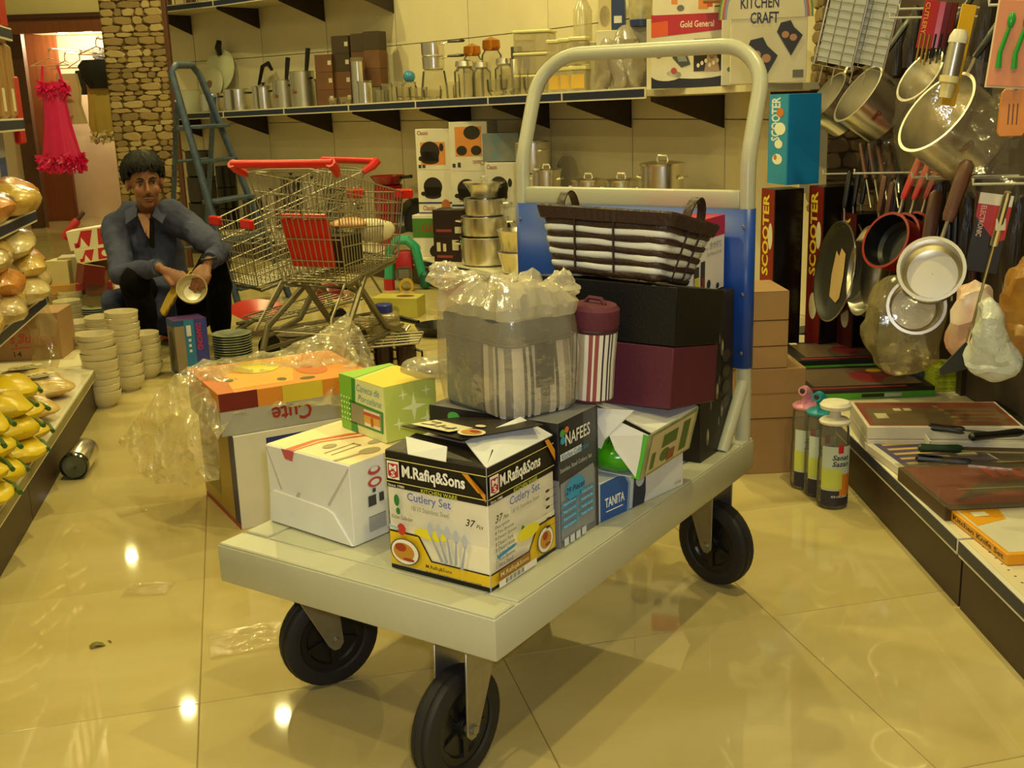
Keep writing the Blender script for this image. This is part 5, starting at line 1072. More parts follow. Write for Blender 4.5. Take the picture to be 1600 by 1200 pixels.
# steam iron carton, red top
w, d, h = .32, .16, .30
o, F = tallbox(1078, .14, w, d, h, '#d8d2c0', 'steam iron carton with a red lid and black base', 0, -.30, 'iron_carton'); f = F['F']
pr(o, f, '#17130f', [Q(0, 0, 1, .16)], 'print'); pr(o, f, '#d8d2c0', [E(.2, .18, .2, .08), E(.6, .2, .4, .08)], 'print'); pr(o, f, '#b5202a', [[(0, .70), (1, .78), (1, 1), (0, 1)]], 'print'); pr(o, f, '#d8551f', [[(0, .70), (.22, .72), (.22, .92), (0, .9)]], 'print')
pr(o, f, '#f0e4d6', [T('Gold General', .38, .82, .82, .91)]); pr(o, f, '#4a4c50', [[(.3, .5), (.45, .52), (.52, .32), (.4, .28), (.28, .42)], E(.1, .5, .06, .08)], 'print'); pr(o, f, '#8a8f98', [[(.33, .46), (.43, .48), (.48, .36), (.36, .36)]], 'print'); pr(o, f, '#2b211f', [Q(.56, .22, 1, .66)], 'print'); pr(o, f, '#a88a72', [E(.8, .5, .06, .12), [(.7, .22), (.9, .22), (.85, .5), (.75, .5)]], 'print'); pr(o, f, '#b4452c', [E(.3, .24, .04, .04)], 'print'); pr(o, f, '#d8d2c8', [E(.62+.05*i, .3+.03*(i % 3), .02, .03) for i in range(6)], 'print')
pr(o, F['T'], '#b5202a', [Q(0, 0, 1, 1)], 'print')
o, F = tallbox(1062, .28, .30, .12, .31, '#cfc7ae', 'pale carton standing behind the steam iron carton')
o, F = tallbox(1070, .26, .27, .14, .17, '#dcd6c2', 'white juicer box with orange glass picture above the red lid', .312, -.25); f = F['F']; pr(o, f, '#d98a3a', [Q(.74, .15, .9, .6), Q(.3, .3, .4, .8)], 'print'); pr(o, f, '#c94a2c', [Q(.88, .2, .97, .65)], 'print'); pr(o, f, '#6a6a68', [E(.45, .2, .06, .08), E(.5, .75, .05, .06)], 'print')
o, F = tallbox(1148, .14, .115, .2, .335, '#dcd8c4', 'plain white carton between the iron carton and the white sandwich maker box'); pr(o, F['F'], '#5a7a3c', [E(.3, .18, .12, .03), E(.45, .15, .08, .02)], 'print')
o, F = tallbox(1135, .2, .2, .14, .14, '#a98a60', 'crumpled brown and white pack on top of the plain white carton', .338)
w, d, h = .28, .10, .45
o, F = tallbox(1226, .10, w, d, h, '#d9ceb0', 'white sandwich maker box picturing two black grill plates', 0, -.15, 'sandwich_maker_box'); f = F['F']
for (r0, col) in ((1.0, '#5a8a4a'), (.96, '#c9b84a'), (.92, '#b8606a'), (.87, '#8f9ac8'), (.82, '#d9ceb0')): pr(o, f, col, [[(.45+.62*r0*math.cos(PI*i/20), .52+.50*r0*math.sin(PI*i/20)) for i in range(21)]] if r0 < 2 else [], 'rainbow_print')
pr(o, f, '#2f2f52', [T('KITCHEN', .12, .60, .62, .69, bold=.02), T('CRAFT', .25, .48, .62, .57, bold=.02)]); pr(o, f, '#b0622a', [E(.38, .80, .04, .03), Q(.345, .71, .415, .79)], 'print')
for (cx_, cy_, s_) in ((.40, .20, 1.), (.76, .36, .8)):
    pr(o, f, '#26221e', [[(cx_-.2*s_, cy_+.06*s_), (cx_-.14*s_, cy_+.15*s_), (cx_+.02*s_, cy_+.17*s_), (cx_+.08*s_, cy_+.1*s_), (cx_+.22*s_, cy_+.02*s_), (cx_+.04*s_, cy_-.18*s_)]], 'print'); pr(o, f, '#b9825a', [E(cx_-.06*s_, cy_+.03*s_, .06*s_, .035*s_), E(cx_+.07*s_, cy_+.0*s_, .06*s_, .035*s_)], 'print')
pr(o, f, '#6a6458', [Q(.82, .04, .96, .1)], 'print')
# top shelf: bottoms of small goods
for i, px in enumerate((262, 282, 300, 318, 338, 358, 380)):
    Pn, rz = onshelf(px, 't', .15); t = thing('spice_jar', 'small jar on the top shelf, %s from the left' % ('first', 'second', 'third', 'fourth', 'fifth', 'sixth', 'seventh')[i], 'jar', Pn, rz, 'jars on the top shelf'); MB().lathe([(.001, 0), (.04, 0), (.04, .12), (.03, .14)], 14).build('body', GLS if i % 2 else P('#6a4a3a', .3), t); MB().lathe([(.034, .13), (.034, .16), (.001, .162)], 14).build('lid', STEEL, t)
# ---------------- base row
def bput(px, back): return onshelf(px, 'b', back)
for j in range(3):
    Pn, rz = bput(322, .30); r = span(54, Pn)/2*(1-.05*j)*.85; pot('casserole', 'dark casserole with steel rim, %s of the stack behind the ladder' % ('lowest', 'middle', 'topmost')[j], 'pot', Pn+V((0, 0, .205*j)), r, .2, DGREY, rz, handles='lug', hm=BLACKP, group='dark casseroles')
for j in range(3):
    Pn, rz = bput(362, .28); pot('storage_tin', 'glossy black storage tin, %s of the column beside the casseroles' % ('lowest', 'middle', 'topmost')[j], 'tin', Pn+V((0, 0, .165*j)), span(34, Pn)/2*.9, .163, mat('black_gloss_tin', '#17140f', .2), rz, group='black storage tins')
for i, (px, bk, wp, h, m_) in enumerate(((400, .3, 34, .24, DGREY), (430, .3, 34, .3, STEEL), (462, .32, 36, .42, DGREY), (494, .32, 36, .40, STEEL), (526, .3, 36, .36, DGREY), (556, .3, 34, .25, STEEL))):
    Pn, rz = bput(px, bk); r = span(wp, Pn)/2
    for j in range(2): pot('casserole', '%s pot of the %s pair behind the carts, counted from the left' % (('lower', 'upper')[j], ('first', 'second', 'third', 'fourth', 'fifth', 'sixth')[i]), 'pot', Pn+V((0, 0, h/2*j)), r*(1-.05*j), h/2-.002, m_, rz, lid=(GLS if j else None), handles='lug', hm=BLACKP, group='pots on the base shelf')
Pn, rz = bput(612, .3); r = span(44, Pn)/2
for j in range(2): pot('red_pot', '%s red casserole under the red pan' % ('lower', 'upper')[j], 'pot', Pn+V((0, 0, .2*j)), r, .198, RED, rz, handles='lug', hm=BLACKP, group='red casseroles')
pot('red_pan', 'red frying pan with black inside on top of the red casseroles', 'pan', Pn+V((0, 0, .40)), span(40, Pn)/2, .06, RED, rz, flare=.03, long=.3, hm=BLACKP)
for i, px in enumerate((648, 656, 664)):
    Pn, rz = bput(px, .22+.05*i); t = thing('black_pan', 'black frying pan standing on edge, %s of three left of the green carton' % ('front', 'middle', 'rear')[i], 'pan', Pn+V((0, 0, .20)), 0, 'black pans on edge'); t.rotation_euler = orient((-.75, -.6, .25), (0, 0, 1)).to_euler(); MB().lathe([(.001, 0), (.1, 0), (.125, .035), (.128, .035), (.104, -.004), (.001, -.004)], 26).build('pan_body', mat('nonstick_black', '#121212', .3), t)
Pn, rz = bput(642, .1); bq = MB().ell((0, 0, .06), (.17, .09, .06), 18, 10); bq.v = [tuple(V(v)+nz(v, 12, .02)) for v in bq.v]; o = bq.build('bagged_pan', film('greyish_bag', '#b8ad88', .45, .15, .14, .5, 20), loc=Pn+V((0, 0, .01)), rz=rz); tag(o, 'clear-bagged pan lying at the front of the base shelf', 'pan')
# cookware cartons
def cook(px, back, z, w, h, kind, lb, turn=0.):
    Pn, rz = bput(px, back); o, F = carton('cookware_carton', lb, 'box', Pn+V((0, 0, z)), rz*.3+turn, (w, .22, h), '#d9d3c4', 'cookware cartons'); f = F['F']
    if kind == 'pot':
        pr(o, f, '#d58a45', [Q(.12, .12, .8, .68)] if z > .5 else [Q(.3, .12, .35, .13)], 'print'); pr(o, f, '#2b2420', [E(.38, .45, .27, .25), Q(.14, .22, .62, .45), E(.38, .22, .24, .08), E(.12, .28, .06, .06), E(.7, .55, .06, .1)], 'print'); pr(o, f, '#8d2a2a', [T('Classic', .05, .86, .35, .96)]); pr(o, f, '#3a3a38', [Q(.05, .05, .13, .13), Q(.16, .05, .24, .13)], 'print')
    elif kind == 'band':
        pr(o, f, '#2b2420', [E(.42, .62, .26, .22), Q(.18, .42, .64, .62), E(.41, .42, .23, .07), E(.15, .47, .07, .05)], 'print'); pr(o, f, '#25386e', [Q(0, .24, 1, .28), Q(0, .02, 1, .05)], 'print'); pr(o, f, '#8d3a2a', [T('Classic', .12, .09, .45, .2)]); pr(o, f, '#b06a3a', [E(.76, .2, .12, .14)], 'print')
    elif kind == 'flip':
        pr(o, f, '#d58a45', [Q(.15, .3, .85, .9)], 'print'); pr(o, f, '#2b2a20', [E(.6, .78, .22, .14), E(.32, .42, .14, .1), E(.7, .42, .14, .1)], 'print'); pr(o, f, '#8d3a2a', [T('Classic', .6, .12, .9, .22, 180)]); pr(o, f, '#3a3a38', [Q(.06, .08, .14, .16), Q(.2, .08, .28, .18)], 'print')
    elif kind == 'green':
        pr(o, f, '#4c7a34', [Q(0, .45, 1, .92)], 'print'); pr(o, f, '#9fb060', [Q(.5, .45, 1, .6)], 'print'); pr(o, f, '#a0402c', [T('CLASSIC', .2, .6, .65, .78, bold=.02)]); pr(o, f, '#24201c', [E(.6, .12, .25, .2)], 'print')
    return o
cook(692, .22, 0, .30, .255, 'green', 'green topped cookware carton at the bottom of the left stack'); cook(694, .25, .256, .235, .27, 'band', 'cookware carton with blue lines, middle of the left stack'); cook(694, .25, .527, .235, .245, 'pot', 'cookware carton with orange picture, top of the left stack')
cook(748, .27, 0, .235, .255, 'green', 'cookware carton at the bottom of the right stack'); cook(748, .28, .256, .235, .27, 'band', 'cookware carton with blue lines, middle of the right stack'); cook(748, .28, .527, .235, .285, 'flip', 'upside-down cookware carton, top of the right stack')
cook(798, .30, 0, .21, .33, 'band', 'lower cookware carton beside the trolley handle'); cook(798, .31, .331, .21, .25, 'pot', 'cookware carton with a dark pot picture beside the trolley handle')
for j in range(2):
    Pn, rz = bput(711, .12); o, F = carton('coffee_box', '%s dark maroon box with pale icons before the green carton' % ('lower', 'upper')[j], 'box', Pn+V((0, 0, .155*j)), rz*.35, (.20, .16, .154), '#241214', 'dark maroon boxes'); pr(o, F['F'], '#c9c0a8', [Q(.1, .4, .22, .75), Q(.3, .4, .4, .7), Q(.6, .45, .8, .85)] if j == 0 else [Q(.7, .1, .9, .35)], 'print'); pr(o, F['F'], '#8a3a40', [Q(.1, .15, .6, .25)], 'print')
# steel pot stacks
for j, (r, h) in enumerate(((.155, .165), (.145, .115), (.125, .10))):
    Pn, rz = bput(762, .16); pot('steel_pot', 'wide steel pot with loop handles, %s of the stack left of the blue panel' % ('lowest', 'middle', 'third')[j], 'pot', Pn+V((0, 0, (0, .167, .284)[j])), r, h, STEEL, rz+.6, handles='loop', group='wide steel pots')
Pn, rz = bput(762, .16); pot('steel_wok', 'flared steel wok with domed lid on top of the pot stack', 'pot', Pn+V((0, 0, .386)), .085, .085, STEEL, rz+.6, lid=STEEL, handles='loop', flare=.035, knob='wire')
for j in range(2):
    Pn, rz = bput(812, .12); pot('steel_bowl', 'round steel handi bowl, %s of two at the blue panel edge' % ('lower', 'upper')[j], 'pot', Pn+V((0, 0, .12*j)), .10, .118, STEEL, rz, flare=.02, handles='loop', group='steel bowls')
for j in range(4):
    Pn, rz = bput(838, .32); pot('steel_pot', 'straight steel pot, %s of the tall stack behind the left handle post' % ('lowest', 'second', 'third', 'top')[j], 'pot', Pn+V((0, 0, .175*j)), .10, .173, STEEL, rz, handles='loop', group='straight steel pots'); 
for i, (px, bk, r, hs, lb) in enumerate(((858, .2, .075, (.2, .2, .16), 'behind the left handle post'), (922, .25, .082, (.2, .2, .12), 'left one seen above the crossbar'), (972, .28, .085, (.2, .2, .13), 'middle one seen above the crossbar'), (1034, .3, .098, (.2, .2, .22), 'tallest one seen above the crossbar'))):
    Pn, rz = bput(px, bk); z = 0
    for j, h in enumerate(hs):
        pot('steel_pot', '%s steel pot of the stack %s' % (('lowest', 'middle', 'top lidded')[j], lb), 'pot', Pn+V((0, 0, z)), r, h-.002, STEEL, rz+.5, lid=STEEL if j == 2 else None, handles='loop', knob='wire', group='steel pots behind the crossbar'); z += h
Pn, rz = onshelf(795, 'b', .34); o, F = carton('blue_tub_pack', 'clear blue based pack of tubs above the cartons beside the handle', 'box', Pn+V((0, 0, .585)), rz*.3, (.22, .2, .16), mat('clear_blue_pack', '#8a8478', .3, col2='#5a7a90', scale=9)); 
# ================================================================ STONE COLUMNS
STN = [mat('honey_stone_%d' % i, c, .75, col2=c2, scale=18, bump=.25, bscale=40) for i, (c, c2) in enumerate((('#9c8558', '#7c6840'), ('#8f7649', '#6c5836'), ('#a8946a', '#86724a'), ('#7f6840', '#5f4d30')))]
MORT = mat('dark_mortar', '#57431f', .9, var=.15)
random.seed(11)
stmesh = []
for i in range(14):
    n = random.randint(6, 8); b_ = MB(); out = []
    for k in range(n):
        a = 2*PI*k/n+random.uniform(-.2, .2); c_, s_ = math.cos(a), math.sin(a); r = 1/max(abs(c_), abs(s_))**.75*random.uniform(.88, 1.0)*.5
        out.append((min(.5, max(-.5, c_*r)), min(.5, max(-.5, s_*r))))
    rg0 = [V((x, 0, z)) for x, z in out]; rg1 = [V((x*.97, -.7, z*.97)) for x, z in out]; rg2 = [V((x*.78, -1, z*.78)) for x, z in out]
    b_.loft([rg0, rg1, rg2], True, True); stmesh.append([b_.mesh('stone', m_, smooth=50) for m_ in STN])
def column(label, c, rz, w, d, z0, z1, faces, name='trim_1'):
    o = MB().box((-w/2, -d/2, 0), (w/2, d/2, CEIL)).build(name, MORT, smooth=0); o.location = c; o.rotation_euler = (0, 0, rz); struct(o, label, 'column')
    for (fo, fr, L_) in faces:
        z = z0
        while z < z1:
            h = random.uniform(.028, .062); x = -L_/2
            while x < L_/2-.01:
                ww = min(random.uniform(.055, .16), L_/2-x)
                if L_/2-x-ww < .035: ww = L_/2-x
                s = link('stone', random.choice(random.choice(stmesh)), o); M_ = Matrix.Translation(V(fo)) @ Matrix.Rotation(fr, 4, 'Z') @ Matrix.Translation((x+ww/2, 0, z+h/2)) @ Matrix.Rotation(random.uniform(-.07, .07), 4, 'Y') @ Matrix.Diagonal((ww*1.03, random.uniform(.012, .024), h*1.1, 1))
                s.matrix_basis = M_; x += ww
            z += h*.96
    return o
cA = ay(249, 420, 8.0); ca = V((cA.x, cA.y+.06, 0))
column('round-stone clad column behind the squatting person', ca, -.02, .43, .12, .25, 2.15, (((0, -.06, 0), 0, .43),))
cB = ay(1322, 200, 4.42); column('stone clad column behind the hanging saucepans', V((cB.x+.03, cB.y+.1, 0)), 0, .22, .16, .62, 1.75, (((0, -.08, 0), 0, .22), ((-.11, 0, 0), -PI/2, .16)), 'trim_2')
# thin brown edge of the first column
MB().box((-.012, -.02, 0), (.012, .02, CEIL)).build('trim_3', mat('brown_edge_strip', '#4a2412', .5), loc=V((ca.x+.228, ca.y-.045, 0)))['kind'] = 'structure'
# ================================================================ CLOTHES NICHE AT FAR LEFT
NY = 11.2
WOOD = mat('reddish_wood_panel', '#7a4320', .45, col2='#693818', scale=3, stretch=(14, 14, .8)); PLN = mat('pinkish_niche_wall', '#cfb695', .7, var=.03); SOF = mat('cream_soffit', '#d2c48c', .7, var=.02)
def wallpx(name, x0, x1, ytop, ybot, Y, m_, th=.05):
    a = ay(x0, 160, Y); b = ay(x1, 160, Y); z1 = CEIL if ytop is None else ay((x0+x1)/2, ytop, Y).z; z0 = 0 if ybot is None else ay((x0+x1)/2, ybot, Y).z
    return struct(MB().box((a.x, Y, z0), (b.x, Y+th, z1)).build(name, m_, smooth=0))
wallpx('wall_niche', 20, 330, None, None, NY+.9, PLN)
wallpx('wall_far_left', -700, 30, None, None, NY+.2, PLN)
wallpx('wall_soffit', -60, 260, None, 24, NY-.12, SOF, 1.0)
wallpx('trim_4', 18, 200, 22, 50, NY-.2, WOOD, .10); wallpx('trim_5', 18, 200, 20, 27, NY-.23, mat('dark_wood_edge', '#3f2010', .5), .12)
wallpx('wall_wood', 42, 98, None, None, NY+.72, WOOD, .05); wallpx('trim_6', 22, 46, 45, None, NY+.05, mat('brown_niche_jamb', '#4f2f14', .55), .08)
nz0 = ay(110, 46, NY).z
struct(MB().box((ay(20, 46, NY).x, NY-.05, nz0), (ay(280, 46, NY).x, NY+1.0, nz0+.06)).build('ceiling_niche', SOF, smooth=0))
for i, px in enumerate((97, 137)):
    Pn = ay(px, 46, NY+.42); t = thing('niche_spotlight', '%s of the two lit spotlights in the clothes niche' % ('left', 'right')[i], 'spotlight', (Pn.x, Pn.y, nz0-.002), 0, 'niche spotlights')
    MB().lathe([(.045, 0), (.06, -.008), (.065, 0)], 16).build('rim', mat('white_lamp_rim', '#e8e4d8', .5), t); MB().lathe([(.001, -.004), (.046, -.004)], 14).build('bulb', mat('spot_bulb', (1, .9, .7), .5, emit=25.), t)
    l = lamp('niche_lamp', 'POINT', (Pn.x, Pn.y, nz0-.05), 24, (1, .84, .55)); l.data.shadow_soft_size = .04
# hanging garments
RAILM = mat('clear_hanger', '#d9b8a0', .3); 
def hanger(t, w, z): MB().tube([(-w/2, 0, z-.07), (0, 0, z), (w/2, 0, z-.07), (-w/2, 0, z-.07)], .006, 6).build('hanger', RAILM, t); MB().tube([(0, 0, z), (0, 0, z+.05), (.03, 0, z+.09), (.05, 0, z+.06)], .005, 6).build('hanger_hook', RAILM, t)
def garment(name, label, px0, px1, py0, py1, Y, prof, m_, folds=9, amp=.02, rz=0.):
    """cloth tube between two photo heights; prof = [(v from top, half width)]"""
    T_ = ay((px0+px1)/2, py0, Y); B_ = ay((px0+px1)/2, py1, Y); H = T_.z-B_.z; t = thing(name, label, 'garment', B_, rz); rings = []
    for v, hw_ in prof:
        ring = []
        for k in range(40):
            a = 2*PI*k/40; f = 1+.12*v*math.sin(folds*a); ring.append(V((hw_*math.cos(a)*f, hw_*.42*math.sin(a)*f, H*(1-v))))
        rings.append(ring)
    MB().loft(rings, True, False).build('cloth', m_, t, smooth=60); HK_ = H+.20 if name != 'pink_dress' else H+.31
    a_ = thing('clothes_arm', 'thin steel display arm carrying the '+label[:40].rsplit(' ', 1)[0], 'hanger rail', B_+V((0, 0, HK_)), 0, 'clothes display arms'); MB().tube([(.02, -.03, -.008), (.02, NY+.9-B_.y, .0)], .008, 6).build('arm', CHROME, a_); MB().box((-.02, NY+.86-B_.y, -.05), (.06, NY+.9-B_.y, .05)).build('bracket', BLACKP, a_)
    return t, H
PINK = mat('hot_pink_satin', '#f0246c', .38, var=.06); w_ = span(46, ay(95, 200, NY-.35))
t, H = garment('pink_dress', 'hot pink dress with ruffled top and feathery hem on a hanger', 66, 130, 128, 256, NY-.35, [(0, .125), (.08, .11), (.16, .105), (.5, .125), (.85, .165), (.98, .185)], PINK)
hanger(t, .36, H+.22)
for s in (-1, 1): MB().tube([(s*.10, 0, H-.02), (s*.07, 0, H+.15)], .012, 6).build('strap', PINK, t)
def fluff(t, cx_, cz, rx, rz_, n, m_, nm):
    b_ = MB(); random.seed(n)
    for i in range(n):
        a = random.uniform(0, 2*PI); d_ = V((math.cos(a)*rx, math.sin(a)*rx*.5, cz+random.uniform(-rz_, rz_)*.7)); q = V((random.uniform(-1, 1), random.uniform(-1, 1), random.uniform(-1.2, .5))).normalized()*rz_*.9; s_ = V((-q.z, .3*q.y, q.x)).normalized()*.018
        b_.add([d_-s_, d_+s_, d_+q*.8+s_*.6, d_+q-s_*.2], [(0, 1, 2, 3)])
    o = b_.build(nm, m_, t, smooth=0); o['kind'] = 'stuff'
fluff(t, 0, .02, .185, .085, 420, PINK, 'feather_hem'); fluff(t, 0, H-.06, .115, .07, 240, PINK, 'ruffle')
CRM = mat('cream_lace', '#c9b78a', .7); BLKC = mat('black_cloth', '#141210', .8)
t, H = garment('cream_blouse', 'pale cream top hanging right of the pink dress', 104, 124, 115, 194, NY-.05, [(0, .10), (.3, .12), (.6, .10), (1, .13)], CRM); hanger(t, .3, H+.12)
t, H = garment('black_blouse', 'small black top hanging at the back of the niche', 124, 139, 110, 148, NY+.15, [(0, .06), (.3, .07), (1, .14)], BLKC); hanger(t, .25, H+.1)
t, H = garment('black_jacket', 'black short jacket hanging beside the stone column', 140, 176, 93, 138, NY-.15, [(0, .15), (.2, .2), (.6, .17), (1, .10)], BLKC); hanger(t, .36, H+.12)
t, H = garment('cream_shawl', 'yellowish fringed long top under the black jacket', 152, 184, 125, 212, NY-.08, [(0, .14), (.5, .15), (.8, .16), (1, .13)], mat('yellow_lace', '#b39a48', .75, bump=.3, bscale=60)); fluff(t, 0, .0, .13, .06, 120, CRM, 'fringe')
# ================================================================ LEFT GONDOLA
aL = -.2; dL = V((math.sin(aL), math.cos(aL), 0)); nL = V((-math.cos(aL), math.sin(aL), 0)); OL = V((-1.275, 2.6, 0))
def lg(s, off, z=0.): return OL + dL*s + nL*off + V((0, 0, z))
def offs(Pn): return (Pn-OL).dot(nL)
def zfor(px, py, off):
    lo, hi = .0, 1.09
    for _ in range(40):
        m_ = (lo+hi)/2
        if offs(az(px, py, m_)) > off: lo = m_
        else: hi = m_
    return lo
S0, S1, S2 = -1.2, .35, 1.62
SB1, SB2 = .15, .15
ZS1, ZS2 = .45, .762
for n_, (s0, s1, lb) in enumerate(((S0, S1, 'near bay of the left shelf holding yellow packets'), (S1+.005, S2, 'far bay of the left shelf holding bags of pulses'))):
    t = thing('gondola_bay', lb, 'shelving', lg(s0, 0), 0, 'gondola bays along the left side'); t.rotation_euler = (0, 0, -aL); L_ = s1-s0
    MB().box((-.03, 0, 0), (-.012, L_, GZ-.02)).build('kick_plate', KICK, t, smooth=0); MB().box((-.012, 0, GZ-.04), (0, L_, GZ)).build('price_strip', STRIPW, t, bevel=.001); MB().box((-.002, .002, GZ-.032), (.002, L_-.002, GZ-.006)).build('strip_insert', P('#8a8052'), t, smooth=0)
    MB().box((-.52, 0, GZ-.02), (-.012, L_, GZ)).build('base_deck', SHELFM, t, smooth=0); MB().box((-.55, 0, 0), (-.52, L_, 1.75)).build('back_panel', PANEL, t, smooth=0)
    for z, bk in ((ZS1, SB1), (ZS2, SB2), (1.09, .15), (1.40, .15)):
        MB().box((-.52, 0, z-.025), (-bk, L_, z)).build('shelf_board', SHELFM, t, smooth=0); q = MB().box((-bk-.004, 0, z-.042), (-bk+.006, L_, z+.002)).build('price_strip', STRIPW, t, bevel=.001); MB().box((-bk+.004, .002, z-.034), (-bk+.008, L_-.002, z-.004)).build('strip_insert', STRIP, q, smooth=0)
# food bags: pillow shapes
def pillow(name, label, c, w, d, h, m_, rz, group, tilt=0., cat='bag', seed=0):
    b_ = MB().ell((0, 0, 0), (w/2, d/2, h/2), 20, 12); q = []
    for v in b_.v:
        v = V(v); x, y = v.x/(w/2), v.y/(d/2); e = max(abs(x), abs(y)); k = 1+.22*min(1, abs(x*y)*1.6)
        v = V((v.x*k, v.y*k, v.z)); q.append(tuple(v+nz(v+V((seed, seed, 0)), 14, .012)+nz(v, 40, .004)))
    b_.v = q; mn = min(v[2] for v in q); b_.v = [(v[0], v[1], v[2]-mn) for v in q]
    o = b_.build(name, m_, smooth=40); o.location = c; o.rotation_euler = (tilt, 0, rz); return tag(o, label, cat, group)
PUL = [mat('pulse_bag_%d' % i, c, .28, col2=c2, scale=30, bump=.35, bscale=22, coat=.4) for i, (c, c2) in enumerate((('#c9a85c', '#a8843c'), ('#cf8a3a', '#b87028'), ('#d0bd8a', '#b09a60'), ('#7a5c38', '#5a4228'), ('#bfa878', '#9a8250'), ('#d2b25a', '#bb9440')))]
k = 0
words = ('front', 'second', 'third', 'fourth', 'fifth', 'sixth', 'seventh')
for row, (z, off, lays, lb, sa, ns) in enumerate(((ZS1, SB1+.065, 3, 'lower', .55, 6), (ZS2, SB2+.06, 1, 'upper', .95, 4))):
    for lay in range(lays):
        for i in range(ns):
            pillow('pulse_bag', 'clear bag of pulses, %s left shelf, layer %s, %s along' % (lb, ('one', 'two', 'three', 'four')[lay], words[i]), lg(sa+.19*i+.05*(lay % 2), off+.012*lay+(.03 if i % 2 else -.01), z+.001+.078*lay), .25, .27, .115, PUL[(i*2+lay*3+row) % 6], -aL+random.uniform(-.35, .35), 'clear bags of pulses', random.uniform(-.1, .1), 'bag', k); k += 1
YEL = mat('yellow_rice_packet', '#dcc01e', .3, col2='#c8a814', scale=9, bump=.3, bscale=18); GRN = P('#2f5a1e')
for lay in range(3):
    for i in range(4):
        o = pillow('yellow_packet', 'yellow food packet on the left base, layer %s, %s from the near end' % (('one', 'two', 'three', 'four')[lay], words[i]), lg(.0+.19*i+.015*lay, .075+.02*(i % 2)+.012*lay, GZ+.001+.058*lay), .21, .20, .08, YEL, -aL+.5+random.uniform(-.15, .15), 'yellow packets', 0, 'packet', k); k += 1
        MB().tube([(.108, -.07, .04), (.113, 0, .042), (.108, .07, .04)], .007, 6).build('green_end', GRN, o)
        if lay == 2:
            pr(o, Face((-.05, -.05, .086), (.1, 0, 0), (0, .1, 0)), '#e9e2c0', [E(.5, .5, .5, .3)], 'label_oval'); pr(o, Face((-.05, -.05, .087), (.1, 0, 0), (0, .1, 0)), '#b0281e', [T('RICE', .2, .38, .8, .62)])
for i in range(4):
    o = pillow('net_packet', 'clear and orange packet with green oval on the left base, %s along' % words[i], lg(.86+.15*i, .12+.07*(i % 2), GZ+.001), .19, .22, .07, mat('orange_clear_packet', '#c89a3c', .25, col2='#d8c890', scale=20, bump=.3, bscale=25), -aL+.6, 'clear and orange packets', 0, 'packet', 60+i)
    pr(o, Face((-.06, -.06, .078), (.12, 0, 0), (0, .12, 0)), '#e6dfb0', [E(.5, .5, .5, .35)], 'label_oval'); pr(o, Face((-.06, -.06, .079), (.12, 0, 0), (0, .12, 0)), '#b03a20', [T('RICE', .2, .4, .8, .6)]); pr(o, Face((-.06, -.06, .079), (.12, 0, 0), (0, .12, 0)), '#3f6a28', [Q(.1, .24, .9, .3)], 'print')
Pn = az(92, 562, GZ+.001)+V((-.21, .10, 0)); o, F = carton('brown_food_carton', 'brown carton with upside-down red lettering under the left shelf', 'box', Pn, .10, (.42, .20, .185), CARD)
pr(o, F['F'], '#b0402c', [T("Young's", .54, .30, .95, .58, 180, bold=.01, shear=.2), [(.54, .25), (.95, .29), (.97, .32), (.54, .27)]]); pr(o, F['F'], '#3a3024', [T('14', .56, .08, .63, .2)]); pr(o, F['F'], '#b0402c', [T('MAYO', .62, .66, .78, .73, 180, bold=0)])
carton('small_pale_box', 'small pale box standing on the far end of the left base', 'box', az(103, 532, GZ+.001)+V((-.02, .05, 0)), .2, (.07, .07, .08), '#b9a888')
# far end of the left shelf: clear wrap sheet hanging down and packs above
o = MB().grid(lambda u, v: lg(S2-.02+.03*math.sin(v*5), SB1-.02+.10*u, .17+v*.34)+nz(V((u*3, v*6, 0)), 1, .02), 8, 14).build('wrap_sheet', film('wrap_sheet', '#d8c890', .22, .12, .14, .4, 20)); tag(o, 'strip of clear wrap hanging from the end of the left lower shelf', 'plastic film')
for i in range(5):
    s = .95+.15*i; o, F = carton('blue_white_box', 'white and blue box on the left shelf below eye height, %s along' % words[i], 'box', lg(s, .30, ZS2+.085), -aL, (.16, .13, .22), mat('white_blue_box', '#a9a8a0', .3, col2='#7a86a0', scale=7), 'white and blue boxes')
    pr(o, F['R'], '#3a4a86', [Q(.1, .2, .9, .5)], 'print')
    R_ = P('#b01c1c', .3); CBG = mat('clear_beige_packet', '#b08a58', .25, col2='#8a6238', scale=5, stretch=(12, 12, 1), bump=.3, bscale=12)
    o, F = carton('tall_packet', 'tall %s packet on the left shelf at eye height, %s along' % ('red' if i % 2 else 'clear beige', words[i]), 'packet', lg(s+.05, .225, 1.091), -aL+.05, (.13, .135, .26), R_ if i == 1 else CBG, 'tall packets', bevel=.012); pr(o, F['R'], '#d8cdb0', [Q(.1, .1, .5, .4)], 'print')
    o, F = carton('tall_packet', 'tall %s packet on the highest left shelf, %s along' % ('red' if i % 2 == 0 else 'clear beige', words[i]), 'packet', lg(s+.05, .225, 1.401), -aL, (.13, .135, .26), R_ if i % 2 == 0 else CBG, 'tall packets', bevel=.012)
t = thing('red_bag', 'slim red packet hanging at the end of the left shelf', 'packet', lg(S2+.03, .17, 1.12), 0); MB().box((-.012, -.03, -.12), (.012, .03, .12)).build('pack', P('#b01c1c', .3), t, bevel=.006)
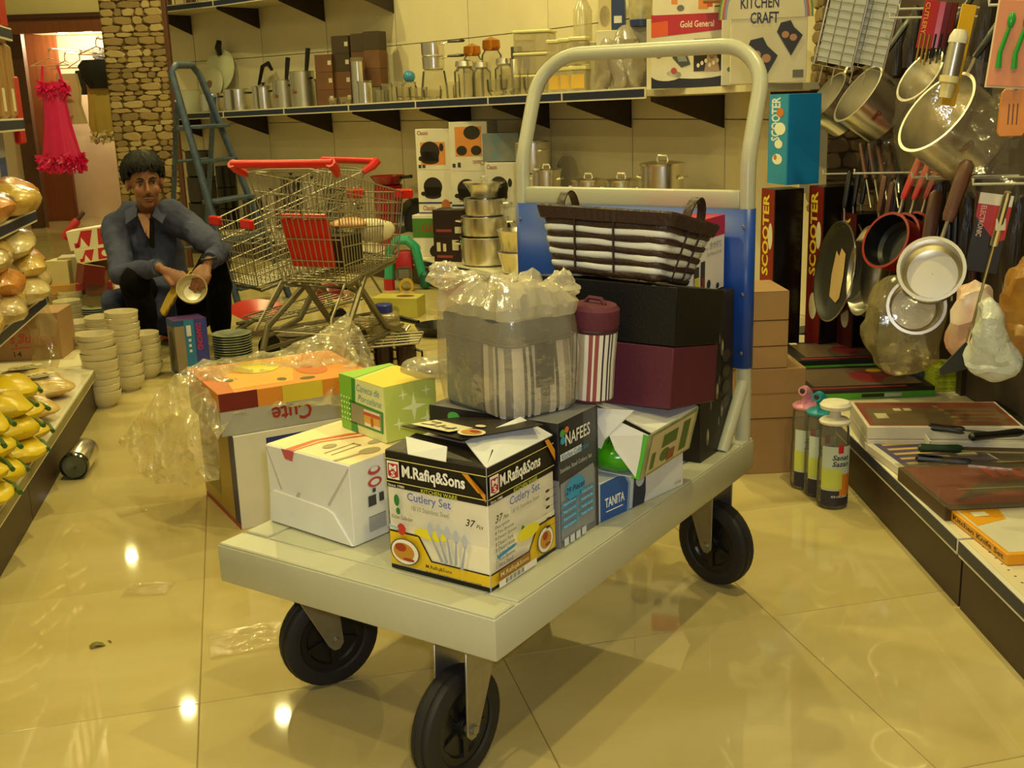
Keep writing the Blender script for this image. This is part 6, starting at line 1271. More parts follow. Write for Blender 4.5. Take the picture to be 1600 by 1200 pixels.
# angled end of the left base
a_, b2_, c_ = lg(S2+.006, 0), az(95, 497, GZ), lg(S2+.006, .5); d_ = b2_+nL*.45; t = thing('gondola_bay', 'angled end bay of the left shelf behind the bowls', 'shelving', (a_.x, a_.y, 0), 0, 'gondola bays along the left side')
o_ = t.location; g4 = [V((p.x-o_.x, p.y-o_.y, 0)) for p in (a_, b2_, d_, c_)]
MB().prism([p+V((0, 0, GZ-.02)) for p in g4], (0, 0, .02)).build('base_deck', SHELFM, t, smooth=0); MB().prism([p.lerp((g4[0]+g4[2])/2, .06) for p in g4], (0, 0, GZ-.02)).build('kick_plate', KICK, t, smooth=0)
# ================================================================ BOWLS ON THE FLOOR
MEL = mat('cream_melamine', '#c9bd98', .28, var=.03, obj=.03, coat=.2); 
rb = .066
bm = MB().lathe([(.001, .004), (rb*.52, .004), (rb*.55, .0), (rb*.60, .0), (rb*.62, .006), (rb*.88, .022), (rb*.98, .048), (rb, .062), (rb*.985, .063), (rb*.96, .06), (rb*.93, .046), (rb*.83, .024), (rb*.55, .010), (.001, .009)], 28).mesh('bowl', MEL)
def stack(px, py, n, lb, sc=1., m_=None, Y=None, step=.0215):
    B_ = az(px, py) if Y is None else V((ay(px, py, Y).x, Y, 0))
    for i in range(n):
        o = link('melamine_bowl', bm, None, B_+V((random.uniform(-.003, .003), random.uniform(-.003, .003), step*i*sc)), random.uniform(0, 6)); o.scale = (sc, sc, sc); o.rotation_euler = (random.uniform(-.02, .02), random.uniform(-.02, .02), o.rotation_euler.z)
        tag(o, 'cream bowl, %s up in the %s' % (('first', 'second', 'third', 'fourth', 'fifth', 'sixth', 'seventh', 'eighth', 'ninth', 'tenth', 'eleventh', 'twelfth', 'thirteenth')[i], lb), 'bowl', 'cream melamine bowls')
stack(164, 634, 10, 'frontmost stack by the left shelf', 1.03, step=.024); stack(203, 608, 12, 'tallest stack right of the frontmost', 1.0, step=.024); stack(232, 588, 7, 'stack behind the tallest one'); stack(240, 588, 4, 'low stack beside the blue box', .92, Y=4.62) if False else None
stack(144, 598, 8, 'stack half hidden behind the frontmost', 1.0); stack(165, 575, 9, 'stack between the frontmost and the tallest', 1.0); stack(133, 575, 8, 'stack touching the end of the left shelf'); stack(113, 535, 8, 'stack furthest left behind the shelf'); stack(118, 520, 9, 'stack behind the furthest left one', .95)
PLT = mat('bluish_melamine', '#9aa088', .3)
pm = MB().lathe([(.001, .003), (.05, .003), (.055, 0), (.06, 0), (.085, .012), (.092, .016), (.09, .0175), (.06, .006), (.001, .006)], 28).mesh('plate', PLT)
for i in range(13):
    o = link('plate', pm, None, az(152, 524)+V((0, .05, .0105*i)), 0); tag(o, 'grey-green plate, number %s up, beside the person' % ('one', 'two', 'three', 'four', 'five', 'six', 'seven', 'eight', 'nine', 'ten', 'eleven', 'twelve', 'thirteen')[i], 'plate', 'stacked plates beside the person')
for i in range(11):
    o = link('plate', pm, None, az(366, 565)+V((0, .0, .0115*i)), 0); o.scale = (.95, .95, 1.05); tag(o, 'grey-green plate, number %s up, right of the blue box' % ('one', 'two', 'three', 'four', 'five', 'six', 'seven', 'eight', 'nine', 'ten', 'eleven')[i], 'plate', 'stacked plates right of the blue box')
# steel canister lying on the floor
Pn = az(128, 748); t = thing('steel_canister', 'shiny steel canister lying on the floor by the left shelf', 'canister', Pn+V((-.03, .08, .042)), 0); t.rotation_euler = orient((.15, -.98, .0), (0, 0, 1)).to_euler()
MB().lathe([(.001, -.09), (.040, -.09), (.042, -.085), (.042, .07), (.040, .075)], 28).build('body', STEEL, t); MB().lathe([(.041, .07), (.044, .072), (.044, .088), (.040, .092), (.036, .086), (.001, .084)], 28).build('lid', mat('dark_steel', '#6a7070', .15, 1.), t)
# blue boxed glass beside the person
Pn = az(292, 585); o, F = carton('blue_window_box', 'purple-blue window carton standing on the floor before the person', 'box', Pn+V((.0, .07, 0)), .55, (.14, .12, .235), '#1c4a86')
f = F['F']; pr(o, f, '#3a3f9a', [Q(.6, 0, 1, 1)], 'print'); pr(o, f, '#2a7ab0', [Q(.3, 0, .6, 1)], 'print'); pr(o, f, '#8f8068', [Q(0, .05, .3, .9)], 'window'); pr(o, f, '#c0304a', [T('DIAMOND', .66, .42, .82, .92, 270, bold=.02)]); pr(o, f, '#d8d8e0', [Q(.36, .7, .5, .9), Q(.4, .6, .48, .65), Q(.4, .5, .48, .55), Q(.4, .4, .48, .45)], 'print')
f = F['L']; pr(o, f, '#6a6050', [Q(.08, .05, 1, .88)], 'window'); pr(o, f, '#2a2420', [E(.5, .5, .3, .3), E(.4, .2, .2, .15)], 'picture')
pr(o, F['T'], '#4a2a6a', [Q(0, 0, 1, 1)], 'print')
# ================================================================ STEPLADDER
LB = mat('chipped_blue_paint', '#334468', .5, .3, col2='#4c5a62', scale=26, bump=.1)
t = thing('step_ladder', 'chipped blue steel stepladder in front of the back shelves', 'ladder', ay(320, 480, 6.5)); t.location.z = 0; LO = V(t.location)
def LP(px, py, Y): return ay(px, py, Y)-LO
def ext(a, b):
    """extend a->b down to the floor"""
    d = b-a; return a+d*((a.z)/(a.z-b.z)) if True else b
A0, A1 = LP(267, 106, 6.25), LP(320, 292, 6.22); B0, B1 = LP(312, 112, 6.62), LP(367, 250, 6.60)
Af, Bf = ext(A0, A1), ext(B0, B1)
top_ = [Af, A0-V((0, 0, .02)), A0+V((.02, .02, .01)), LP(275, 102, 6.3), LP(300, 102, 6.55), B0+V((-.02, -.02, .015)), B0-V((0, 0, .02)), Bf]
MB().tube(top_, .02, 8).build('front_frame', LB, t, smooth=60)
C0, C1 = LP(277, 158, 6.55), LP(273, 260, 6.75); D0, D1 = LP(334, 150, 6.92), LP(327, 290, 7.1)
for a, b in ((C0, C1), (D0, D1)): MB().tube([a, ext(a, b)], .016, 8).build('rear_leg', LB, t)
def lerpz(a, b, z): return a.lerp(b, (a.z-z)/(a.z-b.z))
for z, w_ in ((ay(300, 198, 6.5).z, .12), (ay(320, 250, 6.5).z, .05), (ay(320, 310, 6.5).z, .10), (ay(320, 370, 6.5).z, .10), (.12, .1)):
    MB().bar(lerpz(A0, Af, z), lerpz(B0, Bf, z), w_, .02).build('tread', LB, t, bevel=.004)
for z in (.25, ay(300, 250, 6.9).z): MB().tube([lerpz(C0, ext(C0, C1), z), lerpz(D0, ext(D0, D1), z)], .010, 6).build('rear_brace', LB, t)
for a, b in ((A0, C0), (B0, D0)): z = ay(280, 200, 6.5).z; MB().bar(lerpz(a, Af if a is A0 else Bf, z), lerpz(b, ext(C0, C1) if b is C0 else ext(D0, D1), z), .012, .03).build('side_arm', LB, t)
MB().tube([LP(270, 200, 6.5), LP(272, 225, 6.52), LP(290, 238, 6.55)], .004, 5).build('loose_strap', P('#3a2c1c'), t)
# ================================================================ SHOPPING CARTS
CRED = mat('red_cart_plastic', '#c41a16', .35); WIRE = mat('zinc_wire', '#99927e', .42, .85, var=.06)
def wires(t, name, quad, nu, nv, r=.0022, rf=.0038):
    """wire grid filling the quad (4 corners); one part"""
    a, b, c, d = [V(p) for p in quad]; m_ = MB()
    for i in range(nu+1): u = i/nu; m_.tube([a.lerp(b, u), d.lerp(c, u)], r, 4, cap=False)
    for j in range(nv+1): v = j/nv; m_.tube([a.lerp(d, v), b.lerp(c, v)], r*1.25, 4, cap=False)
    m_.tube([a, b, c, d], rf, 6, True)
    o = m_.build(name, WIRE, t); o['kind'] = 'stuff'; return o
def cart(label, hc, fc, hw_, fw_, zh, zrt, zrb, zft, zfb, cat='cart', flap=True):
    """hc: handle centre on the floor plan, fc: front centre; half widths at handle and front"""
    hc = V((hc[0], hc[1], 0)); fc = V((fc[0], fc[1], 0)); L_ = (fc-hc).length; d = (fc-hc).normalized()
    t = thing('shopping_cart', label, cat, hc, math.atan2(-d.x, d.y), 'wire shopping carts')
    # local: y forward, x right
    RT = [V((s*hw_*.86, .05, zrt)) for s in (-1, 1)]; RB = [V((s*hw_*.66, .16, zrb)) for s in (-1, 1)]; FT = [V((s*fw_, L_, zft)) for s in (-1, 1)]; FB = [V((s*fw_*.82, L_-.04, zfb)) for s in (-1, 1)]
    wires(t, 'rear_gate', (RT[0], RT[1], RB[1], RB[0]), 13, 5); wires(t, 'side_grid', (RT[0], FT[0], FB[0], RB[0]), 22, 6); wires(t, 'side_grid', (RT[1], FT[1], FB[1], RB[1]), 22, 6); wires(t, 'front_grid', (FT[0], FT[1], FB[1], FB[0]), 10, 6); wires(t, 'bottom_grid', (RB[0], RB[1], FB[1], FB[0]), 10, 12)
    MB().tube([(-hw_, 0, zh), (0, -.012, zh), (hw_, 0, zh)], .0165, 12).build('handle_bar', CRED, t, smooth=60)
    for s in (-1, 1):
        MB().tube([(s*hw_*.98, -.01, zh+.004), (s*hw_*.98, .02, zh-.02), (s*hw_*.9, .06, zh-.045)], [.021, .020, .014], 8).build('handle_end', CRED, t)
        MB().tube([(s*hw_*.9, .05, zh-.04), RT[(s+1)//2]], .006, 6).build('handle_strut', WIRE, t)
        MB().box((s*fw_-.045, L_-.012, zft-.028), (s*fw_+.045, L_+.014, zft+.014)).build('corner_bumper', CRED, t, bevel=.006)
    # child seat flap and its wire back
    if flap:
        q0 = RT[0].lerp(RB[0], .42)+V((.035, .012, 0)); q1 = RT[1].lerp(RB[1], .42)+V((-.06, .012, 0)); q2 = RT[1].lerp(RB[1], .86)+V((-.05, .012, 0)); q3 = RT[0].lerp(RB[0], .86)+V((.06, .012, 0))
        q0.x += .04; MB().prism([q0, q1, q2, q3], (0, .006, 0)).build('seat_flap', CRED, t, bevel=.002)
        for (a, b) in ((.05, .45), (.55, .95)): MB().tube([q0.lerp(q1, a)+V((0, 0, .012)), q0.lerp(q1, b)+V((0, 0, .012))], .010, 8).build('flap_hinge', CRED, t)
    # chassis: flat steel legs and lower frame
    LG = mat('dull_steel_leg', '#7d765f', .45, .7)
    cs = [V((s*hw_*.62, .17, zrb-.02)) for s in (-1, 1)]; ce = [V((s*fw_*.75, L_-.06, zfb-.02)) for s in (-1, 1)]
    MB().tube([cs[0], cs[1], ce[1], ce[0]], .010, 8, True).build('chassis_frame', LG, t)
    for s in (-1, 1):
        k = (s+1)//2; r0 = V((s*hw_*.82, .02, .10)); f0 = V((s*fw_*.9, L_-.05, .10))
        MB().tube([cs[k].lerp(ce[k], .35), r0+V((0, .06, .12)), r0], .014, 8).build('rear_leg', LG, t); MB().tube([cs[k].lerp(ce[k], .2), f0.lerp(r0, .3)+V((0, 0, .06)), f0], .014, 8).build('front_leg', LG, t); MB().tube([r0+V((0, 0, .03)), f0+V((0, 0, .03))], .009, 6).build('lower_rail', LG, t)
        for q in (r0, f0):
            c = MB().tube([q, V((q.x, q.y, .075))], .012, 6).build('caster_stem', LG, t); MB().lathe([(.001, -.012), (.05, -.012), (.055, -.006), (.055, .006), (.05, .012), (.001, .012)], 18, V((q.x, q.y-.015, .056)), Matrix.Rotation(PI/2, 3, 'Y')).build('wheel', BLACKP, c)
        MB().tube([RB[k]+V((0, -.01, 0)), V((s*hw_*.7, .02, zrb-.12)), V((s*hw_*.78, -.02, .22))], .0055, 6).build('rear_wire_leg', WIRE, t)
    wires(t, 'lower_rack', (V((-hw_*.7, .08, .20)), V((hw_*.7, .08, .20)), V((fw_*.8, L_-.08, .16)), V((-fw_*.8, L_-.08, .16))), 7, 3)
    for s in (-1, 1): MB().tube([(s*hw_*.8, .03, zrt), (s*hw_*.4, .045, zrt+.012), (0, .045, zrt+.012)], .004, 6).build('seat_bar', WIRE, t)
    return t
h1 = ay(440, 256, 4.4); f1 = ay(592, 300, 5.05)
c1 = cart('front wire shopping cart with a red handle and red seat flap', (h1.x, h1.y), (f1.x, f1.y), .235, .125, h1.z, h1.z-.035, .40, f1.z, .44)
h2 = ay(545, 251, 5.42); f2 = ay(361, 345, 4.98)
c2 = cart('rear wire shopping cart pointing left beside the person', (h2.x, h2.y), (f2.x, f2.y), .22, .14, h2.z, h2.z-.04, .42, f2.z, .33, flap=False)
# goods inside the front cart
MB_ = MB().ell((0, 0, 0), (.085, .05, .055), 16, 10); MB_.v = [tuple(V(v)+nz(v, 18, .012)) for v in MB_.v]; o = MB_.build('white_parcel', P('#d0c6a8', .5), loc=ay(585, 360, 4.85)); tag(o, 'white wrapped parcel inside the front cart', 'parcel')
o, F = carton('dark_carton', 'dark carton with a white label inside the front cart', 'box', ay(530, 420, 4.72), -.45, (.16, .14, .13), '#171512'); o.location.z = .445; pr(o, F['F'], '#d8d2c0', [Q(.2, .6, .5, .95)], 'label_patch')
for i, (px, py, Y, cl, lb) in enumerate(((545, 358, 4.8, '#b98a5a', 'pinkish packet in the front cart under the parcel'), (490, 395, 4.66, '#cfc4a4', 'pale folded packet in the front cart behind the red flap'))):
    pillow('cart_packet', lb, ay(px, py, Y), .14, .10, .05, P(cl, .4), .4, None, 0, 'packet', 80+i)
# ================================================================ CLUTTER ON THE FLOOR BEHIND
# toy kitchen: teal and red plastic
t = thing('plastic_toy', 'turquoise and red plastic toy arch behind the front cart', 'toy', az(632, 452)); s_ = .9
TEAL = P('#2f9a78', .35); RDP = P('#a8202c', .35); GRP = P('#6a6a62', .4)
MB().tube([(-.09, 0, .06), (-.075, 0, .24), (-.03, 0, .30), (.03, 0, .30), (.075, 0, .26), (.115, 0, .08)], [.03, .03, .03, .03, .03, .028], 10).build('arch', TEAL, t)
MB().tube([(-.09, 0, 0), (-.09, 0, .07)], .034, 10).build('foot', RDP, t); MB().box((-.05, -.02, .06), (.06, .03, .24)).build('back_plate', RDP, t, bevel=.025, bseg=2); MB().box((-.045, -.03, .05), (.055, -.015, .14)).build('grey_front', GRP, t, bevel=.02); MB().lathe([(.03, -.02), (.045, -.02), (.045, .02), (.03, .02)], 16, V((.02, -.06, .03)), Matrix.Rotation(PI/2, 3, 'X')).build('yellow_ring', P('#c09a28', .35), t); MB().box((.1, -.05, 0), (.16, .02, .11)).build('teal_block', P('#145a48', .35), t, bevel=.02)
o, F = carton('tissue_box', 'yellow-green carton with a brown oval behind the cart', 'box', az(622, 498)+V((0, .1, 0)), -.25, (.25, .14, .105), '#b5ad50'); pr(o, F['T'], '#6a3a24', [E(.65, .5, .2, .25)], 'print'); pr(o, F['F'], '#8a8a4a', [E(.5, .4, .1, .2)], 'print')
t = thing('plastic_jar', 'clear plastic jar with a blue screw lid', 'jar', az(601, 540)+V((0, .05, 0))); MB().box((-.07, -.06, 0), (.07, .06, .15)).build('body', film('jar_plastic', '#c9b888', .38, .15, .12, .2, 12), t, bevel=.025, bseg=3); MB().lathe([(.036, .15), (.042, .152), (.042, .185), (.038, .19), (.001, .19)], 20).build('screw_lid', P('#2a3a9a', .35), t)
# wire rack with dark mugs
t = thing('mug_rack', 'wire rack lying over dark mugs behind the tray set box', 'rack', az(600, 572)); wires(t, 'wire_grid', ((-.16, -.1, .10), (.16, -.06, .11), (.17, .12, .12), (-.16, .1, .11)), 6, 4, .003, .005)
for i, (x, y) in enumerate(((-.1, 0), (.0, .02), (.1, .0))):
    tm_ = thing('dark_mug', 'dark brown mug under the wire rack, %s one' % ('left', 'middle', 'right')[i], 'mug', V(t.location)+V((x, y, 0)), 0, 'dark mugs'); MB().lathe([(.001, 0), (.04, 0), (.045, .05), (.042, .09), (.038, .09), (.04, .05), (.001, .01)], 18).build('cup', P('#2a1a12', .25), tm_); MB().tube([(.04, 0, .07), (.068, 0, .06), (.068, 0, .03), (.042, 0, .025)], .006, 6).build('mug_handle', P('#2a1a12', .25), tm_)
t, e = rod('steel_tool', 'short steel funnel tool leaning on the wire rack', ay(640, 508, 4.98), ay(625, 532, 4.95), (('grip', 0, .6, .010, STEEL), ('tip', .6, 1, .004, STEEL)))
# stacked pans, red plate, misc
for i in range(5):
    o = link('steel_plate', MB().lathe([(.001, .004), (.09, .004), (.12, .014), (.125, .016), (.09, .0), (.001, 0)], 28).mesh('steel_plate', STEEL), None, az(468, 545)+V((.01*(i % 2), 0, .017*i)), 0); tag(o, 'steel plate, number %s up, in the pile under the cart' % ('one', 'two', 'three', 'four', 'five')[i], 'plate', 'steel plates under the cart')
o = MB().lathe([(.001, .0), (.09, 0), (.135, .03), (.14, .03), (.092, -.003), (.001, -.003)], 28).build('red_dish', P('#b5201c', .3), loc=az(402, 522)+V((0, .05, .09)), smooth=50); tag(o, 'round red dish tilted on the plates under the cart', 'dish'); o.rotation_euler = (.2, .1, 0)
t = thing('maroon_tub', 'maroon round tub under the front cart', 'tub', az(517, 480)); MB().lathe([(.001, 0), (.06, 0), (.085, .04), (.07, .10), (.03, .13), (.001, .135)], 22).build('body', P('#6e1224', .3), t)
o, F = carton('yellow_card_box', 'small yellow card box under the front cart', 'box', az(522, 500)+V((0, .04, 0)), .3, (.09, .06, .10), '#c2ac5a')
t = thing('black_handled_pan', 'black pan handle and pan lying behind the jar', 'pan', az(660, 520), -.5); MB().tube([(-.02, 0, .05), (-.14, .02, .06), (-.25, .04, .04)], [.012, .016, .016], 8).build('handle', BLACKP, t); MB().lathe([(.001, 0), (.09, 0), (.12, .05), (.116, .05), (.088, .004), (.001, .004)], 26, (.1, 0, 0)).build('pan_body', mat('nonstick_black', '#121212', .3), t)
o, F = carton('orange_carton', 'red and orange carton on the floor behind the plastic bag', 'box', az(740, 458)+V((0, .06, 0)), .25, (.34, .14, .10), '#c8562c'); pr(o, F['F'], '#a8201c', [Q(0, 0, .3, 1)], 'print')
for i, (px, py, rx, cl) in enumerate(((560, 520, .10, '#b89a5a'), (500, 560, .10, '#c2ac6c'), (550, 590, .09, '#a98a50'), (640, 600, .10, '#b09a6a'), (540, 470, .06, '#a8806a'))):
    pillow('crumpled_wrap', 'crumpled clear wrapping on the floor behind the tray box, %s' % ('near the jar', 'under the cart', 'by the mug rack', 'beside the mug box', 'by the maroon tub')[i], az(px, py), rx*2, rx*1.4, .06, film('crumpled_wrap_%d' % i, cl, .5, .15, .12, .5, 20), .3*i, 'crumpled wrapping', 0, 'wrapping', 90+i)
t = pillow('loose_bag', 'small clear bag crumpled on top of the mug box', tr(.32, .345, ZT+.258), .12, .07, .04, film('small_clear_bag', '#d8d0b0', .35, .12, .14, .5, 24), .4, None, 0, 'plastic bag', 99)
# shelf of goods on the floor at far left behind the bowls
def fbox(px, py, w, d, h, cl, lb, rz=0., z=0., fn=None, tilt=0.):
    Pn = az(px, py)+V((0, d/2, z)); o, F = carton('goods_box', lb, 'box', Pn, rz, (w, d, h), cl, lean=(0, tilt, rz) if tilt else None)
    if fn: fn(o, F)
    return o
def nest(o, F): pr(o, F['F'], '#b01c24', [[(.12, .15), (.38, .1), (.5, .9), (.28, .92)], [(.55, .1), (.95, .1), (.98, .9), (.6, .92)], Q(.1, .1, .18, .35)], 'print'); pr(o, F['F'], '#d8cfae', [E(.78, .5, .12, .25), [(.2, .1), (.35, .1), (.26, .6)]], 'print')
b0 = fbox(130, 520, .42, .3, .20, '#8a744a', 'brown carton at the bottom of the pile behind the bowls', .1); y0 = b0.location.y
def pile(px, py, z, w, d, h, cl, lb, rz=0., fn=None, tilt=0., dy=0.):
    Pn = ay(px, py, y0+dy); o, F = carton('goods_box', lb, 'box', V((Pn.x, Pn.y, z)), rz, (w, d, h), cl, lean=(0, tilt, rz) if tilt else None)
    if fn: fn(o, F)
pile(128, 430, .201, .30, .24, .05, '#b98a3a', 'flat yellow and red box in the pile behind the bowls', .3, lambda o, F: pr(o, F['F'], '#b03020', [Q(.4, 0, 1, 1)], 'print')); pile(150, 430, .201, .10, .12, .11, '#7a4a28', 'small brown box right in the pile behind the bowls', .2, dy=-.1)
pile(118, 400, .253, .16, .14, .13, '#a89a70', 'pale carton with red mark in the pile behind the bowls', .2); pile(135, 410, .253, .11, .10, .10, '#6a2018', 'tilted maroon and cream box in the pile behind the bowls', .7, lambda o, F: pr(o, F['T'], '#cfc08a', [Q(0, 0, 1, 1)], 'print'), .25, -.16)
pile(98, 420, .202, .12, .12, .17, '#c2b07a', 'cream carton left in the pile behind the bowls', -.1, dy=-.05); pile(152, 370, .365, .20, .14, .07, '#cfc4a0', 'long red and white tray carton leaning on top of the pile', .12, nest, -.12, -.05)
pile(152, 360, .436, .26, .12, .10, '#d0c6a6', 'red and white lettered carton on top of the pile', .1, nest, -.12, -.05)
pile(160, 400, .253, .08, .12, .11, '#9a6a34', 'brown narrow carton beside the person in the pile', .05, dy=.05)
t, e = rod('red_umbrella', 'folded red umbrella with dark handle leaning in the pile', ay(131, 331, y0+.12), ay(100, 372, y0+.1), (('grip', 0, .35, .012, P('#3a2018')), ('canopy', .3, 1, .022, P('#a01c20')))) 
pile(262, 400, .0, .14, .1, .36, '#b01c20', 'red carton with a black panel between the person and the cart', .1, lambda o, F: (pr(o, F['F'], '#1a1512', [Q(.2, .55, .75, .8)], 'print'), pr(o, F['F'], '#d8d2c0', [T('XML', .3, .66, .6, .74)]), pr(o, F['F'], '#c8a82c', [[(.8, .5), (1, .5), (1, 1), (.9, 1)]], 'print')), dy=.35)

# scraps on the floor
b2 = MB().grid(lambda u, v: V(((u-.5)*.045, (v-.5)*(.012+.012*math.sin(u*3)), .003+.004*math.sin(u*6))), 8, 3); o = b2.build('leaf_scrap', P('#6a6420', .6), loc=az(157, 1008), rz=.7); tag(o, 'small dry olive leaf scrap on the floor', 'scrap')
for i, (px, py, w_) in enumerate(((232, 922, .07), (395, 1000, .12), (205, 800, .05))):
    o = MB().grid(lambda u, v: V(((u-.5)*w_*1.5, (v-.5)*w_, .0035+.008*abs(noise.noise(V((u*4+i*3, v*4, 0))))+.004*abs(noise.noise(V((u*11, v*11, i)))))), 16, 12).build('plastic_scrap', film('floor_scrap_film', '#f4ecc8', .10, .08, .10, .2, 60), loc=az(px, py), rz=.3*i, smooth=25); tag(o, 'scrap of clear plastic on the floor, %s' % ('left of the trolley corner', 'beside the front left wheel', 'below the steel canister')[i], 'scrap', 'clear plastic scraps')
# ================================================================ THE MAN SQUATTING BY THE BOWLS
SKIN = mat('brown_skin', '#8a5a3c', .5, col2='#7c4f34', scale=30); SHIRT = mat('blue_grey_cotton', '#484c68', .8, 0, .15, col2='#3e425c', scale=12, bump=.25, bscale=18); TROU = mat('black_trouser_cloth', '#0c0b0c', .9, 0, .1, bump=.2, bscale=20); HAIR = mat('black_hair', '#060505', .6, 0, .25)
MANY = 5.35
man = thing('person', 'person in a blue shirt and black trousers squatting and holding a bowl', 'person', V((ay(240, 400, MANY).x, MANY, 0))); MO = V(man.location)
def W(px, py, Y): return ay(px, py, Y)-MO
def limb(m_, pts, rad, n=14):
    m_.tube(pts, rad, n)
    for p, r in zip(pts, rad): m_.ell(p, (r, r, r), n, 8)
def basis(l, f, u): return Matrix((l, f, u)).transposed()
def remesh(name, mb, m_, vox, parent, it=3, fac=.5, deform=None):
    o = mb.build('tmp_'+name, m_, smooth=0); r = o.modifiers.new('r', 'REMESH'); r.mode = 'VOXEL'; r.voxel_size = vox; s = o.modifiers.new('s', 'SMOOTH'); s.iterations = it; s.factor = fac
    dg = bpy.context.evaluated_depsgraph_get(); me = bpy.data.meshes.new_from_object(o.evaluated_get(dg)); old = o.data; bpy.data.objects.remove(o); bpy.data.meshes.remove(old)
    if deform:
        for v in me.vertices: v.co = deform(v.co.copy())
    me.name = name; me.materials.clear(); me.materials.append(m_); me.polygons.foreach_set('use_smooth', [True]*len(me.polygons)); me.update()
    return link(name, me, parent)
E0 = W(226, 284, 5.28); f_ = V((.40, -.91, -.06)).normalized(); u_ = V((-.04, .03, 1)); u_ = (u_-f_*u_.dot(f_)).normalized(); l_ = f_.cross(u_)*-1; l_ = V((-l_.x, -l_.y, -l_.z)) if l_.x < 0 else l_
Bh = basis(l_, f_, u_)
def H(a, b, c): return E0+l_*a+f_*b+u_*c
SHR, SHL = W(182, 355, 5.42), W(300, 358, 5.36); NB = W(236, 329, 5.38)
ELR, WRR = W(190, 428, 5.10), W(248, 418, 4.95); ELL, WRL = W(348, 392, 5.12), W(327, 408, 4.94)
CH, PEL = W(240, 400, 5.45), V((.0, .14, .13))
HPR, HPL = PEL+V((-.10, -.02, .0)), PEL+V((.12, -.02, .0)); KNR, KNL = W(212, 440, 5.02), W(338, 408, 5.16); ANR, ANL = W(232, 530, 5.08), W(346, 520, 5.24); ANR.z = .07; ANL.z = .07
b = MB()
b.ell(H(0, -.018, .028), (.074, .094, .092), 18, 12, Bh); b.ell(H(0, .022, -.045), (.056, .064, .074), 16, 10, Bh); b.ell(H(0, .052, -.098), (.027, .026, .020), 12, 8, Bh)
for s in (-1, 1):
    b.ell(H(s*.034, .056, -.034), (.026, .024, .028), 10, 8, Bh); b.ell(H(s*.078, -.012, -.012), (.010, .018, .030), 10, 8, Bh); b.ell(H(s*.030, .073, .020), (.026, .012, .009), 10, 8, Bh)
b.tube([H(0, .080, .010), H(0, .096, -.018), H(0, .106, -.036)], [.007, .009, .011], 8); b.ell(H(0, .100, -.038), (.017, .011, .009), 10, 8, Bh)
b.ell(H(0, .077, -.066), (.024, .010, .006), 10, 8, Bh); b.ell(H(0, .075, -.077), (.020, .010, .007), 10, 8, Bh)
limb(b, [H(0, -.02, -.07), NB], [.050, .054])
limb(b, [NB, CH, PEL], [.06, .115, .12]); limb(b, [SHR, NB, SHL], [.05, .05, .05])
for S_, E_, W_ in ((SHR, ELR, WRR), (SHL, ELL, WRL)): limb(b, [S_, S_.lerp(E_, .5), E_, E_.lerp(W_, .4), W_], [.048, .042, .036, .034, .024])
for A_, K_, F_ in ((HPR, KNR, ANR), (HPL, KNL, ANL)):
    limb(b, [A_, A_.lerp(K_, .5), K_, K_.lerp(F_, .35), F_], [.082, .072, .055, .052, .036]); d = V((.04, -.14, -.045)) if A_ is HPR else V((.08, -.13, -.045)); limb(b, [F_+V((0, .03, -.035)), F_+d*.5+V((0, 0, -.01)), F_+d], [.030, .034, .024])
def hand(wr, kn, side, curl, thumb, sc=1.):
    """wrist, knuckle centre, unit vector across the palm (towards little finger), curl direction"""
    d = (kn-wr); L_ = d.length; d.normalize(); s = (V(side)-d*V(side).dot(d)).normalized(); n = V(curl).normalized()
    for k in range(5): b.ell(wr.lerp(kn, .25+.18*k), (.022+.004*k, .022+.004*k, .016), 10, 6, basis(s, d, s.cross(d)))
    for k, (o_, ln) in enumerate(((-.030, .072), (-.010, .080), (.011, .075), (.030, .058))):
        p0 = kn+s*o_-d*.012; p1 = p0+(d*.75+n*.55).normalized()*ln*.45; p2 = p1+(d*.3+n*.95).normalized()*ln*.32; p3 = p2+(n*1.0-d*.15).normalized()*ln*.26
        limb(b, [p0, p1, p2, p3], [.0098, .0092, .0085, .0072], 8)
    t0 = wr.lerp(kn, .45)-s*.024; t1 = t0+(V(thumb)*.6+d*.6).normalized()*.035; t2 = t1+(V(thumb)*.4+n*.5+d*.5).normalized()*.03; limb(b, [t0, t1, t2], [.013, .011, .009], 8)
KR, KL = W(282, 436, 4.88), W(316, 432, 4.87)
hand(WRR, KR, (.25, .5, .85), (.45, -.2, -.87), (.2, -.8, -.3)); hand(WRL, KL, (.75, .45, .3), (-.35, -.25, -.9), (-.5, -.6, .1))
body = remesh('body', b, SKIN, .0058, man, 2, .5)
# clothes
b = MB()
limb(b, [NB+V((0, .02, -.035)), CH+V((0, 0, .04)), CH-V((0, 0, .08)), PEL+V((.0, -.02, .03))], [.085, .148, .150, .155]); limb(b, [SHR, SHR.lerp(NB, .5)+V((0, 0, .012)), NB+V((0, .02, -.045)), SHL.lerp(NB, .5)+V((0, 0, .02)), SHL], [.07, .078, .08, .08, .072])
for S_, E_, W_ in ((SHR, ELR, WRR), (SHL, ELL, WRL)): limb(b, [S_, S_.lerp(E_, .5)+V((0, 0, -.01)), E_, E_.lerp(W_, .5), W_.lerp(E_, .10)], [.072, .062, .054, .050, .038])
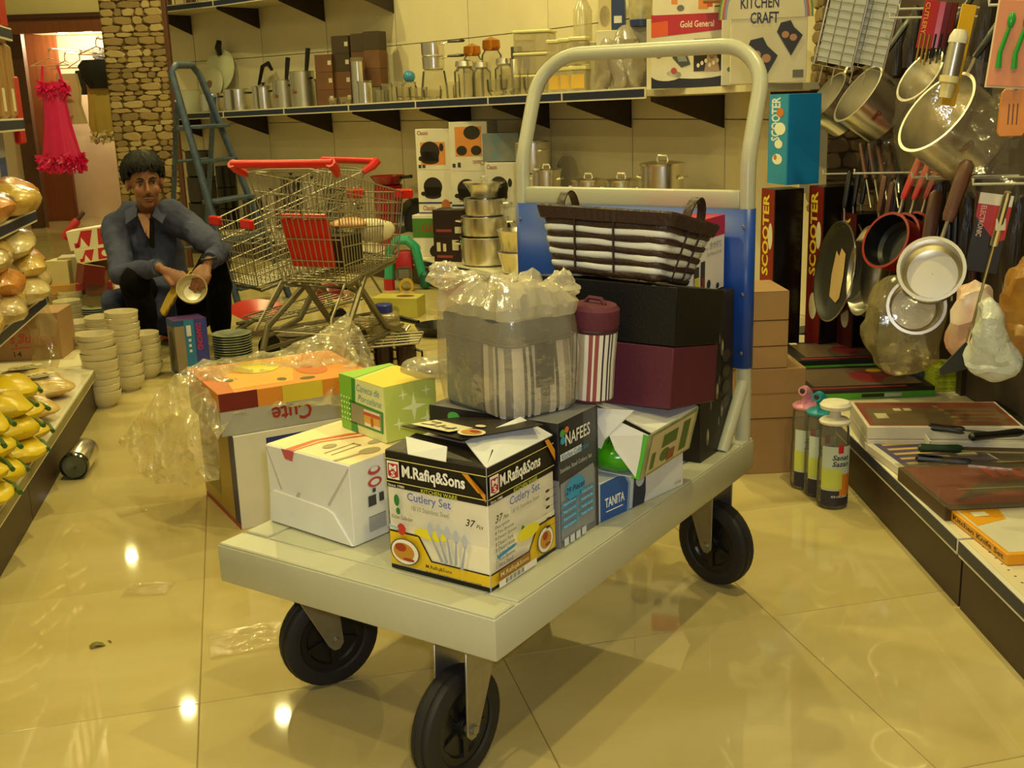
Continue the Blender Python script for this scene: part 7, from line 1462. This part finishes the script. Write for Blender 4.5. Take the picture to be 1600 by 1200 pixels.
# tunic skirt falling at his right side and between the knees
limb(b, [PEL+V((-.13, -.08, .08)), W(174, 470, 5.2), W(176, 512, 5.18)], [.08, .05, .045]); limb(b, [CH+V((0, -.1, -.12)), W(250, 445, 5.2), W(247, 488, 5.15)], [.09, .055, .03])
def wr(v):
    n = nz(v+V((3, 1, 0)), 9, .012)+nz(v, 26, .005); return v+n
remesh('shirt', b, SHIRT, .007, man, 3, .5, wr)
b = MB()
for A_, K_, F_ in ((HPR, KNR, ANR), (HPL, KNL, ANL)): limb(b, [A_, A_.lerp(K_, .5), K_, K_.lerp(F_, .4), F_+V((0, 0, .02))], [.105, .092, .070, .066, .050])
limb(b, [HPR, PEL, HPL], [.11, .115, .11])
remesh('trousers', b, TROU, .008, man, 3, .5, lambda v: v+nz(v, 10, .010)+nz(v, 26, .004))
for s, F_ in ((0, ANR), (1, ANL)):
    d = V((.04, -.14, 0)) if s == 0 else V((.08, -.13, 0)); b = MB(); b.loft([[F_+d*t_+V((math.cos(a)*.04*k, math.sin(a)*.012*k, -.055+.022*math.sin(a))) for a in [2*PI*i/12 for i in range(12)]] for t_, k in ((-.3, .6), (-.1, .9), (.5, 1.05), (1.05, 1.), (1.25, .5))]).build('shoe', P('#1a1512', .5), man)
# collar: two points and dark undershirt in the open neck
for s in (-1, 1): MB().prism([NB+V((s*.045, -.035, .035)), NB+V((s*.105, -.055, .005)), NB+V((s*.085, -.125, -.055)), NB+V((s*.035, -.105, -.02))], V((0, -.006, .006))).build('collar', SHIRT, man, bevel=.002)
MB().prism([NB+V((-.030, -.112, -.006)), NB+V((.030, -.122, -.010)), NB+V((.032, -.176, -.115)), NB+V((.012, -.166, -.085))], (0, .02, .004)).build('chest_skin', SKIN, man)
MB().prism([NB+V((.022, -.128, -.022)), NB+V((.046, -.136, -.030)), NB+V((.05, -.186, -.16)), NB+V((.034, -.186, -.15)), NB+V((.016, -.172, -.095))], (0, .022, .004)).build('undershirt', mat('black_undershirt', '#0a0908', .9, 0, .1), man)
for E_, W_ in ((ELR, WRR), (ELL, WRL)): d = (W_-E_).normalized(); MB().tube([W_-d*.035, W_-d*.002], [.041, .040], 16).build('cuff', SHIRT, man)
# face details
for s in (-1, 1):
    e = MB().ell(H(s*.030, .0745, .002), (.0125, .0055, .0046), 12, 8, Bh).build('eye', P('#9a8c7c', .3), man); MB().ell(H(s*.030+.001, .0795, .002), (.0060, .0025, .0048), 10, 6, Bh).build('iris', P('#120c09', .2), e)
    MB().tube([H(s*.012, .083, .020), H(s*.030, .085, .027), H(s*.050, .074, .021)], [.0035, .0048, .0025], 6).build('eyebrow', HAIR, man)
    MB().tube([H(s*.016, .080, .0085), H(s*.030, .0825, .011), H(s*.044, .076, .007)], [.0018, .0026, .0016], 5).build('eyelid_line', P('#20130d'), man)
MB().ell(H(0, .086, -.0665), (.022, .006, .0042), 12, 6, Bh).ell(H(0, .084, -.0755), (.018, .007, .0052), 12, 6, Bh).build('lips', P('#7a443a', .45), man)
MB().tube([H(-.026, .079, -.058), H(0, .090, -.053), H(.026, .079, -.058)], [.002, .0042, .002], 6).build('moustache', P('#33211a', .7), man)
random.seed(5); hb = MB(); hb.ell(H(0, -.034, .046), (.086, .100, .088), 20, 14, Bh)
for i in range(190):
    a = random.uniform(0, 2*PI); el = random.uniform(-.35, 1.2); pts = []; fr = math.cos(a-PI/2)  # a=pi/2 -> front
    if fr > .55: el0, el1 = random.uniform(.95, 1.4), random.uniform(.10, .36)
    elif fr > -.1: el0, el1 = random.uniform(.6, 1.3), random.uniform(-.25, .15)
    else: el0, el1 = random.uniform(.2, 1.2), random.uniform(-.75, -.3)
    for k in range(5):
        e_ = el0+(el1-el0)*k/4; aa = a+.25*(k/4)*random.uniform(-1, 1); rr = 1.05+random.uniform(-.01, .05)
        pts.append(H(.086*rr*math.cos(e_)*math.cos(aa), -.026+.104*rr*math.cos(e_)*math.sin(aa), .038+.094*rr*math.sin(e_)))
    hb.tube(pts, [.012, .013, .012, .010, .003], 6)
hb.build('hair', HAIR, man, smooth=50)
MB().tube([WRL+V((.0, 0, .012))+V((.033*math.cos(a), .033*math.sin(a), .004*math.cos(a))) for a in [2*PI*i/14 for i in range(14)]], .005, 6, True).build('bracelet', P('#2a2018'), man)
# bowl and cloth held in his hands
BWC = W(301, 458, 4.86)+MO; o = link('melamine_bowl', bm); o.location = BWC; o.rotation_euler = orient((.22, -.86, .46), (1, 0, 0)).to_euler(); tag(o, 'cream bowl held in the hands of the squatting person', 'bowl')
CLO = mat('yellow_duster', '#b3922e', .85, bump=.3, bscale=30)
def cg(u, v):
    p = W(286-28*v+24*(u-.5)*(1-.2*v), 432+55*v+8*math.sin(u*5), 4.87+.04*math.sin(u*7+v*3)); return p+MO+V((0, .02, 0))
o = MB().grid(cg, 14, 16).build('yellow_cloth', CLO, smooth=60); sm = o.modifiers.new('solid', 'SOLIDIFY'); sm.thickness = .004; tag(o, 'yellow duster cloth hanging from the person\'s hand', 'cloth')
# ================================================================ CEILING LAMPS
rim = mat('white_lamp_rim', '#e8e4d8', .5); glow = mat('lamp_diffuser', (1, .93, .75), .5, emit=6.)
LN = ['left of the pair mirrored in the tiles before the trolley', 'right of the pair mirrored in the tiles before the trolley', 'mirrored in the tiles near the white carton', 'above the shopping carts', 'above the tall black cartons', 'above the bowls', 'above the hanging pans', 'above the trolley', 'above the near left shelf', 'behind the camera on the right', 'behind the camera on the left', 'beyond the left shelf', 'above the back shelves']
for i, (x, y) in enumerate(LIGHTS):
    t = thing('recessed_downlight', 'lit recessed ceiling downlight '+LN[i], 'ceiling light', (x, y, CEIL), 0, 'recessed ceiling downlights')
    MB().lathe([(.05, -.001), (.075, -.006), (.08, -.001)], 20).build('rim', rim, t)
    MB().lathe([(0.001, -.002), (.05, -.002)], 16).build('diffuser', glow, t)
    l = lamp('downlight_lamp', 'AREA', (x, y, CEIL-.012), LPOW, WARM, shape='DISK', size=.075); l.data.spread = math.radians(165)
